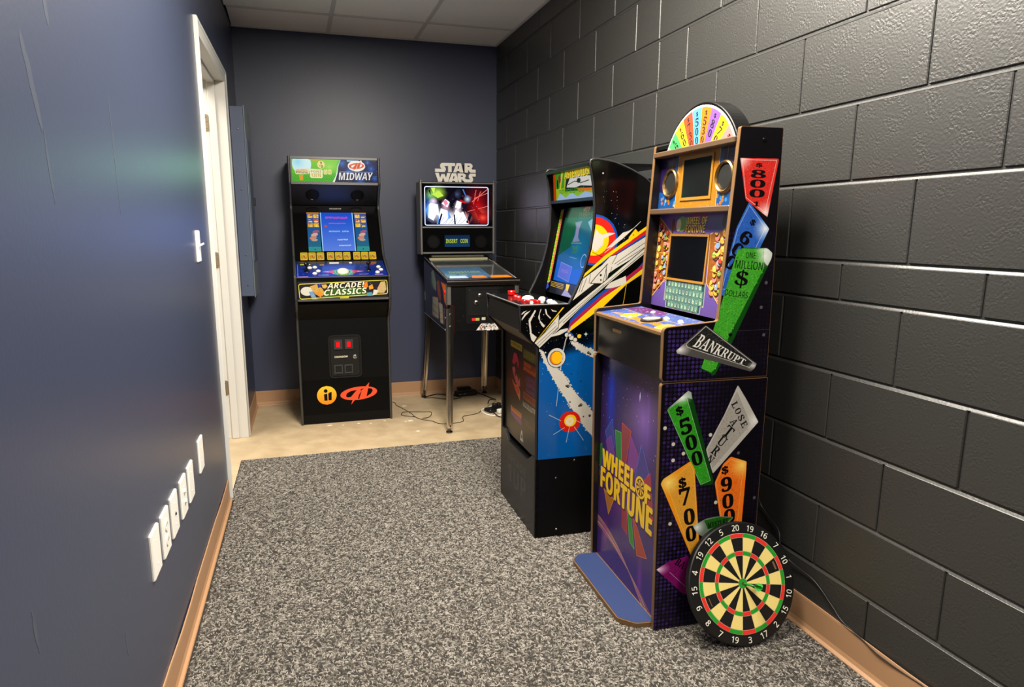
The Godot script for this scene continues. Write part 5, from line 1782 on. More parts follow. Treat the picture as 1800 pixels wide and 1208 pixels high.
func build_vector_cabinet() -> void:
	var ang := deg_to_rad(1.5)
	var w := 0.48
	var corner := Vector3(-0.588, 0.0, 2.441)
	var across := Vector3(-sin(ang), 0, cos(ang))
	var root := thing("arcade_cabinet", "black arcade cabinet with white rocket and striped space graphics on its side", "arcade cabinet", corner - across * (w / 2), -PI / 2 - ang)
	var lift := 0.0046
	# riser
	var m := MB.new()
	m.box(Vector3(0.014, 0.325, 0.47), 0.001, Transform3D(Basis(), Vector3(w / 2 - 0.007, lift + 0.1625, -0.235)))
	m.box(Vector3(0.014, 0.325, 0.47), 0.001, Transform3D(Basis(), Vector3(-w / 2 + 0.007, lift + 0.1625, -0.235)))
	m.box(Vector3(w - 0.03, 0.3, 0.012), 0.0, Transform3D(Basis(), Vector3(0, lift + 0.16, -0.46)))
	m.box(Vector3(w - 0.03, 0.012, 0.45), 0.0, Transform3D(Basis(), Vector3(0, lift + 0.29, -0.235)))
	var riser := obj("riser", m, black(0.38), root)
	m = MB.new()
	var scoop := PackedVector2Array([Vector2(w / 2, 0.0), Vector2(w / 2, 0.325), Vector2(w / 2 - 0.04, 0.325)])
	for i in 13:
		var t := i / 12.0
		scoop.append(Vector2(lerpf(w / 2 - 0.05, -w / 2 + 0.05, t), 0.325 - 0.036 * smoothstep(0.0, 0.16, t) * smoothstep(0.0, 0.16, 1.0 - t)))
	scoop.append_array([Vector2(-w / 2 + 0.04, 0.325), Vector2(-w / 2, 0.325), Vector2(-w / 2, 0.0)])
	var a := Art.new(Rect2(-w / 2, 0, w, 0.33), 1100, Color(0.075, 0.075, 0.078))
	a.text("ARCADE", Vector2(-0.005, 0.225), 0.036, Color(0.21, 0.205, 0.2), 0.25)
	a.text("1UP", Vector2(-0.005, 0.15), 0.085, Color(0.21, 0.205, 0.2), 0.25)
	m.prism(scoop, 0.014, Transform3D(Basis(), Vector3(0, lift, -0.014)), 0.002, a.r)
	obj("riser_front", m, art_mat(a, 0.4), riser, "riser front with faint grey lettering")
	for q in [[0.085, 0.244], [0.09, 0.03], [0.16, 0.31]]:
		m = MB.new()
		m.lathe(PackedVector2Array([Vector2(0, 0.0015), Vector2(0.003, 0.001), Vector2(0.0042, 0.0)]), 12, frame_at(Vector3(w / 2, lift + q[1], -q[0]), Vector3.UP, Vector3.RIGHT))
		obj("screw", m, shared("chrome", Color(0.75, 0.75, 0.75), 0.2, 1.0), riser)

	# sides
	var profile := pts([0.005, 0.325, 0.005, 0.765, -0.063, 0.83, -0.066, 0.923, -0.05, 0.923, 0.125, 0.923, 0.148, 0.966, 0.18, 1.039, 0.203, 1.122, 0.216, 1.205, 0.218, 1.286, 0.209, 1.366, 0.196, 1.43, 0.202, 1.443, 0.224, 1.446, 0.287, 1.437, 0.355, 1.413, 0.414, 1.383, 0.451, 1.35, 0.47, 1.315, 0.47, 0.325])
	var front_edge := pts([0.005, 0.325, 0.005, 0.765, -0.063, 0.83, -0.066, 0.923])
	var upper_edge := pts([0.125, 0.923, 0.148, 0.966, 0.18, 1.039, 0.203, 1.122, 0.216, 1.205, 0.218, 1.286, 0.209, 1.366, 0.196, 1.43, 0.202, 1.443, 0.224, 1.446, 0.287, 1.437, 0.355, 1.413, 0.414, 1.383, 0.451, 1.35, 0.47, 1.315])
	for s in [-1, 1]:
		m = MB.new()
		m.prism(profile, 0.016, side_frame(s * (w / 2 - 0.008) - 0.008))
		var side := obj("side_panel", m, black(0.22), root)
		for e in [front_edge, upper_edge]:
			var path := PackedVector3Array()
			for q in e:
				path.append(Vector3(s * (w / 2 - 0.008), q.y, -q.x))
			m = MB.new()
			m.tube(spline(path, 3) if e == upper_edge else path, 0.0066, 8)
			obj("edge_moulding", m, shared("moulding_dark", Color(0.1, 0.1, 0.105), 0.3), root)
		if s == 1:
			a = Art.new(Rect2(-0.07, 0.325, 0.545, 1.125), 1150, Color(0.02, 0.02, 0.022))
			vector_side_print(a)
			m = MB.new()
			var inner := MB.new().inset(reversed_if_clockwise(profile), 0.0035)
			m.prism(inner, 0.0006, side_frame(w / 2), 0.0, a.r)
			obj("side_print", m, art_mat(a, 0.16, 0.0, 0.86), side)
	var iw := w - 0.032
	# lower front with game stickers
	m = MB.new()
	m.box(Vector3(iw, 1.05, 0.012), 0.0, Transform3D(Basis(), Vector3(0, 0.86, -0.455)))
	m.box(Vector3(iw, 0.012, 0.3), 0.0, Transform3D(Basis(), Vector3(0, 1.43, -0.34)))
	obj("body", m, black(0.35), root)
	a = Art.new(Rect2(-iw / 2, 0.32, iw, 0.45), 1500, Color(0.03, 0.03, 0.031))
	sticker_print(a)
	m = MB.new()
	m.prism(rect(-iw / 2, 0.32, iw / 2, 0.77), 0.01, Transform3D(Basis(), Vector3(0, 0, -0.022)), 0.0, a.r)
	obj("front_panel", m, art_mat(a, 0.3), root)
	m = MB.new()
	var x := slope_frame(-0.007, 0.765, 0.062, 0.832)
	m.box(Vector3(iw, 0.098, 0.01), 0.0, x * Transform3D(Basis(), Vector3(0, 0.048, -0.006)))
	m.box(Vector3(iw, 0.09, 0.01), 0.0, Transform3D(Basis(), Vector3(0, 0.876, 0.058)))
	obj("deck_front", m, shared("satin_black", Color(0.06, 0.06, 0.06), 0.35), root)
	# control deck under clear sheet
	m = MB.new()
	m.box(Vector3(iw + 0.012, 0.014, 0.2), 0.002, Transform3D(Basis(), Vector3(0, 0.917, -0.034)))
	obj("control_deck", m, shared("deck_black", Color(0.045, 0.045, 0.047), 0.16), root)
	m = MB.new()
	m.tube(PackedVector3Array([Vector3(-w / 2 + 0.004, 0.925, 0.067), Vector3(w / 2 - 0.004, 0.925, 0.067)]), 0.003, 6)
	m.tube(PackedVector3Array([Vector3(w / 2 - 0.004, 0.925, 0.067), Vector3(w / 2 - 0.004, 0.925, -0.12)]), 0.003, 6)
	obj("deck_trim", m, shared("trim_grey", Color(0.45, 0.45, 0.45), 0.3, 0.5), root, "thin grey trim round the deck")
	var red := shared("red_plastic", Color(0.7, 0.06, 0.05), 0.25)
	var white := shared("white_plastic", Color(0.85, 0.84, 0.8), 0.25)
	x = frame_at(Vector3(0, 0.924, 0), Vector3.RIGHT, Vector3(0, 0, -1))
	m = MB.new()
	m.lathe(PackedVector2Array([Vector2(0, 0.02), Vector2(0.014, 0.0195), Vector2(0.0165, 0.016), Vector2(0.015, 0.003), Vector2(0.011, 0)]), 26, x * Transform3D(Basis(Vector3.RIGHT, PI / 2), Vector3(-0.148, 0.017, 0)))
	obj("spinner", m, red, root, "tall red knob")
	for q in [[-0.075, 0.018, 0.03, -0.3], [-0.03, 0.016, 0.026, -0.3], [0.117, 0.034, 0.03, 0.3], [0.135, 0.008, 0.026, 0.1], [0.1, -0.002, 0.018, 0.1]]:
		m = MB.new()
		m.prism(rounded(rect(-q[2], -0.010, q[2], 0.010), 0.008), 0.008, x * Transform3D(Basis(Vector3(0, 0, 1), q[3]), Vector3(q[0], q[1] - 0.004, 0)), 0.003)
		obj("button", m, red, root, "flat red button")
	m = MB.new()
	var dome := PackedVector2Array()
	for i in 9:
		dome.append(Vector2(sin(PI / 2 * i / 8.0) * 0.024, 0.004 + cos(PI / 2 * i / 8.0) * 0.013))
	dome.append(Vector2(0.027, 0.0))
	m.lathe(dome, 28, x * Transform3D(Basis(Vector3.RIGHT, PI / 2), Vector3(0.043, 0.027, 0)))
	obj("trackball", m, white, root, "white trackball")
	for q in [[0.020, 0.095], [0.053, 0.081], [0.129, 0.088], [0.092, 0.068], [0.178, 0.082], [0.213, 0.074]]:
		push_button(root, x * Transform3D(Basis(), Vector3(q[0], q[1], 0)), 0.0135, 0.0085, white)
	push_button(root, x * Transform3D(Basis(), Vector3(0.17, 0.0, 0)), 0.007, 0.008, white)
	# bezel, screen, side strips
	x = slope_frame(-0.195, 0.93, -0.262, 1.285)
	a = Art.new(Rect2(-iw / 2, 0, iw, 0.365), 1300, Color(0.02, 0.02, 0.03))
	vector_bezel_print(a, iw)
	m = MB.new()
	m.prism(rect(-iw / 2, 0, iw / 2, 0.362), 0.006, x * Transform3D(Basis(), Vector3(0, 0, -0.006)), 0.0, Rect2(-iw / 2, 0, iw, 0.365))
	obj("bezel", m, art_mat(a, 0.2), root, "printed screen surround")
	a = Art.new(Rect2(-0.15, 0.055, 0.305, 0.265), 1300, Color(0.1, 0.4, 0.5))
	vector_screen_print(a)
	m = MB.new()
	m.prism(rect(-0.15, 0.055, 0.155, 0.32), 0.001, x, 0.0, a.r)
	obj("screen", m, art_mat(a, 0.1, 0.85), root, "lit blue and green game screen")
	# marquee
	x = slope_frame(-0.228, 1.315, -0.222, 1.435)
	a = Art.new(Rect2(-iw / 2, 0, iw, 0.12), 1500, Color(0.95, 0.75, 0.1))
	vector_marquee_print(a, iw)
	m = MB.new()
	m.prism(rect(-iw / 2, 0, iw / 2, 0.12), 0.006, x * Transform3D(Basis(), Vector3(0, 0, -0.006)), 0.0, a.r)
	obj("marquee", m, art_mat(a, 0.25, 0.8), root, "yellow and green lit marquee")
	m = MB.new()
	m.box(Vector3(iw, 0.01, 0.05), 0.0, Transform3D(Basis(), Vector3(0, 1.309, -0.247)))
	m.box(Vector3(iw, 0.012, 0.014), 0.0, Transform3D(Basis(), Vector3(0, 1.31, -0.222)))
	obj("marquee_rail", m, shared("rail_navy", Color(0.05, 0.06, 0.12), 0.3), root)


func reversed_if_clockwise(p: PackedVector2Array) -> PackedVector2Array:
	var r := p.duplicate()
	if Geometry2D.is_polygon_clockwise(r):
		r.reverse()
	return r


func vector_side_print(a: Art) -> void:
	var bone := Color(0.80, 0.78, 0.73)
	var ink := Color(0.03, 0.03, 0.035)
	var yel := Color(0.93, 0.76, 0.08)
	var redc := Color(0.80, 0.12, 0.10)
	var blu := Color(0.10, 0.28, 0.62)
	# blue lower sky
	var sky := pts([-0.07, 0.325, 0.475, 0.325, 0.475, 0.86, 0.24, 0.825, 0.12, 0.775, 0.0, 0.735, -0.07, 0.73])
	a.poly(sky, Color(0.02, 0.33, 0.62))
	for i in 24:
		a.glow(Vector2(-0.02 + i * 0.021, 0.745 + i * 0.0046), 0.06, Color(0.01, 0.02, 0.05, 0.75), 0.05, 1.3)
	a.specks(pts([0.0, 0.66, 0.3, 0.70, 0.3, 0.92, 0.0, 0.85]), 150, 0.0018, [Color(0.9, 0.95, 1.0), Color(0.5, 0.7, 0.9)])
	a.specks(pts([0.0, 0.34, 0.3, 0.34, 0.3, 0.7, 0.0, 0.7]), 40, 0.002, [Color(0.8, 0.9, 1.0), Color(0.05, 0.15, 0.3)])
	a.specks(pts([0.24, 1.36, 0.29, 1.36, 0.34, 1.2, 0.38, 1.14, 0.3, 1.14, 0.25, 1.25]), 110, 0.002, [Color(0.95, 0.95, 0.95), Color(0.6, 0.6, 0.6)])
	a.disc(Vector2(0.243, 1.398), 0.003, bone)
	# ringed disc
	var c := Vector2(0.216, 1.159)
	a.disc(c, 0.094, blu, 0.093)
	a.disc(c, 0.085, Color(0.83, 0.14, 0.1), 0.084)
	a.disc(c, 0.058, yel, 0.057)
	a.poly(pts([0.2, 1.13, 0.213, 1.172, 0.224, 1.198, 0.233, 1.186, 0.246, 1.178, 0.272, 1.186, 0.300, 1.184, 0.276, 1.174, 0.255, 1.165, 0.251, 1.142, 0.236, 1.128, 0.222, 1.116]), bone)
	a.line(pts([0.21, 1.115, 0.3, 1.075]), 0.0015, ink)
	# small slim craft above the rocket
	a.poly(pts([0.262, 1.125, 0.292, 1.136, 0.345, 1.178, 0.401, 1.227, 0.385, 1.21, 0.352, 1.192, 0.33, 1.186, 0.31, 1.168]), bone)
	a.line(pts([0.258, 1.112, 0.33, 1.165, 0.4, 1.226]), 0.002, bone)
	a.poly(pts([0.35, 1.145, 0.366, 1.155, 0.372, 1.18, 0.388, 1.165, 0.395, 1.185, 0.38, 1.2, 0.355, 1.17]), yel)
	# upper stripes
	a.poly(pts([0.48, 1.245, 0.48, 1.233, 0.273, 1.095, 0.173, 1.02, 0.168, 1.026, 0.261, 1.103]), yel)
	a.poly(pts([0.48, 1.233, 0.48, 1.215, 0.284, 1.096, 0.273, 1.094]), redc)
	a.poly(pts([0.48, 1.215, 0.48, 1.2, 0.31, 1.105, 0.284, 1.096]), blu)
	# rocket body
	var hull := pts([0.48, 1.204, 0.48, 1.148, 0.309, 1.055, 0.235, 1.008, 0.12, 0.925, 0.128, 0.948, 0.174, 1.018, 0.25, 1.068, 0.28, 1.099, 0.307, 1.105])
	a.poly(hull, bone)
	a.line(hull, 0.0016, ink, true)
	a.poly(pts([0.273, 1.066, 0.224, 1.022, 0.206, 1.001, 0.266, 0.999, 0.288, 1.066]), bone)
	a.line(pts([0.273, 1.072, 0.224, 1.022, 0.206, 1.0, 0.266, 0.998, 0.268, 1.01, 0.268, 1.06]), 0.0024, ink)
	for q in [[0.27, 1.066, 0.255, 1.0], [0.29, 1.06, 0.277, 1.01], [0.31, 1.105, 0.29, 1.07], [0.48, 1.186, 0.3, 1.07], [0.48, 1.165, 0.31, 1.066], [0.175, 1.015, 0.16, 0.968], [0.205, 1.035, 0.2, 1.0], [0.19, 1.02, 0.17, 0.97]]:
		a.line(pts([q[0], q[1], q[2], q[3]]), 0.0014, ink)
	a.disc(Vector2(0.246, 1.03), 0.004, ink)
	a.disc(Vector2(0.247, 1.012), 0.003, ink)
	# lower boom and rear of the rocket
	var tube := pts([0.48, 1.173, 0.48, 1.15, 0.257, 0.981, 0.165, 0.905, 0.09, 0.836, 0.004, 0.759, -0.01, 0.762, -0.016, 0.781, 0.06, 0.845, 0.104, 0.886, 0.165, 0.935, 0.257, 1.003])
	a.poly(tube, bone)
	a.line(tube, 0.0024, ink, true)
	a.line(pts([0.48, 1.158, 0.257, 0.988, 0.1, 0.856]), 0.0016, ink)
	a.line(pts([0.26, 0.995, 0.12, 0.885, 0.06, 0.832]), 0.0012, ink)
	a.poly(pts([0.085, 0.89, 0.083, 0.836, 0.0, 0.762, -0.015, 0.78, 0.028, 0.822]), bone)
	a.line(pts([0.085, 0.89, 0.082, 0.838, 0.06, 0.815]), 0.0018, ink)
	for q in [[0.07, 0.86, -0.01, 0.786], [0.075, 0.846, -0.006, 0.776], [0.08, 0.84, 0.0, 0.768]]:
		a.line(pts(q), 0.0012, ink)
	a.poly(pts([0.097, 0.914, 0.104, 0.914, 0.0, 0.794, -0.014, 0.783]), yel)
	a.line(pts([0.103, 0.912, -0.012, 0.784]), 0.0015, ink)
	a.poly(pts([0.045, 0.803, 0.09, 0.83, 0.118, 0.836, 0.125, 0.826, 0.09, 0.812]), bone)
	a.poly(pts([0.09, 0.812, 0.115, 0.822, 0.128, 0.812, 0.148, 0.8, 0.14, 0.812, 0.12, 0.828]), Color(0.16, 0.34, 0.66))
	# lower stripes
	a.poly(pts([0.262, 0.975, 0.345, 1.0, 0.43, 1.09, 0.48, 1.135, 0.48, 1.1, 0.352, 0.996, 0.28, 0.958, 0.147, 0.859, 0.118, 0.818, 0.128, 0.866, 0.17, 0.91]), blu)
	a.poly(pts([0.48, 1.112, 0.48, 1.098, 0.352, 1.006, 0.258, 0.945, 0.132, 0.842, 0.118, 0.82, 0.13, 0.856, 0.258, 0.96, 0.345, 1.018]), Color(0.66, 0.12, 0.24))
	a.poly(pts([0.48, 1.098, 0.48, 1.07, 0.352, 0.993, 0.26, 0.911, 0.123, 0.819, 0.115, 0.815, 0.132, 0.842, 0.258, 0.945, 0.346, 1.0]), yel)
	a.poly(pts([0.262, 0.978, 0.282, 1.001, 0.348, 1.027, 0.352, 0.996, 0.3, 0.982]), bone)
	a.line(pts([0.262, 0.978, 0.282, 1.001, 0.348, 1.027]), 0.002, ink)
	a.line(pts([0.352, 0.996, 0.345, 0.94, 0.337, 0.9]), 0.0022, Color(0.85, 0.65, 0.1))
	a.line(pts([0.131, 0.84, 0.112, 0.79, 0.1, 0.735]), 0.0045, bone)
	a.line(pts([0.131, 0.84, 0.112, 0.79, 0.1, 0.735]), 0.001, ink)
	# curved white trails by the deck
	for q in [[-0.011, 0.908, -0.035, 0.87, -0.028, 0.816, -0.019, 0.78, -0.002, 0.806, -0.022, 0.822, -0.027, 0.864, -0.006, 0.905], [0.011, 0.91, 0.002, 0.881, 0.015, 0.85, 0.024, 0.841, 0.03, 0.847, 0.010, 0.868, 0.008, 0.892, 0.015, 0.91], [0.028, 0.91, 0.031, 0.892, 0.049, 0.873, 0.053, 0.876, 0.038, 0.89, 0.033, 0.91], [0.05, 0.91, 0.058, 0.9, 0.075, 0.898, 0.073, 0.902, 0.061, 0.904], [-0.039, 0.907, -0.054, 0.903, -0.063, 0.895, -0.062, 0.89, -0.05, 0.9], [-0.026, 0.907, -0.048, 0.897, -0.063, 0.874, -0.063, 0.868, -0.044, 0.89]]:
		a.poly(pts(q), bone)
	a.specks(pts([-0.06, 0.9, -0.03, 0.9, -0.03, 0.8, -0.05, 0.82]), 14, 0.0026, [bone])
	a.specks(pts([-0.02, 0.9, 0.03, 0.9, 0.0, 0.8]), 14, 0.0026, [bone])
	a.poly(rounded(pts([0.22, 0.886, 0.235, 0.898, 0.26, 0.9, 0.26, 0.896, 0.236, 0.893]), 0.003), bone)
	# dust trails, sun, burst
	var trail := pts([0.007, 0.763, 0.027, 0.75, 0.04, 0.715, 0.047, 0.7, 0.075, 0.688, 0.103, 0.667, 0.12, 0.64, 0.136, 0.611, 0.17, 0.57, 0.203, 0.537, 0.222, 0.513, 0.25, 0.49, 0.25, 0.385, 0.206, 0.434, 0.18, 0.47, 0.147, 0.517, 0.125, 0.552, 0.105, 0.582, 0.08, 0.62, 0.06, 0.654, 0.04, 0.69, 0.023, 0.724])
	a.poly(trail, bone)
	for i in trail.size():
		for k in 5:
			var p := trail[i].lerp(trail[(i + 1) % trail.size()], k / 5.0)
			a.disc(p + Vector2(a.rng.randf_range(-0.004, 0.004), a.rng.randf_range(-0.004, 0.004)), a.rng.randf_range(0.001, 0.004), bone)
	var puff := pts([0.132, 0.783, 0.16, 0.777, 0.197, 0.757, 0.26, 0.742, 0.26, 0.70, 0.198, 0.731, 0.157, 0.756])
	a.poly(puff, bone)
	for i in puff.size():
		for k in 4:
			a.disc(puff[i].lerp(puff[(i + 1) % puff.size()], k / 4.0), a.rng.randf_range(0.002, 0.005), bone)
	for q in [[0.116, 0.81, 0.008], [0.135, 0.798, 0.009], [0.15, 0.79, 0.008], [0.128, 0.808, 0.006]]:
		a.disc(Vector2(q[0], q[1]), q[2] + 0.0015, ink)
		a.disc(Vector2(q[0], q[1]), q[2], bone)
	for q in [[0.205, 0.738, 0.005], [0.213, 0.732, 0.004], [0.126, 0.612, 0.006], [0.119, 0.614, 0.004], [0.18, 0.535, 0.006], [0.173, 0.532, 0.004], [0.218, 0.49, 0.005], [0.192, 0.488, 0.003], [0.14, 0.66, 0.003], [0.178, 0.63, 0.0035], [0.17, 0.66, 0.003], [0.135, 0.55, 0.003]]:
		a.disc(Vector2(q[0], q[1]), q[2], ink)
		a.disc(Vector2(q[0] + 0.001, q[1] + 0.0008), q[2] * 0.4, Color(0.6, 0.62, 0.65))
	a.disc(Vector2(0.077, 0.725), 0.0375, ink, 0.0385)
	a.disc(Vector2(0.077, 0.725), 0.0355, bone, 0.0365)
	a.disc(Vector2(0.076, 0.724), 0.026, ink, 0.027)
	a.disc(Vector2(0.076, 0.724), 0.0242, Color(0.93, 0.5, 0.05), 0.0252)
	a.disc(Vector2(0.079, 0.725), 0.021, Color(0.97, 0.72, 0.08), 0.0235)
	a.line(pts([0.104, 0.757, 0.094, 0.68]), 0.003, bone)
	a.disc(Vector2(0.136, 0.472), 0.044, redc, 0.042)
	a.disc(Vector2(0.138, 0.476), 0.025, yel, 0.024)
	for i in 9:
		a.disc(Vector2(0.136, 0.474) + Vector2.from_angle(i * 0.7) * 0.011, 0.007, Color(0.88, 0.82, 0.7))
	for q in [[0.05, 0.505, 0.1, 0.478], [0.07, 0.425, 0.115, 0.45], [0.123, 0.39, 0.135, 0.45], [0.195, 0.392, 0.155, 0.45], [0.08, 0.537, 0.088, 0.62], [0.19, 0.46, 0.155, 0.478]]:
		a.line(pts(q), 0.0018, bone)
	a.disc(Vector2(0.166, 0.803), 0.008, yel)
	a.poly(pts([0.19, 0.812, 0.193, 0.819, 0.196, 0.812, 0.203, 0.81, 0.196, 0.808, 0.193, 0.8, 0.19, 0.808, 0.183, 0.81]), Color(0.85, 0.9, 0.9))


func sticker_print(a: Art) -> void:
	# small game badges in two columns; the lettering is too small to read
	a.glow(Vector2(-0.02, 0.655), 0.17, Color(0.35, 0.05, 0.05, 0.9), 0.05, 1.0)
	a.poly(pts([-0.138, 0.71, 0.02, 0.71, 0.02, 0.738, -0.138, 0.735]), Color(0.62, 0.52, 0.08))
	a.scrawl(Vector2(-0.06, 0.724), 0.14, 0.016, Color(0.2, 0.16, 0.05), 8)
	a.poly(rect(0.035, 0.688, 0.21, 0.73), Color(0.28, 0.25, 0.04))
	a.scrawl(Vector2(0.12, 0.709), 0.16, 0.03, Color(0.55, 0.5, 0.1), 7)
	a.poly(rounded(pts([-0.115, 0.64, -0.09, 0.69, -0.05, 0.69, -0.02, 0.655, -0.03, 0.63, -0.05, 0.66, -0.08, 0.64]), 0.006), Color(0.72, 0.1, 0.2))
	a.poly(pts([-0.115, 0.62, -0.08, 0.63, -0.02, 0.58, -0.005, 0.6, 0.0, 0.56, -0.06, 0.565, -0.1, 0.6]), Color(0.7, 0.3, 0.32))
	a.disc(Vector2(-0.065, 0.604), 0.012, Color(0.25, 0.08, 0.1))
	a.poly(pts([-0.12, 0.57, -0.07, 0.555, -0.03, 0.565, 0.0, 0.54, 0.0, 0.50, -0.03, 0.515, -0.07, 0.535]), Color(0.75, 0.4, 0.25))
	a.poly(pts([-0.11, 0.565, -0.07, 0.55, -0.03, 0.556, -0.01, 0.53, -0.03, 0.522, -0.07, 0.54]), Color(0.72, 0.16, 0.06))
	a.poly(rect(0.04, 0.64, 0.205, 0.68), Color(0.5, 0.12, 0.03))
	a.scrawl(Vector2(0.09, 0.67), 0.09, 0.014, Color(0.85, 0.4, 0.1), 5)
	a.scrawl(Vector2(0.12, 0.65), 0.16, 0.014, Color(0.8, 0.35, 0.06), 8)
	for i in 3:
		a.scrawl(Vector2(0.13, 0.618 - 0.024 * i), 0.11, 0.018, Color(0.36, 0.2, 0.5), 5)
	a.poly(rect(0.04, 0.523, 0.2, 0.555), Color(0.5, 0.14, 0.04))
	a.scrawl(Vector2(0.12, 0.54), 0.14, 0.014, Color(0.1, 0.03, 0.02), 7)
	a.scrawl(Vector2(0.12, 0.502), 0.165, 0.022, Color(0.66, 0.64, 0.58), 7)
	a.poly(rect(-0.13, 0.43, 0.02, 0.452), Color(0.75, 0.42, 0.06))
	a.scrawl(Vector2(-0.055, 0.446), 0.13, 0.012, Color(0.3, 0.12, 0.02), 5)
	a.poly(pts([-0.13, 0.43, 0.02, 0.43, 0.02, 0.4, -0.08, 0.408, -0.13, 0.412]), Color(0.45, 0.2, 0.42))
	a.scrawl(Vector2(0.13, 0.425), 0.14, 0.011, Color(0.42, 0.16, 0.14), 8)
	a.line(pts([0.05, 0.44, 0.11, 0.438]), 0.002, Color(0.5, 0.46, 0.42))
	var peak := Vector2(0.025, 0.362)
	a.poly(PackedVector2Array([peak + Vector2(-0.022, -0.026), peak + Vector2(0.022, -0.026), peak + Vector2(0.006, 0.02), peak + Vector2(-0.006, 0.02)]), Color(0.7, 0.68, 0.64))
	a.poly(PackedVector2Array([peak + Vector2(-0.012, -0.014), peak + Vector2(0.012, -0.014), peak + Vector2(0.0, 0.008)]), Color(0.06, 0.06, 0.06))


func vector_bezel_print(a: Art, w: float) -> void:
	var x0 := -w / 2
	for i in 60:
		var t := i / 59.0
		var cols := [Color(0.4, 0.7, 0.12), Color(0.75, 0.7, 0.1), Color(0.8, 0.3, 0.15), Color(0.72, 0.5, 0.45)]
		var y := 0.04 + 0.31 * t
		var h := 0.0055
		var wd := 0.032
		a.poly(PackedVector2Array([Vector2(x0 + 0.004, y), Vector2(x0 + 0.004 + wd * 0.5, y), Vector2(x0 + 0.004 + wd * 0.5, y + h), Vector2(x0 + 0.004, y + h)]), cols[0 if i % 3 else 1])
		a.poly(PackedVector2Array([Vector2(x0 + 0.004 + wd * 0.5, y), Vector2(x0 + 0.004 + wd, y + 0.004), Vector2(x0 + 0.004 + wd, y + h + 0.004), Vector2(x0 + 0.004 + wd * 0.5, y + h)]), cols[2 + i % 2])
	a.poly(pts([x0 + 0.004, 0.01, x0 + 0.03, 0.02, x0 + 0.02, 0.04, x0 + 0.004, 0.04]), Color(0.2, 0.3, 0.75))
	a.poly(rect(0.08, 0.322, w / 2, 0.36), Color(0.05, 0.12, 0.4))
	a.poly(rect(w / 2 - 0.04, 0.3, w / 2, 0.36), Color(0.3, 0.45, 0.12))
	swoosh(a, Vector2(0.06, 0.35), 0.00026, Color(0.85, 0.2, 0.25), Color(0.8, 0.8, 0.78))
	a.text("TEMPEST", Vector2(0.07, 0.329), 0.02, Color(0.68, 0.74, 0.45), 0.16)
	a.poly(rect(x0 + 0.05, 0.0, w / 2, 0.05), Color(0.09, 0.1, 0.13))
	for i in 4:
		a.line(pts([x0 + 0.05, 0.048 - 0.006 * i, x0 + 0.2, 0.045 - 0.006 * i]), 0.002, Color(0.75, 0.6, 0.08))
	a.poly(pts([0.0, 0.05, 0.04, 0.05, 0.03, 0.02, 0.01, 0.0]), Color(0.75, 0.65, 0.15))
	a.poly(pts([0.0, 0.03, 0.08, 0.006, 0.09, 0.0, -0.03, 0.0]), Color(0.5, 0.5, 0.66))


func vector_screen_print(a: Art) -> void:
	a.fade(a.r, Color(0.12, 0.36, 0.42), Color(0.1, 0.42, 0.75))
	a.poly(pts([-0.15, 0.32, 0.0, 0.32, -0.03, 0.2, -0.15, 0.16]), Color(0.08, 0.34, 0.26))
	a.glow(Vector2(-0.08, 0.26), 0.1, Color(0.1, 0.4, 0.22, 0.8), 0.08)
	a.glow(Vector2(0.05, 0.2), 0.12, Color(0.12, 0.5, 0.62, 0.8), 0.09)
	a.poly(pts([-0.15, 0.055, -0.15, 0.15, 0.0, 0.11, 0.155, 0.12, 0.155, 0.055]), Color(0.12, 0.4, 0.82))
	a.poly(pts([-0.03, 0.3, 0.04, 0.305, 0.025, 0.27, 0.03, 0.24, 0.055, 0.225, -0.02, 0.22, -0.005, 0.25, -0.01, 0.28]), Color(0.5, 0.55, 0.68))
	a.scrawl(Vector2(0.01, 0.265), 0.03, 0.06, Color(0.62, 0.55, 0.7), 3)
	a.line(pts([-0.03, 0.216, 0.075, 0.218]), 0.0025, Color(0.7, 0.6, 0.35))
	a.scrawl(Vector2(0.02, 0.198), 0.06, 0.014, Color(0.3, 0.55, 0.25), 5)
	a.scrawl(Vector2(0.02, 0.182), 0.05, 0.012, Color(0.3, 0.5, 0.2), 5)
	a.line(pts([-0.02, 0.16, 0.06, 0.155]), 0.0015, Color(0.6, 0.75, 0.85))
	a.poly(pts([-0.11, 0.075, -0.1, 0.135, 0.03, 0.12, 0.02, 0.06]), Color(0.38, 0.45, 0.85))
	a.line(pts([-0.11, 0.075, -0.1, 0.135, 0.03, 0.12, 0.02, 0.06]), 0.002, Color(0.6, 0.65, 0.92), true)
	a.scrawl(Vector2(-0.04, 0.1), 0.08, 0.014, Color(0.6, 0.5, 0.85), 6)
	a.line(circle(Vector2(0.13, 0.15), 0.025), 0.004, Color(0.6, 0.75, 0.95), true)
	a.poly(pts([0.1, 0.3, 0.155, 0.32, 0.155, 0.26, 0.13, 0.28]), Color(0.55, 0.72, 0.82))


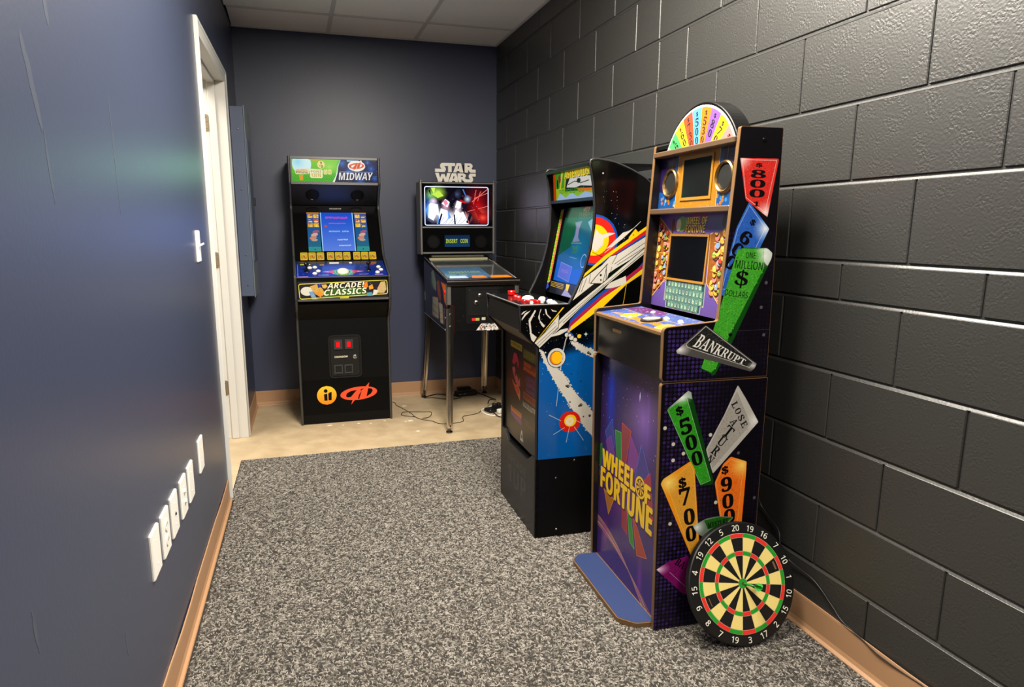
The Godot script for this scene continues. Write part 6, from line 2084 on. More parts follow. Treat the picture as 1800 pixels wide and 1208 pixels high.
func vector_marquee_print(a: Art, w: float) -> void:
	var x0 := -w / 2
	a.fade(a.r, Color(0.75, 0.68, 0.08), Color(0.5, 0.72, 0.12))
	a.poly(rect(x0, 0, x0 + 0.03, 0.12), Color(0.72, 0.26, 0.05))
	a.poly(pts([x0 + 0.03, 0.05, x0 + 0.12, 0.05, x0 + 0.14, 0.12, x0 + 0.03, 0.12]), Color(0.25, 0.55, 0.1))
	a.poly(pts([x0 + 0.06, 0.02, x0 + 0.075, 0.02, x0 + 0.12, 0.12, x0 + 0.1, 0.12]), Color(0.8, 0.75, 0.1))
	a.disc(Vector2(x0 + 0.075, 0.088), 0.014, Color(0.5, 0.06, 0.05), 0.017)
	a.disc(Vector2(x0 + 0.05, 0.068), 0.01, Color(0.1, 0.14, 0.05), 0.02)
	a.poly(pts([0.02 + x0 + 0.11, 0.035, w / 2, 0.03, w / 2, 0.085, x0 + 0.15, 0.085]), Color(0.04, 0.04, 0.05))
	a.poly(pts([x0 + 0.15, 0.05, x0 + 0.19, 0.085, x0 + 0.3, 0.09, w / 2, 0.075, w / 2, 0.04, x0 + 0.3, 0.05, x0 + 0.24, 0.045]), Color(0.85, 0.83, 0.8))
	a.disc(Vector2(x0 + 0.28, 0.07), 0.02, Color(0.05, 0.05, 0.06), 0.009)
	a.line(pts([x0 + 0.17, 0.06, x0 + 0.24, 0.07, x0 + 0.3, 0.06, x0 + 0.38, 0.065]), 0.003, Color(0.1, 0.1, 0.1))
	a.poly(pts([x0 + 0.26, 0.042, w / 2, 0.035, w / 2, 0.025, x0 + 0.28, 0.03]), Color(0.9, 0.42, 0.08))
	a.poly(pts([x0 + 0.03, 0.0, x0 + 0.08, 0.03, x0 + 0.14, 0.01, x0 + 0.2, 0.028, x0 + 0.27, 0.01, x0 + 0.34, 0.026, w / 2, 0.012, w / 2, 0.0]), Color(0.62, 0.72, 0.85))
	a.scrawl(Vector2(x0 + 0.2, 0.035), 0.27, 0.018, Color(0.25, 0.6, 0.1), 9)
	for d in [0.003, 0.0]:
		a.text("ASTEROIDS", Vector2(x0 + 0.255 + d, 0.1 - d), 0.03, Color(0.35, 0.15, 0.02) if d > 0 else Color(0.97, 0.82, 0.1), 0.25)


# ------------------------------------------------------------------ the cabinet with the prize wheel on top

func build_wheel_cabinet() -> void:
	var ang := deg_to_rad(2.5)
	var w := 0.49
	var corner := Vector3(-0.456, 0.0, 3.115)
	var across := Vector3(-sin(ang), 0, cos(ang))
	var root := thing("arcade_cabinet", "purple arcade cabinet with tan edges and a half prize wheel on top", "arcade cabinet", corner - across * (w / 2), -PI / 2 - ang)
	var tan_ := shared("tan_edge", Color(0.395, 0.288, 0.165), 0.45)
	var lift := 0.0046
	# side panels in a lower and an upper piece, tan cores faced with dark print
	var low_raw := reversed_if_clockwise(pts([0.0, lift, 0.33, lift, 0.33, 0.773, -0.012, 0.773]))
	var up_raw := reversed_if_clockwise(pts([-0.012, 0.777, 0.326, 0.777, 0.318, 1.472, 0.187, 1.472, 0.155, 0.944, -0.013, 0.931]))
	var low_r := [0.003, 0.002, 0.002, 0.012]
	var up_r := [0.012, 0.002, 0.004, 0.006, 0.008, 0.014]
	var a := Art.new(Rect2(-0.02, 0.0, 0.36, 1.48), 1250, Color(0.035, 0.02, 0.05))
	wheel_side_print(a)
	var print_mat := art_mat(a, 0.34, 0.0, 1.0)
	print_mat.metallic_specular = 0.32
	var m: MB
	for s in [-1, 1]:
		for k in 2:
			var outline := rounded([low_raw, up_raw][k], [low_r, up_r][k])
			m = MB.new()
			m.prism(outline, 0.014, side_frame(s * (w / 2 - 0.007) - 0.007))
			var side := obj("side_panel", m, tan_, root)
			var inner := rounded(MB.new().inset([low_raw, up_raw][k], 0.0016), [low_r, up_r][k])
			m = MB.new()
			m.prism(inner, 0.0005, side_frame(-w / 2 + 0.014 if s < 0 else w / 2 - 0.0145))
			obj("inner_face", m, shared("wheel_black", Color(0.04, 0.035, 0.045), 0.3), side)
			m = MB.new()
			m.prism(inner, 0.0005, side_frame(w / 2 if s > 0 else -w / 2 - 0.0005), 0.0, a.r)
			obj("side_print", m, print_mat, side, "purple dotted side print with prize wedges")
	for q in [[0.17, 0.855, 0.0055], [0.262, 1.438, 0.0075], [0.196, 0.905, 0.006]]:
		m = MB.new()
		m.lathe(PackedVector2Array([Vector2(0, 0.003), Vector2(q[2] * 0.7, 0.0025), Vector2(q[2], 0.0)]), 16, frame_at(Vector3(w / 2 + 0.0005, q[1], -q[0]), Vector3.UP, Vector3.RIGHT))
		obj("screw_cap", m, black(0.35), root)
	var iw := w - 0.028
	# lower front
	a = Art.new(Rect2(-iw / 2, lift, iw, 0.766), 1200, Color(0.1, 0.06, 0.2))
	wheel_front_print(a, iw)
	m = MB.new()
	m.prism(rect(-iw / 2, lift, iw / 2, 0.772), 0.012, Transform3D(Basis(), Vector3(0, 0, -0.03)), 0.0, a.r)
	obj("front_panel", m, art_mat(a, 0.22), root)
	m = MB.new()
	m.box(Vector3(iw, 1.46, 0.008), 0.0, Transform3D(Basis(), Vector3(0, 0.736, -0.31)))
	m.box(Vector3(iw, 0.012, 0.12), 0.0, Transform3D(Basis(), Vector3(0, 1.464, -0.255)))
	obj("body", m, black(0.4), root)
	# deck box
	m = MB.new()
	m.box(Vector3(iw, 0.128, 0.012), 0.001, Transform3D(Basis(), Vector3(0, 0.842, 0.0)))
	m.box(Vector3(iw, 0.01, 0.03), 0.0, Transform3D(Basis(), Vector3(0, 0.782, -0.012)))
	obj("deck_front", m, shared("deck_gloss", Color(0.05, 0.047, 0.05), 0.18), root)
	m = MB.new()
	m.prism(rect(-0.035, -0.006, 0.035, 0.006), 0.0005, Transform3D(Basis(), Vector3(-0.07, 0.875, 0.006)), 0.0, Rect2(-0.035, -0.006, 0.07, 0.012))
	a = Art.new(Rect2(0, 0, 0.07, 0.012), 2500, Color(0.05, 0.047, 0.05))
	a.text("ARCADE1UP", Vector2(0.035, 0.006), 0.010, Color(0.5, 0.36, 0.1), 0.066)
	obj("badge", m, art_mat(a, 0.3), root)
	var x := slope_frame(0.008, 0.916, -0.158, 0.93)
	a = Art.new(Rect2(-iw / 2, 0, iw, 0.168), 1200, Color(0.24, 0.33, 0.62))
	wheel_deck_print(a, iw)
	m = MB.new()
	m.prism(rect(-iw / 2, 0, iw / 2, 0.166), 0.003, x, 0.0, Rect2(-iw / 2, 0, iw, 0.168))
	obj("control_deck", m, art_mat(a, 0.25, 0.0, 0.78), root)
	m = MB.new()
	m.box(Vector3(iw, 0.016, 0.014), 0.004, Transform3D(Basis(), Vector3(0, 0.912, 0.006)))
	obj("deck_edge", m, tan_, root, "tan front edge of the deck")
	m = MB.new()
	m.lathe(PackedVector2Array([Vector2(0, 0.007), Vector2(0.03, 0.007), Vector2(0.034, 0.005), Vector2(0.035, 0.0)]), 30, x * Transform3D(Basis(Vector3.RIGHT, PI / 2), Vector3(0.05, 0.06, 0.003)))
	obj("spinner", m, shared("spin_dark", Color(0.12, 0.1, 0.09), 0.3), root, "flat dark spinner")
	m = MB.new()
	m.lathe(PackedVector2Array([Vector2(0, 0.0005), Vector2(0.027, 0.0)]), 30, x * Transform3D(Basis(Vector3.RIGHT, PI / 2), Vector3(0.05, 0.06, 0.0102)))
	obj("spinner_top", m, shared("spin_top", Color(0.6, 0.55, 0.48), 0.3), root)
	var white := shared("white_plastic", Color(0.85, 0.84, 0.8), 0.25)
	for q in [[0.045, 0.112], [0.065, 0.104], [0.125, 0.115], [0.145, 0.106], [-0.085, 0.135]]:
		push_button(root, x * Transform3D(Basis(), Vector3(q[0], q[1], 0.003)), 0.0085, 0.0045, white)
	for q in [[-0.085, 0.055], [0.178, 0.04]]:
		m = MB.new()
		m.lathe(PackedVector2Array([Vector2(0, 0.004), Vector2(0.022, 0.004), Vector2(0.025, 0.0)]), 26, x * Transform3D(Basis(Vector3.RIGHT, PI / 2), Vector3(q[0], q[1], 0.003)))
		obj("button", m, mat(Color(0.85, 0.55, 0.12), 0.25), root, "flat amber button")
	# lower screen panel and display
	x = slope_frame(-0.193, 0.94, -0.214, 1.25)
	a = Art.new(Rect2(-iw / 2, 0, iw, 0.312), 1400, Color(0.42, 0.32, 0.62))
	wheel_panel_print(a, iw)
	m = MB.new()
	m.prism(rect(-iw / 2, 0, iw / 2, 0.311), 0.006, x * Transform3D(Basis(), Vector3(0, 0, -0.006)), 0.0, Rect2(-iw / 2, 0, iw, 0.312))
	obj("game_panel", m, art_mat(a, 0.25, 0.0, 0.84), root)
	m = MB.new()
	m.ring(rect(-0.142, 0.094, 0.092, 0.244), rect(-0.135, 0.101, 0.085, 0.237), 0.004, x)
	obj("screen_frame", m, mat(Color(0.55, 0.38, 0.1), 0.35), root, "gold frame round the lower screen")
	m = MB.new()
	m.prism(rect(-0.136, 0.1, 0.086, 0.238), 0.002, x)
	obj("screen", m, shared("dark_screen", Color(0.02, 0.022, 0.03), 0.08), root, "dark switched-off screen")
	# key tiles below the screen
	var key_mats := []
	for k in 4:
		a = Art.new(Rect2(0, 0, 0.02, 0.022), 2400, [Color(0.16, 0.36, 0.36), Color(0.2, 0.4, 0.38), Color(0.14, 0.32, 0.36), Color(0.24, 0.44, 0.4)][k])
		a.rng.seed = 40 + k * 13
		a.line(rect(0.0008, 0.0008, 0.0192, 0.0212), 0.0011, Color(0.46, 0.58, 0.5), true)
		a.scrawl(Vector2(0.01, 0.011), 0.012, 0.014, Color(0.7, 0.74, 0.6), 1)
		key_mats.append(art_mat(a, 0.35))
	for r_ in 4:
		var n: int = [10, 11, 11, 9][r_]
		for i in n:
			var kx := -0.022 + (i - (n - 1) / 2.0) * 0.0208
			var ky := 0.083 - 0.0225 * r_
			m = MB.new()
			m.prism(rect(kx - 0.0098, ky - 0.0105, kx + 0.0098, ky + 0.0105), 0.0012, x, 0.0, Rect2(kx - 0.0098, ky - 0.0105, 0.0196, 0.021))
			obj("key_tile", m, key_mats[rng.randi() % 4], root)
	# shelves with tan edges
	for y in [1.44, 1.256]:
		m = MB.new()
		m.box(Vector3(iw, 0.018, 0.05), 0.003, Transform3D(Basis(), Vector3(0, y, -0.203 if y > 1.4 else -0.198)))
		obj("shelf", m, shared("shelf_tan", Color(0.285, 0.21, 0.135), 0.45), root, "tan cross rail")
	# upper panel, display, two round speakers
	x = slope_frame(-0.203, 1.262, -0.211, 1.434)
	a = Art.new(Rect2(-iw / 2, 0, iw, 0.173), 1400, Color(0.2, 0.12, 0.4))
	wheel_upper_print(a, iw)
	m = MB.new()
	m.prism(rect(-iw / 2, 0, iw / 2, 0.172), 0.006, x * Transform3D(Basis(), Vector3(0, 0, -0.006)), 0.0, Rect2(-iw / 2, 0, iw, 0.173))
	obj("display_panel", m, art_mat(a, 0.25, 0.0, 0.78), root)
	m = MB.new()
	m.ring(rect(-0.088, 0.026, 0.09, 0.16), rect(-0.078, 0.035, 0.08, 0.151), 0.003, x)
	obj("screen_frame", m, mat(Color(0.55, 0.38, 0.1), 0.35), root, "gold frame round the upper screen")
	m = MB.new()
	m.prism(rect(-0.079, 0.034, 0.081, 0.152), 0.0015, x)
	obj("screen", m, shared("dark_screen2", Color(0.06, 0.065, 0.065), 0.1), root, "dark switched-off screen")
	for cx in [-0.155, 0.155]:
		m = MB.new()
		m.lathe(PackedVector2Array([Vector2(0.037, 0.002), Vector2(0.038, 0.006), Vector2(0.042, 0.009), Vector2(0.046, 0.006), Vector2(0.0475, 0.0)]), 36, x * Transform3D(Basis(Vector3.RIGHT, PI / 2), Vector3(cx, 0.085, 0)))
		var ringo := obj("speaker", m, mat(Color(0.5, 0.4, 0.24), 0.3, 0.9), root, "round speaker with a brass rim")
		m = MB.new()
		m.lathe(PackedVector2Array([Vector2(0, 0.003), Vector2(0.03, 0.0025), Vector2(0.039, 0.001)]), 30, x * Transform3D(Basis(Vector3.RIGHT, PI / 2), Vector3(cx, 0.085, 0)))
		obj("mesh", m, shared("grille", Color(0.055, 0.055, 0.05), 0.5), ringo)
	# the half wheel
	build_half_wheel(root, Vector3(0.027, 1.346, -0.19))
	# foot board
	m = MB.new()
	# local y runs into the cabinet, so the board's free edge is at negative y
	var board_raw := reversed_if_clockwise(pts([0.228, 0.018, 0.222, -0.045, 0.18, -0.088, -0.2, -0.088, -0.236, -0.055, -0.236, 0.018]))
	var board := rounded(board_raw, 0.01)
	var fx := frame_at(Vector3(0, lift, 0), Vector3.RIGHT, Vector3(0, 0, -1))
	m.prism(board, 0.017, fx, 0.0)
	var fb := obj("foot_board", m, tan_, root)
	m = MB.new()
	m.prism(rounded(MB.new().inset(board_raw, 0.0035), 0.008), 0.001, fx * Transform3D(Basis(), Vector3(0, 0, 0.017)))
	obj("foot_top", m, mat(Color(0.14, 0.19, 0.33), 0.4), fb, "blue top of the foot board")


func build_half_wheel(root: Node3D, c: Vector3) -> void:
	var r := 0.222
	var base_y := 1.449 - c.y
	var a0 := asin(base_y / r)
	var seg := func(rad: float) -> PackedVector2Array:
		var b := asin(clampf(base_y / rad, -1.0, 1.0))
		var p := PackedVector2Array()
		for i in 33:
			var t := lerpf(b, PI - b, i / 32.0)
			p.append(Vector2(cos(t), sin(t)) * rad)
		return p
	var m := MB.new()
	m.prism(seg.call(r), 0.05, Transform3D(Basis(), c + Vector3(0, 0, -0.052)), 0.002)
	var disc := obj("half_wheel", m, black(0.32), root, "black rimmed half prize wheel")
	m = MB.new()
	m.prism(seg.call(r - 0.008), 0.0012, Transform3D(Basis(), c + Vector3(0, 0, -0.002)))
	obj("white_ring", m, mat(Color(0.8, 0.79, 0.77), 0.4), disc)
	var cols := [Color(0.78, 0.42, 0.4), Color(0.82, 0.63, 0.08), Color(0.42, 0.27, 0.56), Color(0.8, 0.38, 0.08), Color(0.28, 0.5, 0.7), Color(0.76, 0.24, 0.13), Color(0.82, 0.63, 0.1), Color(0.22, 0.56, 0.3), Color(0.4, 0.62, 0.4)]
	var amounts := ["10", "700", "800", "530", "500", "730", "600", "600", ""]
	var step := deg_to_rad(15.0)
	var rr := r - 0.014
	for i in 9:
		var t0 := PI / 2 - step * 4 + step * i - 0.06
		var t1 := t0 + step
		var p := PackedVector2Array()
		for k in 7:
			var t := lerpf(t0, t1, k / 6.0)
			p.append(Vector2(cos(t), sin(t)) * rr)
		p.append(Vector2.ZERO)
		# cut at the shelf
		var cut := Geometry2D.intersect_polygons(p, rect(-0.4, base_y + 0.001, 0.4, 0.4))
		if cut.is_empty():
			continue
		var poly: PackedVector2Array = cut[0]
		m = MB.new()
		m.prism(poly, 0.0012, Transform3D(Basis(), c + Vector3(0, 0, -0.0008)))
		var wedge := obj("wedge", m, mat(cols[i], 0.35), disc)
		var tm := (t0 + t1) / 2
		var dir := Vector2(cos(tm), sin(tm))
		var turn := tm - PI / 2
		var s: String = "$" + amounts[i]
		for k in s.length():
			var rad: float = rr - [0.016, 0.039, 0.066, 0.092][k]
			if amounts[i] == "" or (dir * rad).y < base_y + 0.004:
				continue
			var h: float = [0.015, 0.024, 0.022, 0.021][k]
			var l := letters(s[k], h, 0.0006, "Droid Serif", 700, h * 0.72)
			var o := obj("figure", l, shared("ink", Color(0.04, 0.03, 0.03), 0.5), wedge)
			o.transform = Transform3D(Basis(Vector3(0, 0, 1), turn), c + Vector3(dir.x * rad, dir.y * rad, 0.0006))


func wedge_print(a: Art, outline: Array, face: Array, base: Color, edge: Color, dark: Color, line_col := Color(0.85, 0.85, 0.82)) -> void:
	var o := rounded(pts(outline), 0.006)
	a.poly(o, edge)
	var f := pts(face)
	a.poly(f, base)
	a.specks(f, 1500, 0.0022, [base.lightened(0.16), base.lightened(0.08), base.darkened(0.15), base.darkened(0.25)])
	a.line(f, 0.0012, line_col, true)


func wheel_side_print(a: Art) -> void:
	# dotted purple grid
	for i in 26:
		for j in 108:
			var x := 0.006 + 0.0128 * i
			var y := 0.01 + 0.0128 * j
			if y > 0.93 and (x < 0.16 or y > 1.2):
				continue
			var v := a.rng.randf()
			var k := (0.55 + 0.45 * sin(x * 14.0 + 1.0)) * (0.35 + 0.65 * v)
			if y > 0.8 and y < 0.93:
				k = minf(1.0, k * 1.35)
			a.disc(Vector2(x, y), 0.0051, Color(0.03, 0.02, 0.045).lerp(Color(0.21, 0.14, 0.38), k))
	var pale := [0.002, 0.642, 0.035, 0.592, 0.069, 0.561, 0.037, 0.543, 0.153, 0.611, 0.185, 0.399, 0.038, 0.347]
	for i in range(0, pale.size(), 2):
		a.disc(Vector2(maxf(pale[i], 0.006), pale[i + 1]), 0.0058, Color(0.78, 0.76, 0.68))
	for q in [[0.25, 0.548], [0.316, 0.401], [0.3, 1.05], [0.29, 0.98], [0.305, 0.9]]:
		a.disc(Vector2(q[0], q[1]), 0.005, Color(0.32, 0.3, 0.33))
	var ink := Color(0.03, 0.02, 0.03)
	a.line(pts([0.17, 0.914, 0.33, 0.915]), 0.0015, Color(0.2, 0.16, 0.2))
	# red
	wedge_print(a, [0.19, 1.389, 0.311, 1.39, 0.288, 1.232, 0.215, 1.279], [0.197, 1.385, 0.304, 1.385, 0.279, 1.245, 0.216, 1.285], Color(0.86, 0.17, 0.14), Color(0.88, 0.2, 0.17), Color(0.5, 0.03, 0.03))
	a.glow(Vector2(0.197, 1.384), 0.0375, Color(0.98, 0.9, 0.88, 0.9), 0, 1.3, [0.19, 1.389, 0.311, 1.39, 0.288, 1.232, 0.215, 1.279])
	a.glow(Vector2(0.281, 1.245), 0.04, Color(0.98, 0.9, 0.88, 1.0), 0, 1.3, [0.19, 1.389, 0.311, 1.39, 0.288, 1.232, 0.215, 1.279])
	for q in [["$", 1.371, 0.02], ["8", 1.348, 0.046], ["0", 1.322, 0.046], ["0", 1.296, 0.046], ["1", 1.268, 0.02]]:
		a.fat(q[0], Vector2(0.25, q[1]), 0.0125 if q[0] in ["$", "1"] else 0.021, ink, q[2], -0.03, 0.0007)
	# blue
	wedge_print(a, [0.227, 1.274, 0.297, 1.2, 0.205, 1.01, 0.155, 1.018, 0.157, 1.05, 0.193, 1.204], [0.229, 1.264, 0.284, 1.202, 0.2, 1.03, 0.16, 1.035, 0.197, 1.2], Color(0.16, 0.36, 0.72), Color(0.18, 0.4, 0.76), Color(0.04, 0.1, 0.3), Color(0.75, 0.8, 0.9))
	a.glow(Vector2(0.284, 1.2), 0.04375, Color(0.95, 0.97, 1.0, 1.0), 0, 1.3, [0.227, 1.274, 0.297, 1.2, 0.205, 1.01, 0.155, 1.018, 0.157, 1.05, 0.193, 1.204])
	for q in [["$", 0.243, 1.217, 0.018], ["6", 0.224, 1.176, 0.036], ["0", 0.202, 1.142, 0.036], ["0", 0.183, 1.108, 0.036]]:
		a.fat(q[0], Vector2(q[1], q[2]), q[3], ink, q[3] * 0.9, -0.62)
	# one million
	a.poly(rounded(pts([0.201, 1.143, 0.217, 1.148, 0.294, 1.147, 0.313, 1.133, 0.311, 1.117, 0.206, 0.886, 0.17, 0.817, 0.153, 0.787, 0.11, 0.811, 0.141, 0.921]), 0.006), Color(0.05, 0.28, 0.05))
	var gf := pts([0.201, 1.143, 0.217, 1.147, 0.282, 1.145, 0.289, 1.091, 0.191, 0.897, 0.158, 0.811, 0.143, 0.797, 0.11, 0.811, 0.141, 0.921])
	a.poly(gf, Color(0.24, 0.62, 0.16))
	a.specks(gf, 5200, 0.0022, [Color(0.3, 0.68, 0.16), Color(0.1, 0.4, 0.05), Color(0.22, 0.6, 0.12), Color(0.45, 0.78, 0.3)])
	a.poly(rounded(pts([0.285, 1.146, 0.297, 1.146, 0.313, 1.133, 0.311, 1.117, 0.3, 1.096, 0.287, 1.11]), 0.005), Color(0.72, 0.78, 0.72))
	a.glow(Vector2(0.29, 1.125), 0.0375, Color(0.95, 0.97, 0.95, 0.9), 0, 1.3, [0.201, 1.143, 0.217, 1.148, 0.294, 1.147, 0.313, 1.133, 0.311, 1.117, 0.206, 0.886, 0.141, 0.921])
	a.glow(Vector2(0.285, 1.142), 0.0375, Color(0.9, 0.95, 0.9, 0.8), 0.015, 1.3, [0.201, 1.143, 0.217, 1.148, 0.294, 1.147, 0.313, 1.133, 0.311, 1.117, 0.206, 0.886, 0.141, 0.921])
	a.text("ONE", Vector2(0.244, 1.127), 0.016, ink, 0.032, -0.05, "Droid Sans", 400)
	a.text("MILLION", Vector2(0.241, 1.1), 0.022, ink, 0.088, -0.1, "Droid Sans", 400)
	a.text("$", Vector2(0.22, 1.062), 0.052, ink, 0.042, -0.12, "Droid Serif")
	a.text("DOLLARS", Vector2(0.207, 1.02), 0.017, ink, 0.074, -0.15, "Droid Sans", 400)
	a.disc(Vector2(0.2085, 0.925), 0.0, ink)
	# bankrupt
	a.poly(rounded(pts([0.116, 0.935, 0.289, 0.816, 0.284, 0.803, 0.272, 0.793, 0.15, 0.829, 0.032, 0.857, 0.028, 0.865, 0.047, 0.881]), 0.005), Color(0.3, 0.29, 0.28))
	var bf := pts([0.117, 0.931, 0.278, 0.819, 0.266, 0.806, 0.153, 0.844, 0.063, 0.874, 0.058, 0.883])
	a.poly(bf, Color(0.12, 0.12, 0.12))
	a.specks(bf, 1800, 0.002, [Color(0.32, 0.32, 0.31), Color(0.05, 0.05, 0.05), Color(0.42, 0.41, 0.4)])
	a.line(bf, 0.0014, Color(0.85, 0.84, 0.8), true)
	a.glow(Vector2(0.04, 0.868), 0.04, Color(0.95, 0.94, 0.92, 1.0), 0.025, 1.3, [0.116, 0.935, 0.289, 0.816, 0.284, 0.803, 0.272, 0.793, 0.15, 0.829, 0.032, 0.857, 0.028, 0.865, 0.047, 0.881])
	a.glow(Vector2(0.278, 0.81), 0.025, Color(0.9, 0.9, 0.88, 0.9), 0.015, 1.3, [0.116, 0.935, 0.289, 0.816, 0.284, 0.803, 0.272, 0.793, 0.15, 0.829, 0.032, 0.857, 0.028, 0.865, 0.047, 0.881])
	a.warped("BANKRUPT", Vector2(0.078, 0.876), Vector2(0.246, 0.815), Vector2(0.026, 0.034), Vector2(0.008, 0.013), Color(0.9, 0.89, 0.85), "Droid Serif")
	# lose a turn (lies behind the green wedge)
	wedge_print(a, [0.232, 0.756, 0.265, 0.709, 0.31, 0.639, 0.169, 0.49, 0.156, 0.525, 0.141, 0.568, 0.194, 0.669], [0.231, 0.74, 0.286, 0.634, 0.166, 0.505, 0.145, 0.565], Color(0.62, 0.6, 0.57), Color(0.7, 0.69, 0.66), Color(0.48, 0.46, 0.44), Color(0.75, 0.74, 0.7))
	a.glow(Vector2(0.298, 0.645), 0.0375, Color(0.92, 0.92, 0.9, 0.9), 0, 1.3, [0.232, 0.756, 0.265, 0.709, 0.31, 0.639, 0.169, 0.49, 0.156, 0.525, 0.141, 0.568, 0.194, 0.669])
	for q in [["L", 0.227, 0.697, -1.1, 0.02], ["O", 0.239, 0.677, -1.1, 0.02], ["S", 0.251, 0.656, -1.1, 0.02], ["E", 0.262, 0.636, -1.1, 0.02], ["A", 0.228, 0.644, -1.0, 0.022], ["T", 0.212, 0.616, -0.7, 0.034], ["U", 0.193, 0.589, -0.7, 0.03], ["R", 0.174, 0.561, -0.7, 0.028], ["N", 0.158, 0.535, -0.7, 0.024]]:
		a.text(q[0], Vector2(q[1], q[2]), q[4], ink, q[4] * 0.85, q[3], "Droid Serif")
	# orange 900
	wedge_print(a, [0.177, 0.462, 0.201, 0.517, 0.225, 0.539, 0.28, 0.519, 0.281, 0.488, 0.278, 0.29, 0.214, 0.3], [0.182, 0.462, 0.204, 0.51, 0.225, 0.53, 0.27, 0.512, 0.262, 0.3, 0.218, 0.3], Color(0.92, 0.43, 0.1), Color(0.94, 0.46, 0.1), Color(0.6, 0.2, 0.03), Color(0.95, 0.7, 0.35))
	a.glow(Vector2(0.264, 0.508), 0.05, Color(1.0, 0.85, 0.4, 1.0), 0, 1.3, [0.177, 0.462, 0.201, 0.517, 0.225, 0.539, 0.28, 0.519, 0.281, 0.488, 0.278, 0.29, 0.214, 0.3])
	for q in [["$", 0.209, 0.497, 0.028], ["9", 0.217, 0.453, 0.045], ["0", 0.226, 0.399, 0.045], ["0", 0.235, 0.35, 0.045]]:
		a.fat(q[0], Vector2(q[1], q[2]), q[3], ink, q[3] * 0.78, 0.1)
	# green 500
	a.poly(rounded(pts([0.009, 0.696, 0.073, 0.748, 0.083, 0.743, 0.174, 0.464, 0.167, 0.456, 0.13, 0.457]), 0.005), Color(0.04, 0.24, 0.05))
	var f5 := pts([0.011, 0.695, 0.068, 0.732, 0.163, 0.47, 0.131, 0.46])
	a.poly(f5, Color(0.18, 0.57, 0.12))
	a.specks(f5, 1800, 0.0022, [Color(0.28, 0.66, 0.18), Color(0.1, 0.42, 0.07), Color(0.4, 0.74, 0.3)])
	a.line(f5, 0.0012, Color(0.65, 0.8, 0.65), true)
	a.poly(pts([0.009, 0.697, 0.073, 0.748, 0.083, 0.743, 0.087, 0.722, 0.07, 0.728]), Color(0.55, 0.62, 0.56))
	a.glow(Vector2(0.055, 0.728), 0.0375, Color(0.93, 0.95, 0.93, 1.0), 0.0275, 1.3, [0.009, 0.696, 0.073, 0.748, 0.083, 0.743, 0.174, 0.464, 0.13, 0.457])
	for q in [["$", 0.049, 0.689, 0.03], ["5", 0.071, 0.643, 0.047], ["0", 0.092, 0.593, 0.045], ["0", 0.114, 0.543, 0.043]]:
		a.fat(q[0], Vector2(q[1], q[2]), q[3], ink, q[3] * 0.74, 0.3)
	# amber 700
	wedge_print(a, [0.001, 0.475, 0.009, 0.489, 0.093, 0.536, 0.108, 0.512, 0.148, 0.2, 0.13, 0.2], [0.022, 0.468, 0.093, 0.528, 0.106, 0.503, 0.143, 0.2, 0.132, 0.2], Color(0.86, 0.6, 0.18), Color(0.93, 0.58, 0.1), Color(0.5, 0.3, 0.06), Color(0.93, 0.75, 0.35))
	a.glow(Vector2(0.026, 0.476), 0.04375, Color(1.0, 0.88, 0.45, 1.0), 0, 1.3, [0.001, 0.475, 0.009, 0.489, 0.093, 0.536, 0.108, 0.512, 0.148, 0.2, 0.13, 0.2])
	for q in [["$", 0.071, 0.47, 0.036], ["7", 0.082, 0.428, 0.052], ["0", 0.1, 0.363, 0.05], ["0", 0.109, 0.308, 0.048]]:
		a.fat(q[0], Vector2(q[1], q[2]), q[3], ink, q[3] * 0.66, 0.16)
	# green leaf-shaped token low down
	a.poly(rounded(pts([0.113, 0.331, 0.156, 0.351, 0.198, 0.354, 0.252, 0.346, 0.224, 0.32, 0.155, 0.29, 0.13, 0.305]), 0.01), Color(0.42, 0.48, 0.42))
	a.poly(pts([0.15, 0.345, 0.198, 0.351, 0.245, 0.344, 0.22, 0.326, 0.165, 0.315]), Color(0.1, 0.36, 0.07))
	a.specks(pts([0.15, 0.345, 0.198, 0.351, 0.245, 0.344, 0.22, 0.326, 0.165, 0.315]), 400, 0.002, [Color(0.2, 0.5, 0.12), Color(0.05, 0.25, 0.03)])
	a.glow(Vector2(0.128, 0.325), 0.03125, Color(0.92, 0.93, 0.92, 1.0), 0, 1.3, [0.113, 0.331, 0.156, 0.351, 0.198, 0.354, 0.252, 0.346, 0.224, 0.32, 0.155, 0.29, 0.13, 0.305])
	a.warped("MYSTERY", Vector2(0.163, 0.317), Vector2(0.232, 0.332), Vector2(0.0, 0.018), Vector2(0.0, 0.012), ink, "Droid Serif")
	# purple wedge at the bottom front
	a.poly(pts([0.001, 0.206, 0.038, 0.226, 0.104, 0.238, 0.16, 0.09, 0.09, 0.118]), Color(0.46, 0.07, 0.36))
	a.specks(pts([0.02, 0.206, 0.04, 0.22, 0.104, 0.232, 0.13, 0.14, 0.085, 0.135]), 500, 0.0022, [Color(0.48, 0.06, 0.36), Color(0.22, 0.02, 0.16)])
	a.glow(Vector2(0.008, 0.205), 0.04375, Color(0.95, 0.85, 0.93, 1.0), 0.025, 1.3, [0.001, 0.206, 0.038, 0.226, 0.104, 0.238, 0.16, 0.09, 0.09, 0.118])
	a.line(pts([0.045, 0.192, 0.1, 0.138]), 0.0014, Color(0.75, 0.55, 0.7))
	a.text("BA", Vector2(0.08, 0.215), 0.022, ink, 0.036, -0.6, "Droid Serif")


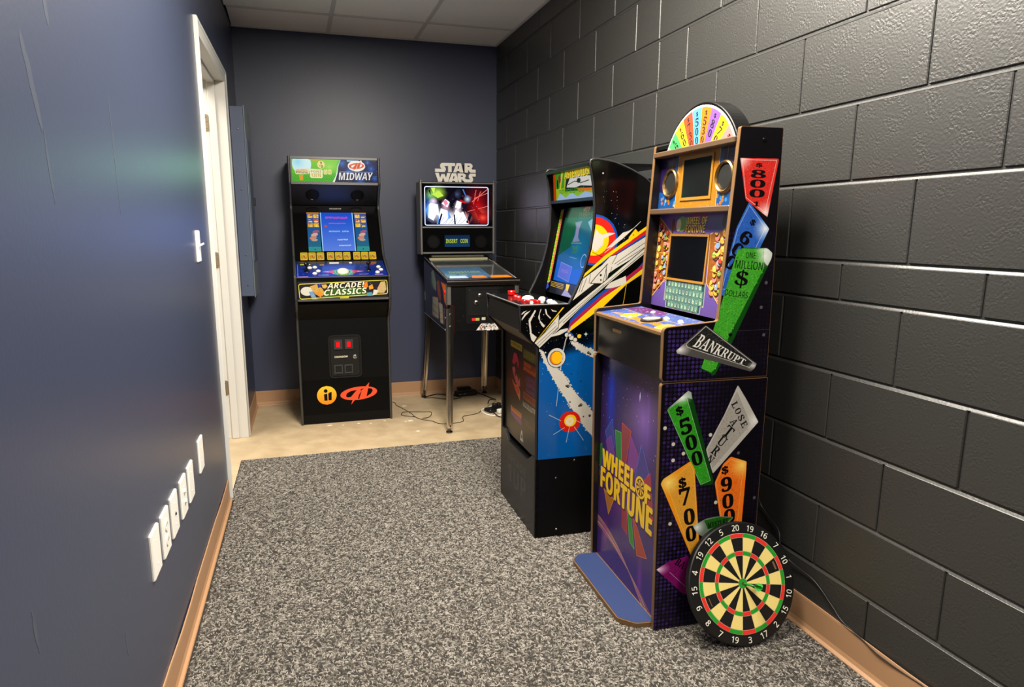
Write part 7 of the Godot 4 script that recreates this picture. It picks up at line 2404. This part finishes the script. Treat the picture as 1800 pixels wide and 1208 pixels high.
func wheel_front_print(a: Art, w: float) -> void:
	var x0 := -w / 2
	a.fade(Rect2(x0, 0, w, 0.78), Color(0.17, 0.12, 0.28), Color(0.26, 0.15, 0.42))
	a.glow(Vector2(x0 + 0.08, 0.66), 0.06, Color(0.13, 0.2, 0.75, 0.9), 0.32)
	a.glow(Vector2(0.09, 0.62), 0.16, Color(0.48, 0.33, 0.7, 0.9), 0.25)
	a.glow(Vector2(-0.02, 0.36), 0.2, Color(0.46, 0.15, 0.5, 0.9), 0.24)
	a.glow(Vector2(0.12, 0.64), 0.02, Color(0.45, 0.3, 0.7, 0.7), 0.16)
	for i in 70:
		a.disc(Vector2(a.rng.randf_range(x0, -x0), a.rng.randf_range(0.5, 0.77)), a.rng.randf_range(0.0005, 0.0016), Color(0.75, 0.75, 0.92))
	a.poly(pts([0.058, 0.69, 0.061, 0.705, 0.064, 0.69, 0.061, 0.67]), Color(0.85, 0.85, 0.98))
	# burst of coloured slabs
	for q in [[[-0.19, 0.5, -0.135, 0.56, -0.11, 0.48, -0.13, 0.42], Color(0.12, 0.12, 0.4), Color(0.25, 0.4, 0.8)], [[-0.18, 0.47, -0.14, 0.5, -0.09, 0.42, -0.14, 0.4], Color(0.3, 0.1, 0.4), Color(0.5, 0.25, 0.6)], [[-0.058, 0.57, 0.01, 0.56, -0.02, 0.44, -0.05, 0.41], Color(0.42, 0.08, 0.1), Color(0.8, 0.25, 0.15)], [[0.01, 0.545, 0.075, 0.49, 0.03, 0.41, -0.01, 0.41], Color(0.35, 0.1, 0.42), Color(0.55, 0.2, 0.55)], [[0.085, 0.54, 0.14, 0.465, 0.09, 0.4, 0.05, 0.42], Color(0.14, 0.1, 0.4), Color(0.25, 0.4, 0.8)], [[-0.11, 0.53, -0.062, 0.535, -0.05, 0.41, -0.085, 0.42], Color(0.08, 0.36, 0.06), Color(0.35, 0.7, 0.2)], [[0.1, 0.42, 0.148, 0.47, 0.18, 0.33, 0.14, 0.32], Color(0.5, 0.07, 0.14), Color(0.8, 0.15, 0.2)], [[-0.25, 0.42, -0.215, 0.45, -0.2, 0.39, -0.23, 0.36], Color(0.06, 0.3, 0.08), Color(0.2, 0.6, 0.2)], [[-0.232, 0.33, -0.2, 0.42, -0.15, 0.38, -0.16, 0.3], Color(0.2, 0.08, 0.3), Color(0.3, 0.3, 0.6)], [[-0.185, 0.29, -0.1, 0.285, -0.14, 0.212], Color(0.55, 0.3, 0.05), Color(0.85, 0.6, 0.2)], [[-0.035, 0.3, 0.0, 0.29, 0.01, 0.205, -0.03, 0.215], Color(0.45, 0.06, 0.1), Color(0.7, 0.2, 0.3)], [[0.0, 0.3, 0.03, 0.29, 0.065, 0.18, 0.03, 0.19], Color(0.07, 0.4, 0.05), Color(0.4, 0.75, 0.2)], [[0.04, 0.29, 0.08, 0.26, 0.15, 0.19, 0.085, 0.168], Color(0.55, 0.12, 0.03), Color(0.85, 0.45, 0.15)]]:
		a.poly(pts(q[0]), (q[1] as Color).lightened(0.12))
		a.line(pts(q[0]), 0.002, q[2], true)
	# wordmark
	for d in [0.005, 0.0]:
		var c := Color(0.25, 0.12, 0.03) if d > 0 else Color(0.88, 0.72, 0.12)
		for o: Vector2 in [Vector2(-0.0028, 0), Vector2(0.0028, 0), Vector2(0, 0.002), Vector2(0, -0.002)]:
			var v := o + Vector2(d, -d)
			a.warped("WHEEL", Vector2(-0.205, 0.372) + v, Vector2(0.052, 0.372) + v, Vector2(0, 0.062), Vector2(0, 0.068), c)
			a.warped("F", Vector2(0.122, 0.365) + v, Vector2(0.155, 0.365) + v, Vector2(0, 0.06), Vector2(0, 0.06), c)
			a.warped("FORTUNE", Vector2(-0.215, 0.29) + v, Vector2(0.172, 0.276) + v, Vector2(0, 0.074), Vector2(0, 0.086), c)
		a.disc(Vector2(0.088 + d, 0.4 - d), 0.035, c, 0.036)
	a.disc(Vector2(0.088, 0.4), 0.027, Color(0.25, 0.14, 0.1), 0.028)
	for i in 8:
		var t := i * TAU / 8.0
		a.poly(PackedVector2Array([Vector2(0.088, 0.4), Vector2(0.088, 0.4) + Vector2.from_angle(t) * 0.025, Vector2(0.088, 0.4) + Vector2.from_angle(t + 0.45) * 0.025]), Color(0.85, 0.66, 0.2))
	# light streaks sweeping across the foot
	for i in 10:
		var p := PackedVector2Array()
		for k in 15:
			var t := k / 14.0
			p.append(Vector2(x0 + w * t, 0.135 + 0.004 * i - (0.10 + 0.012 * i) * t * t - 0.03 * t))
		a.line(p, 0.0022 if i % 3 else 0.004, [Color(0.55, 0.3, 0.35), Color(0.7, 0.5, 0.3), Color(0.4, 0.2, 0.45), Color(0.8, 0.65, 0.6)][i % 4])
	a.glow(Vector2(0.11, 0.1), 0.03, Color(0.55, 0.2, 0.6, 0.7), 0.12)
	a.glow(Vector2(-0.16, 0.13), 0.04, Color(0.6, 0.25, 0.5, 0.7), 0.08)


func wheel_deck_print(a: Art, w: float) -> void:
	var x0 := -w / 2
	a.fade(a.r, Color(0.3, 0.34, 0.62), Color(0.22, 0.36, 0.66))
	a.poly(pts([x0 + 0.05, 0.168, x0 + 0.2, 0.168, 0.0, 0.12, -0.1, 0.1, x0, 0.11]), Color(0.4, 0.2, 0.42))
	a.poly(pts([x0 + 0.04, 0.04, -0.1, 0.07, 0.0, 0.05, 0.12, 0.06, 0.2, 0.02, 0.1, 0.03, -0.02, 0.02]), Color(0.75, 0.5, 0.15))
	a.disc(Vector2(-0.085, 0.055), 0.034, Color(0.9, 0.7, 0.4))
	a.disc(Vector2(0.178, 0.04), 0.034, Color(0.9, 0.7, 0.4))
	a.disc(Vector2(0.05, 0.06), 0.045, Color(0.7, 0.5, 0.2))
	a.specks(a.r_poly(), 260, 0.006, [Color(0.5, 0.6, 0.85), Color(0.3, 0.42, 0.7), Color(0.75, 0.6, 0.45), Color(0.35, 0.25, 0.5)])
	a.line(pts([x0, 0.1, 0.0, 0.085, -x0, 0.1]), 0.003, Color(0.8, 0.62, 0.3))


func wheel_panel_print(a: Art, w: float) -> void:
	var x0 := -w / 2
	a.fade(a.r, Color(0.45, 0.38, 0.7), Color(0.36, 0.27, 0.55))
	# fans of warm colour at both sides
	for s in [-1, 1]:
		var side := PackedVector2Array([Vector2(s * w / 2, 0.0), Vector2(s * w / 2, 0.3), Vector2(s * 0.092, 0.245), Vector2(s * 0.1, 0.1)])
		if s < 0:
			side = PackedVector2Array([Vector2(-w / 2, 0.03), Vector2(-w / 2, 0.3), Vector2(-0.142, 0.245), Vector2(-0.145, 0.1)])
		a.poly(side, Color(0.55, 0.32, 0.11))
		a.specks(side, 500, 0.004, [Color(0.62, 0.38, 0.14), Color(0.48, 0.25, 0.09)])
		var cols := [Color(0.86, 0.68, 0.2), Color(0.82, 0.5, 0.42), Color(0.45, 0.6, 0.25), Color(0.85, 0.5, 0.46), Color(0.5, 0.62, 0.75), Color(0.88, 0.72, 0.3), Color(0.75, 0.25, 0.14), Color(0.8, 0.55, 0.2)]
		for i in 80:
			var c := Vector2(s * a.rng.randf_range(0.12, 0.225), 0.03 + 0.0031 * i)
			if not Geometry2D.is_point_in_polygon(c, side):
				continue
			var g := a.rng.randf_range(0.006, 0.0125)
			a.disc(c + Vector2(0.003, -0.005), g + 0.001, Color(0.26, 0.11, 0.07), g * 1.15)
			a.disc(c, g, cols[i % 8], g * 1.15, a.rng.randf() * 3.0)
			a.disc(c + Vector2(-g * 0.3, g * 0.4), g * 0.25, Color(0.98, 0.93, 0.8))
		for i in 4:
			a.line(PackedVector2Array([Vector2(s * 0.115, 0.1 + 0.04 * i), Vector2(s * 0.231, 0.06 + 0.06 * i)]), 0.002, Color(0.85, 0.65, 0.3))
		a.line(side, 0.003, Color(0.85, 0.68, 0.4), true)
	# banner at the top
	a.poly(pts([x0, 0.3, x0 + 0.1, 0.25, -x0 - 0.1, 0.25, -x0, 0.3, -x0, 0.312, x0, 0.312]), Color(0.36, 0.26, 0.58))
	a.poly(pts([-0.07, 0.25, -0.03, 0.312, 0.07, 0.312, 0.03, 0.25]), Color(0.55, 0.12, 0.4))
	a.disc(Vector2(-0.08, 0.275), 0.03, Color(0.4, 0.62, 0.3), 0.025)
	a.disc(Vector2(-0.1, 0.272), 0.015, Color(0.85, 0.85, 0.7), 0.02)
	a.disc(Vector2(-0.135, 0.27), 0.01, Color(0.2, 0.12, 0.12), 0.024)
	a.disc(Vector2(0.13, 0.27), 0.03, Color(0.3, 0.3, 0.55), 0.02)
	a.disc(Vector2(0.155, 0.285), 0.01, Color(0.15, 0.14, 0.2), 0.02)
	for d in [0.003, 0.0]:
		var c := Color(0.2, 0.1, 0.05) if d > 0 else Color(0.98, 0.83, 0.25)
		a.text("WHEEL OF", Vector2(0.005 + d, 0.286 - d), 0.023, c, 0.12)
		a.text("FORTUNE", Vector2(0.002 + d, 0.261 - d), 0.024, c, 0.11)
	# surround of the keys
	a.poly(pts([-0.145, 0.098, 0.098, 0.098, 0.1, 0.025, 0.085, 0.025, 0.083, 0.002, -0.13, 0.002, -0.13, 0.025, -0.145, 0.025]), Color(0.62, 0.66, 0.55))
	a.poly(pts([-0.14, 0.095, 0.094, 0.095, 0.096, 0.03, 0.081, 0.03, 0.079, 0.004, -0.126, 0.004, -0.126, 0.03, -0.14, 0.03]), Color(0.14, 0.3, 0.32))


func wheel_upper_print(a: Art, w: float) -> void:
	var x0 := -w / 2
	a.fade(a.r, Color(0.16, 0.08, 0.3), Color(0.12, 0.1, 0.3))
	for s in [-1, 1]:
		a.poly(PackedVector2Array([Vector2(s * 0.13, 0.173), Vector2(s * 0.1, 0.173), Vector2(s * 0.12, 0.0), Vector2(s * w / 2, 0.0), Vector2(s * w / 2, 0.06), Vector2(s * 0.15, 0.05)]), Color(0.08, 0.3, 0.55))
		a.line(PackedVector2Array([Vector2(s * 0.155, 0.173), Vector2(s * 0.155, 0.12)]), 0.002, Color(0.6, 0.5, 0.3))
		for i in 12:
			a.disc(Vector2(s * a.rng.randf_range(0.12, 0.22), a.rng.randf_range(0.005, 0.05)), 0.006, [Color(0.8, 0.6, 0.15), Color(0.75, 0.4, 0.1), Color(0.2, 0.5, 0.75)][i % 3])
	a.poly(pts([-0.115, 0.173, 0.115, 0.173, 0.118, 0.0, -0.118, 0.0]), Color(0.72, 0.46, 0.1))
	a.specks(pts([-0.115, 0.173, 0.115, 0.173, 0.118, 0.0, -0.118, 0.0]), 350, 0.005, [Color(0.77, 0.51, 0.13), Color(0.67, 0.41, 0.08), Color(0.79, 0.55, 0.17)])
	a.line(pts([-0.116, 0.173, -0.118, 0.0]), 0.003, Color(0.85, 0.7, 0.4))
	a.line(pts([0.116, 0.173, 0.118, 0.0]), 0.003, Color(0.85, 0.7, 0.4))


# ------------------------------------------------------------------ the dartboard and what lies on the floor

func build_dartboard() -> void:
	var r := 0.1765
	var tilt := 0.335
	var yaw := -0.0214
	var n := Vector3(sin(yaw) * cos(tilt), sin(tilt), cos(yaw) * cos(tilt))
	var u := Vector3.UP.cross(n).normalized()
	var x := Transform3D(Basis(u, n.cross(u), n), Vector3(-0.2244, 0.1765, 3.2106))
	var root := thing("dartboard", "round black dartboard with cream and black segments leaning on the purple cabinet", "dartboard")
	root.transform = x
	var m := MB.new()
	var t := 0.02
	m.lathe(PackedVector2Array([Vector2(0, 0), Vector2(r - 0.004, 0), Vector2(r - 0.001, -0.0015), Vector2(r, -0.005), Vector2(r, -t + 0.003), Vector2(r - 0.003, -t), Vector2(0, -t)]), 72, Transform3D(Basis(Vector3.RIGHT, PI / 2), Vector3.ZERO))
	obj("board", m, mat(Color(0.022, 0.022, 0.023), 0.45), root)
	m = MB.new()
	m.lathe(PackedVector2Array([Vector2(0, 0.0006), Vector2(0.1434, 0.0006), Vector2(0.1434, 0.0)]), 72, Transform3D(Basis(Vector3.RIGHT, PI / 2), Vector3.ZERO))
	obj("wire", m, mat(Color(0.74, 0.7, 0.56), 0.5), root, "pale lines between the segments")
	var cream := mat(Color(0.88, 0.79, 0.47), 0.5)
	var dark := mat(Color(0.025, 0.024, 0.024), 0.5)
	var red := mat(Color(0.83, 0.16, 0.13), 0.5)
	var green := mat(Color(0.1, 0.55, 0.13), 0.5)
	var names := ["20", "19", "16", "7", "10", "1", "10", "15", "2", "17", "3", "19", "7", "8", "6", "15", "4", "19", "12", "5"]
	var rings := [[0.0145, 0.0795], [0.0802, 0.0915], [0.0922, 0.1305], [0.1312, 0.1428]]
	var step := TAU / 20
	var ivory := mat(Color(0.85, 0.84, 0.78), 0.5)
	for i in 20:
		var mid := PI / 2 - step * i
		for k in 4:
			var lo: float = rings[k][0]
			var hi: float = rings[k][1]
			var g := 0.0004
			var p := PackedVector2Array()
			for e in 6:
				var ang := mid - step / 2 + step * e / 5.0
				p.append(Vector2.from_angle(ang) * hi + Vector2.from_angle(mid) * 0.0)
			for e in 6:
				var ang := mid + step / 2 - step * e / 5.0
				p.append(Vector2.from_angle(ang) * lo)
			p = MB.new().inset(reversed_if_clockwise(p), g)
			m = MB.new()
			m.prism(p, 0.0008, Transform3D(Basis(), Vector3(0, 0, 0.0005)))
			obj("segment", m, (dark if k % 2 == 0 else red) if i % 2 == 0 else (cream if k % 2 == 0 else green), root)
		var o := obj("numeral", letters(names[i], 0.0175, 0.0008, "Droid Sans", 400), ivory, root)
		var turn := mid - PI / 2
		if mid < -0.2 and mid > -PI + 0.2:
			turn += PI
		o.transform = Transform3D(Basis(Vector3(0, 0, 1), turn), Vector3(cos(mid) * 0.159, sin(mid) * 0.159, 0.0004))
	m = MB.new()
	m.lathe(PackedVector2Array([Vector2(0, 0.0016), Vector2(0.0138, 0.0016), Vector2(0.0138, 0.0)]), 30, Transform3D(Basis(Vector3.RIGHT, PI / 2), Vector3.ZERO))
	obj("bull", m, green, root)
	m = MB.new()
	m.lathe(PackedVector2Array([Vector2(0, 0.0022), Vector2(0.0048, 0.0022), Vector2(0.0048, 0.001)]), 20, Transform3D(Basis(Vector3.RIGHT, PI / 2), Vector3.ZERO))
	obj("bull_centre", m, mat(Color(0.25, 0.3, 0.08), 0.5), root)
	m = MB.new()
	m.prism(rounded(rect(0.0, -0.003, 0.024, 0.003), 0.001), 0.0004, x0_local(Vector3(0.1175, 0.026, 0.0014), 1.88))
	m.prism(rounded(rect(0.0, -0.0012, 0.026, 0.0012), 0.0005), 0.0004, x0_local(Vector3(-0.1175, -0.026, 0.0014), -1.26))
	obj("small_print", m, mat(Color(0.45, 0.33, 0.22), 0.5), root)
	# the dart
	var dart := thing("dart", "green plastic dart stuck in the bull of the dartboard", "dart")
	dart.transform = x * Transform3D(Basis(), Vector3(0, 0, 0.002))
	var tip := Vector3(0.003, -0.0005, 0.0)
	var dir := Vector3(0.5, -0.16, 1.0).normalized()
	var fx := frame_at(tip, dir.cross(Vector3.UP).normalized(), dir)
	var plastic := mat(Color(0.06, 0.52, 0.12), 0.3)
	m = MB.new()
	m.lathe(PackedVector2Array([Vector2(0, 0), Vector2(0.0022, 0.001), Vector2(0.0026, 0.006), Vector2(0.0032, 0.008), Vector2(0.0033, 0.024), Vector2(0.0025, 0.027), Vector2(0.002, 0.029), Vector2(0.002, 0.05), Vector2(0, 0.051)]), 14, fx)
	obj("barrel", m, plastic, dart)
	for k in 2:
		m = MB.new()
		var b := Transform3D(fx.basis * Basis(Vector3.UP, PI / 4 + k * PI / 2), fx.origin)
		m.prism(rounded(pts([-0.002, 0.033, -0.012, 0.039, -0.012, 0.051, -0.007, 0.056, 0.007, 0.056, 0.012, 0.051, 0.012, 0.039, 0.002, 0.033]), 0.004), 0.0008, b * Transform3D(Basis(), Vector3(0, 0, -0.0004)))
		obj("flight", m, plastic, dart)


func x0_local(at: Vector3, ang: float) -> Transform3D:
	return Transform3D(Basis(Vector3(0, 0, 1), ang), at)


func floor_path(a: Array, r: float, h := []) -> PackedVector3Array:
	var p := PackedVector3Array()
	for i in range(0, a.size(), 2):
		var k := i / 2
		p.append(Vector3(a[i], r + (h[k] if k < h.size() else 0.0), a[i + 1]))
	return spline(p, 7)


func build_cords() -> void:
	var cord := mat(Color(0.1, 0.085, 0.07), 0.5)
	var blackc := mat(Color(0.02, 0.02, 0.02), 0.45)
	var white := mat(Color(0.86, 0.85, 0.82), 0.35)
	var m := MB.new()
	m.tube(floor_path([-0.86, 0.13, -0.803, 0.2, -0.8, 0.272, -0.77, 0.38, -0.74, 0.499, -0.728, 0.60, -0.7, 0.66, -0.665, 0.7, -0.641, 0.721, -0.605, 0.79, -0.515, 0.805, -0.454, 0.776, -0.439, 0.70, -0.42, 0.665, -0.394, 0.658, -0.315, 0.624, -0.275, 0.56], 0.0022), 0.0022, 7)
	tag(obj("cable", m, cord), "thin brown cord running from the black cabinet across to the power strip", "cable")
	m = MB.new()
	m.tube(floor_path([-0.728, 0.60, -0.75, 0.58, -0.79, 0.55, -0.806, 0.525, -0.79, 0.47, -0.75, 0.463, -0.66, 0.49, -0.607, 0.51, -0.62, 0.58, -0.65, 0.632, -0.69, 0.655], 0.0022, [0.005, 0.0, 0.0, 0.0, 0.0, 0.0, 0.0, 0.0, 0.0, 0.0, 0.005]), 0.0022, 7)
	tag(obj("cable", m, cord), "loose loop of thin brown cord in front of the pinball table's back leg", "cable")
	m = MB.new()
	m.tube(floor_path([-0.575, 0.12, -0.53, 0.085, -0.47, 0.05, -0.43, 0.07, -0.39, 0.1, -0.345, 0.12], 0.004), 0.004, 8)
	tag(obj("cable", m, blackc), "thick black cord from the pinball leg to the black adapter", "cable")
	m = MB.new()
	m.tube(floor_path([-0.584, 0.135, -0.518, 0.14, -0.45, 0.2, -0.38, 0.22, -0.32, 0.19], 0.003), 0.003, 8)
	tag(obj("cable", m, blackc), "thinner black cord curving past the pinball leg behind the front leg", "cable")
	m = MB.new()
	m.tube(floor_path([-0.185, 0.115, -0.15, 0.16, -0.125, 0.25, -0.115, 0.36, -0.14, 0.42, -0.19, 0.47, -0.215, 0.52], 0.004, [0.008, 0.0, 0.0, 0.01, 0.03, 0.04, 0.03]), 0.004, 8)
	tag(obj("cable", m, blackc), "black cord arching from the adapter over to the power strip", "cable")
	m = MB.new()
	m.tube(floor_path([-0.2, 0.62, -0.23, 0.7, -0.2, 0.76, -0.14, 0.79, -0.07, 0.77], 0.0035, [0.04, 0.02, 0.0, 0.0, 0.0]), 0.0035, 8)
	tag(obj("cable", m, blackc), "black cord drooping off the near side of the power strip", "cable")
	m = MB.new()
	m.tube(floor_path([-0.04, 0.46, -0.12, 0.47, -0.2, 0.51, -0.265, 0.555, -0.28, 0.61, -0.268, 0.68, -0.235, 0.715, -0.17, 0.72, -0.08, 0.69], 0.0048), 0.0048, 8)
	tag(obj("cable", m, white), "white cord looping round the power strip on the floor", "cable")
	# adapter brick and the flat box behind it
	var root := thing("power_adapter", "black power adapter brick with pale labels under the pinball table", "power adapter", Vector3(-0.27, 0, 0.13), 0.12)
	m = MB.new()
	m.box(Vector3(0.16, 0.036, 0.062), 0.006, Transform3D(Basis(), Vector3(0, 0.018, 0)))
	obj("brick", m, blackc, root)
	for k in [-0.055, -0.02]:
		m = MB.new()
		m.box(Vector3(0.022, 0.007, 0.0006), 0, Transform3D(Basis(), Vector3(k, 0.019, 0.0312)))
		obj("rating_label", m, mat(Color(0.45, 0.45, 0.45), 0.5), root)
	root = thing("cable_box", "small flat black box on the floor against the back wall", "box", Vector3(-0.265, 0, 0.06), 0.0)
	m = MB.new()
	m.box(Vector3(0.1, 0.046, 0.05), 0.004, Transform3D(Basis(), Vector3(0, 0.023, 0)))
	obj("case", m, blackc, root)
	m = MB.new()
	m.box(Vector3(0.07, 0.003, 0.03), 0.001, Transform3D(Basis(), Vector3(0, 0.0475, 0)))
	obj("lid", m, mat(Color(0.045, 0.045, 0.05), 0.3), root)
	# power strip
	root = thing("power_strip", "black and white power strip beside the cabinet with the rocket graphics", "power strip", Vector3(-0.165, 0, 0.615), 0.35)
	m = MB.new()
	m.box(Vector3(0.2, 0.024, 0.075), 0.006, Transform3D(Basis(), Vector3(0.02, 0.012, -0.03)))
	obj("housing", m, blackc, root)
	for k in 5:
		m = MB.new()
		m.box(Vector3(0.024, 0.003, 0.032), 0.001, Transform3D(Basis(), Vector3(-0.055 + 0.036 * k, 0.0245, -0.03)))
		obj("outlet", m, mat(Color(0.1, 0.1, 0.1), 0.4), root)
	for k in 2:
		m = MB.new()
		m.box(Vector3(0.026, 0.026, 0.03), 0.004, Transform3D(Basis(), Vector3(-0.018 + 0.036 * k, 0.038, -0.03)))
		obj("plug", m, blackc, root)
	m = MB.new()
	m.box(Vector3(0.15, 0.026, 0.03), 0.004, Transform3D(Basis(), Vector3(0.04, 0.013, 0.03)))
	obj("white_bar", m, white, root, "white front bar")
	# flakes of pale paint on the concrete
	var chip := mat(Color(0.86, 0.83, 0.76), 0.7)
	var spots := [[-0.752, 0.30, 0.018, "pale paint fleck nearest the brown cord by the back wall"], [-0.77, 0.665, 0.02, "long pale paint fleck beside the cord loop"], [-0.802, 0.675, 0.008, "small pale paint fleck left of the long one by the cord loop"], [-0.765, 0.90, 0.012, "pale paint fleck alone nearest the carpet edge"], [-1.268, 0.628, 0.016, "pale paint fleck under the yellow round emblem of the black cabinet"], [-1.19, 0.645, 0.007, "tiny pale paint fleck before the middle of the black cabinet"], [-1.091, 0.635, 0.011, "pale paint fleck before the red emblem of the black cabinet"], [-1.02, 0.652, 0.008, "small pale paint fleck right of the one before the red emblem"], [-0.93, 0.62, 0.009, "pale paint fleck at the black cabinet's right front corner"]]
	for s in spots:
		m = MB.new()
		var p := PackedVector2Array()
		for i in 9:
			var t := TAU * i / 9.0
			p.append(Vector2(cos(t) * s[2], sin(t) * s[2] * 0.55) * rng.randf_range(0.7, 1.2))
		m.prism(p, 0.0012, frame_at(Vector3(s[0], 0.0, s[1]), Vector3.RIGHT, Vector3(0, 0, -1)))
		tag(obj("paint_fleck", m, chip), s[3], "paint fleck", "pale paint flecks on the concrete")
	# wire coming down the block wall from behind the purple cabinet
	m = MB.new()
	var wire := PackedVector3Array()
	for q in [[0.60, 2.97, 0.05], [0.42, 2.985, 0.03], [0.322, 2.998, 0.012], [0.289, 3.035, 0.008], [0.264, 3.094, 0.012], [0.22, 3.12, 0.02], [0.188, 3.156, 0.012], [0.173, 3.249, 0.006], [0.134, 3.324, 0.006], [0.113, 3.365, 0.009], [0.106, 3.406, 0.01], [0.101, 3.446, 0.01], [0.094, 3.49, 0.012], [0.092, 3.535, 0.012], [0.094, 3.59, 0.012], [0.096, 3.65, 0.012], [0.09, 3.8, 0.014], [0.07, 4.0, 0.02]]:
		wire.append(Vector3(-q[2], q[0], q[1]))
	m.tube(spline(wire, 6), 0.0015, 7)
	tag(obj("wall_wire", m, mat(Color(0.13, 0.13, 0.13), 0.35)), "thin black wire trailing down the block wall onto the tan cove base", "wire")
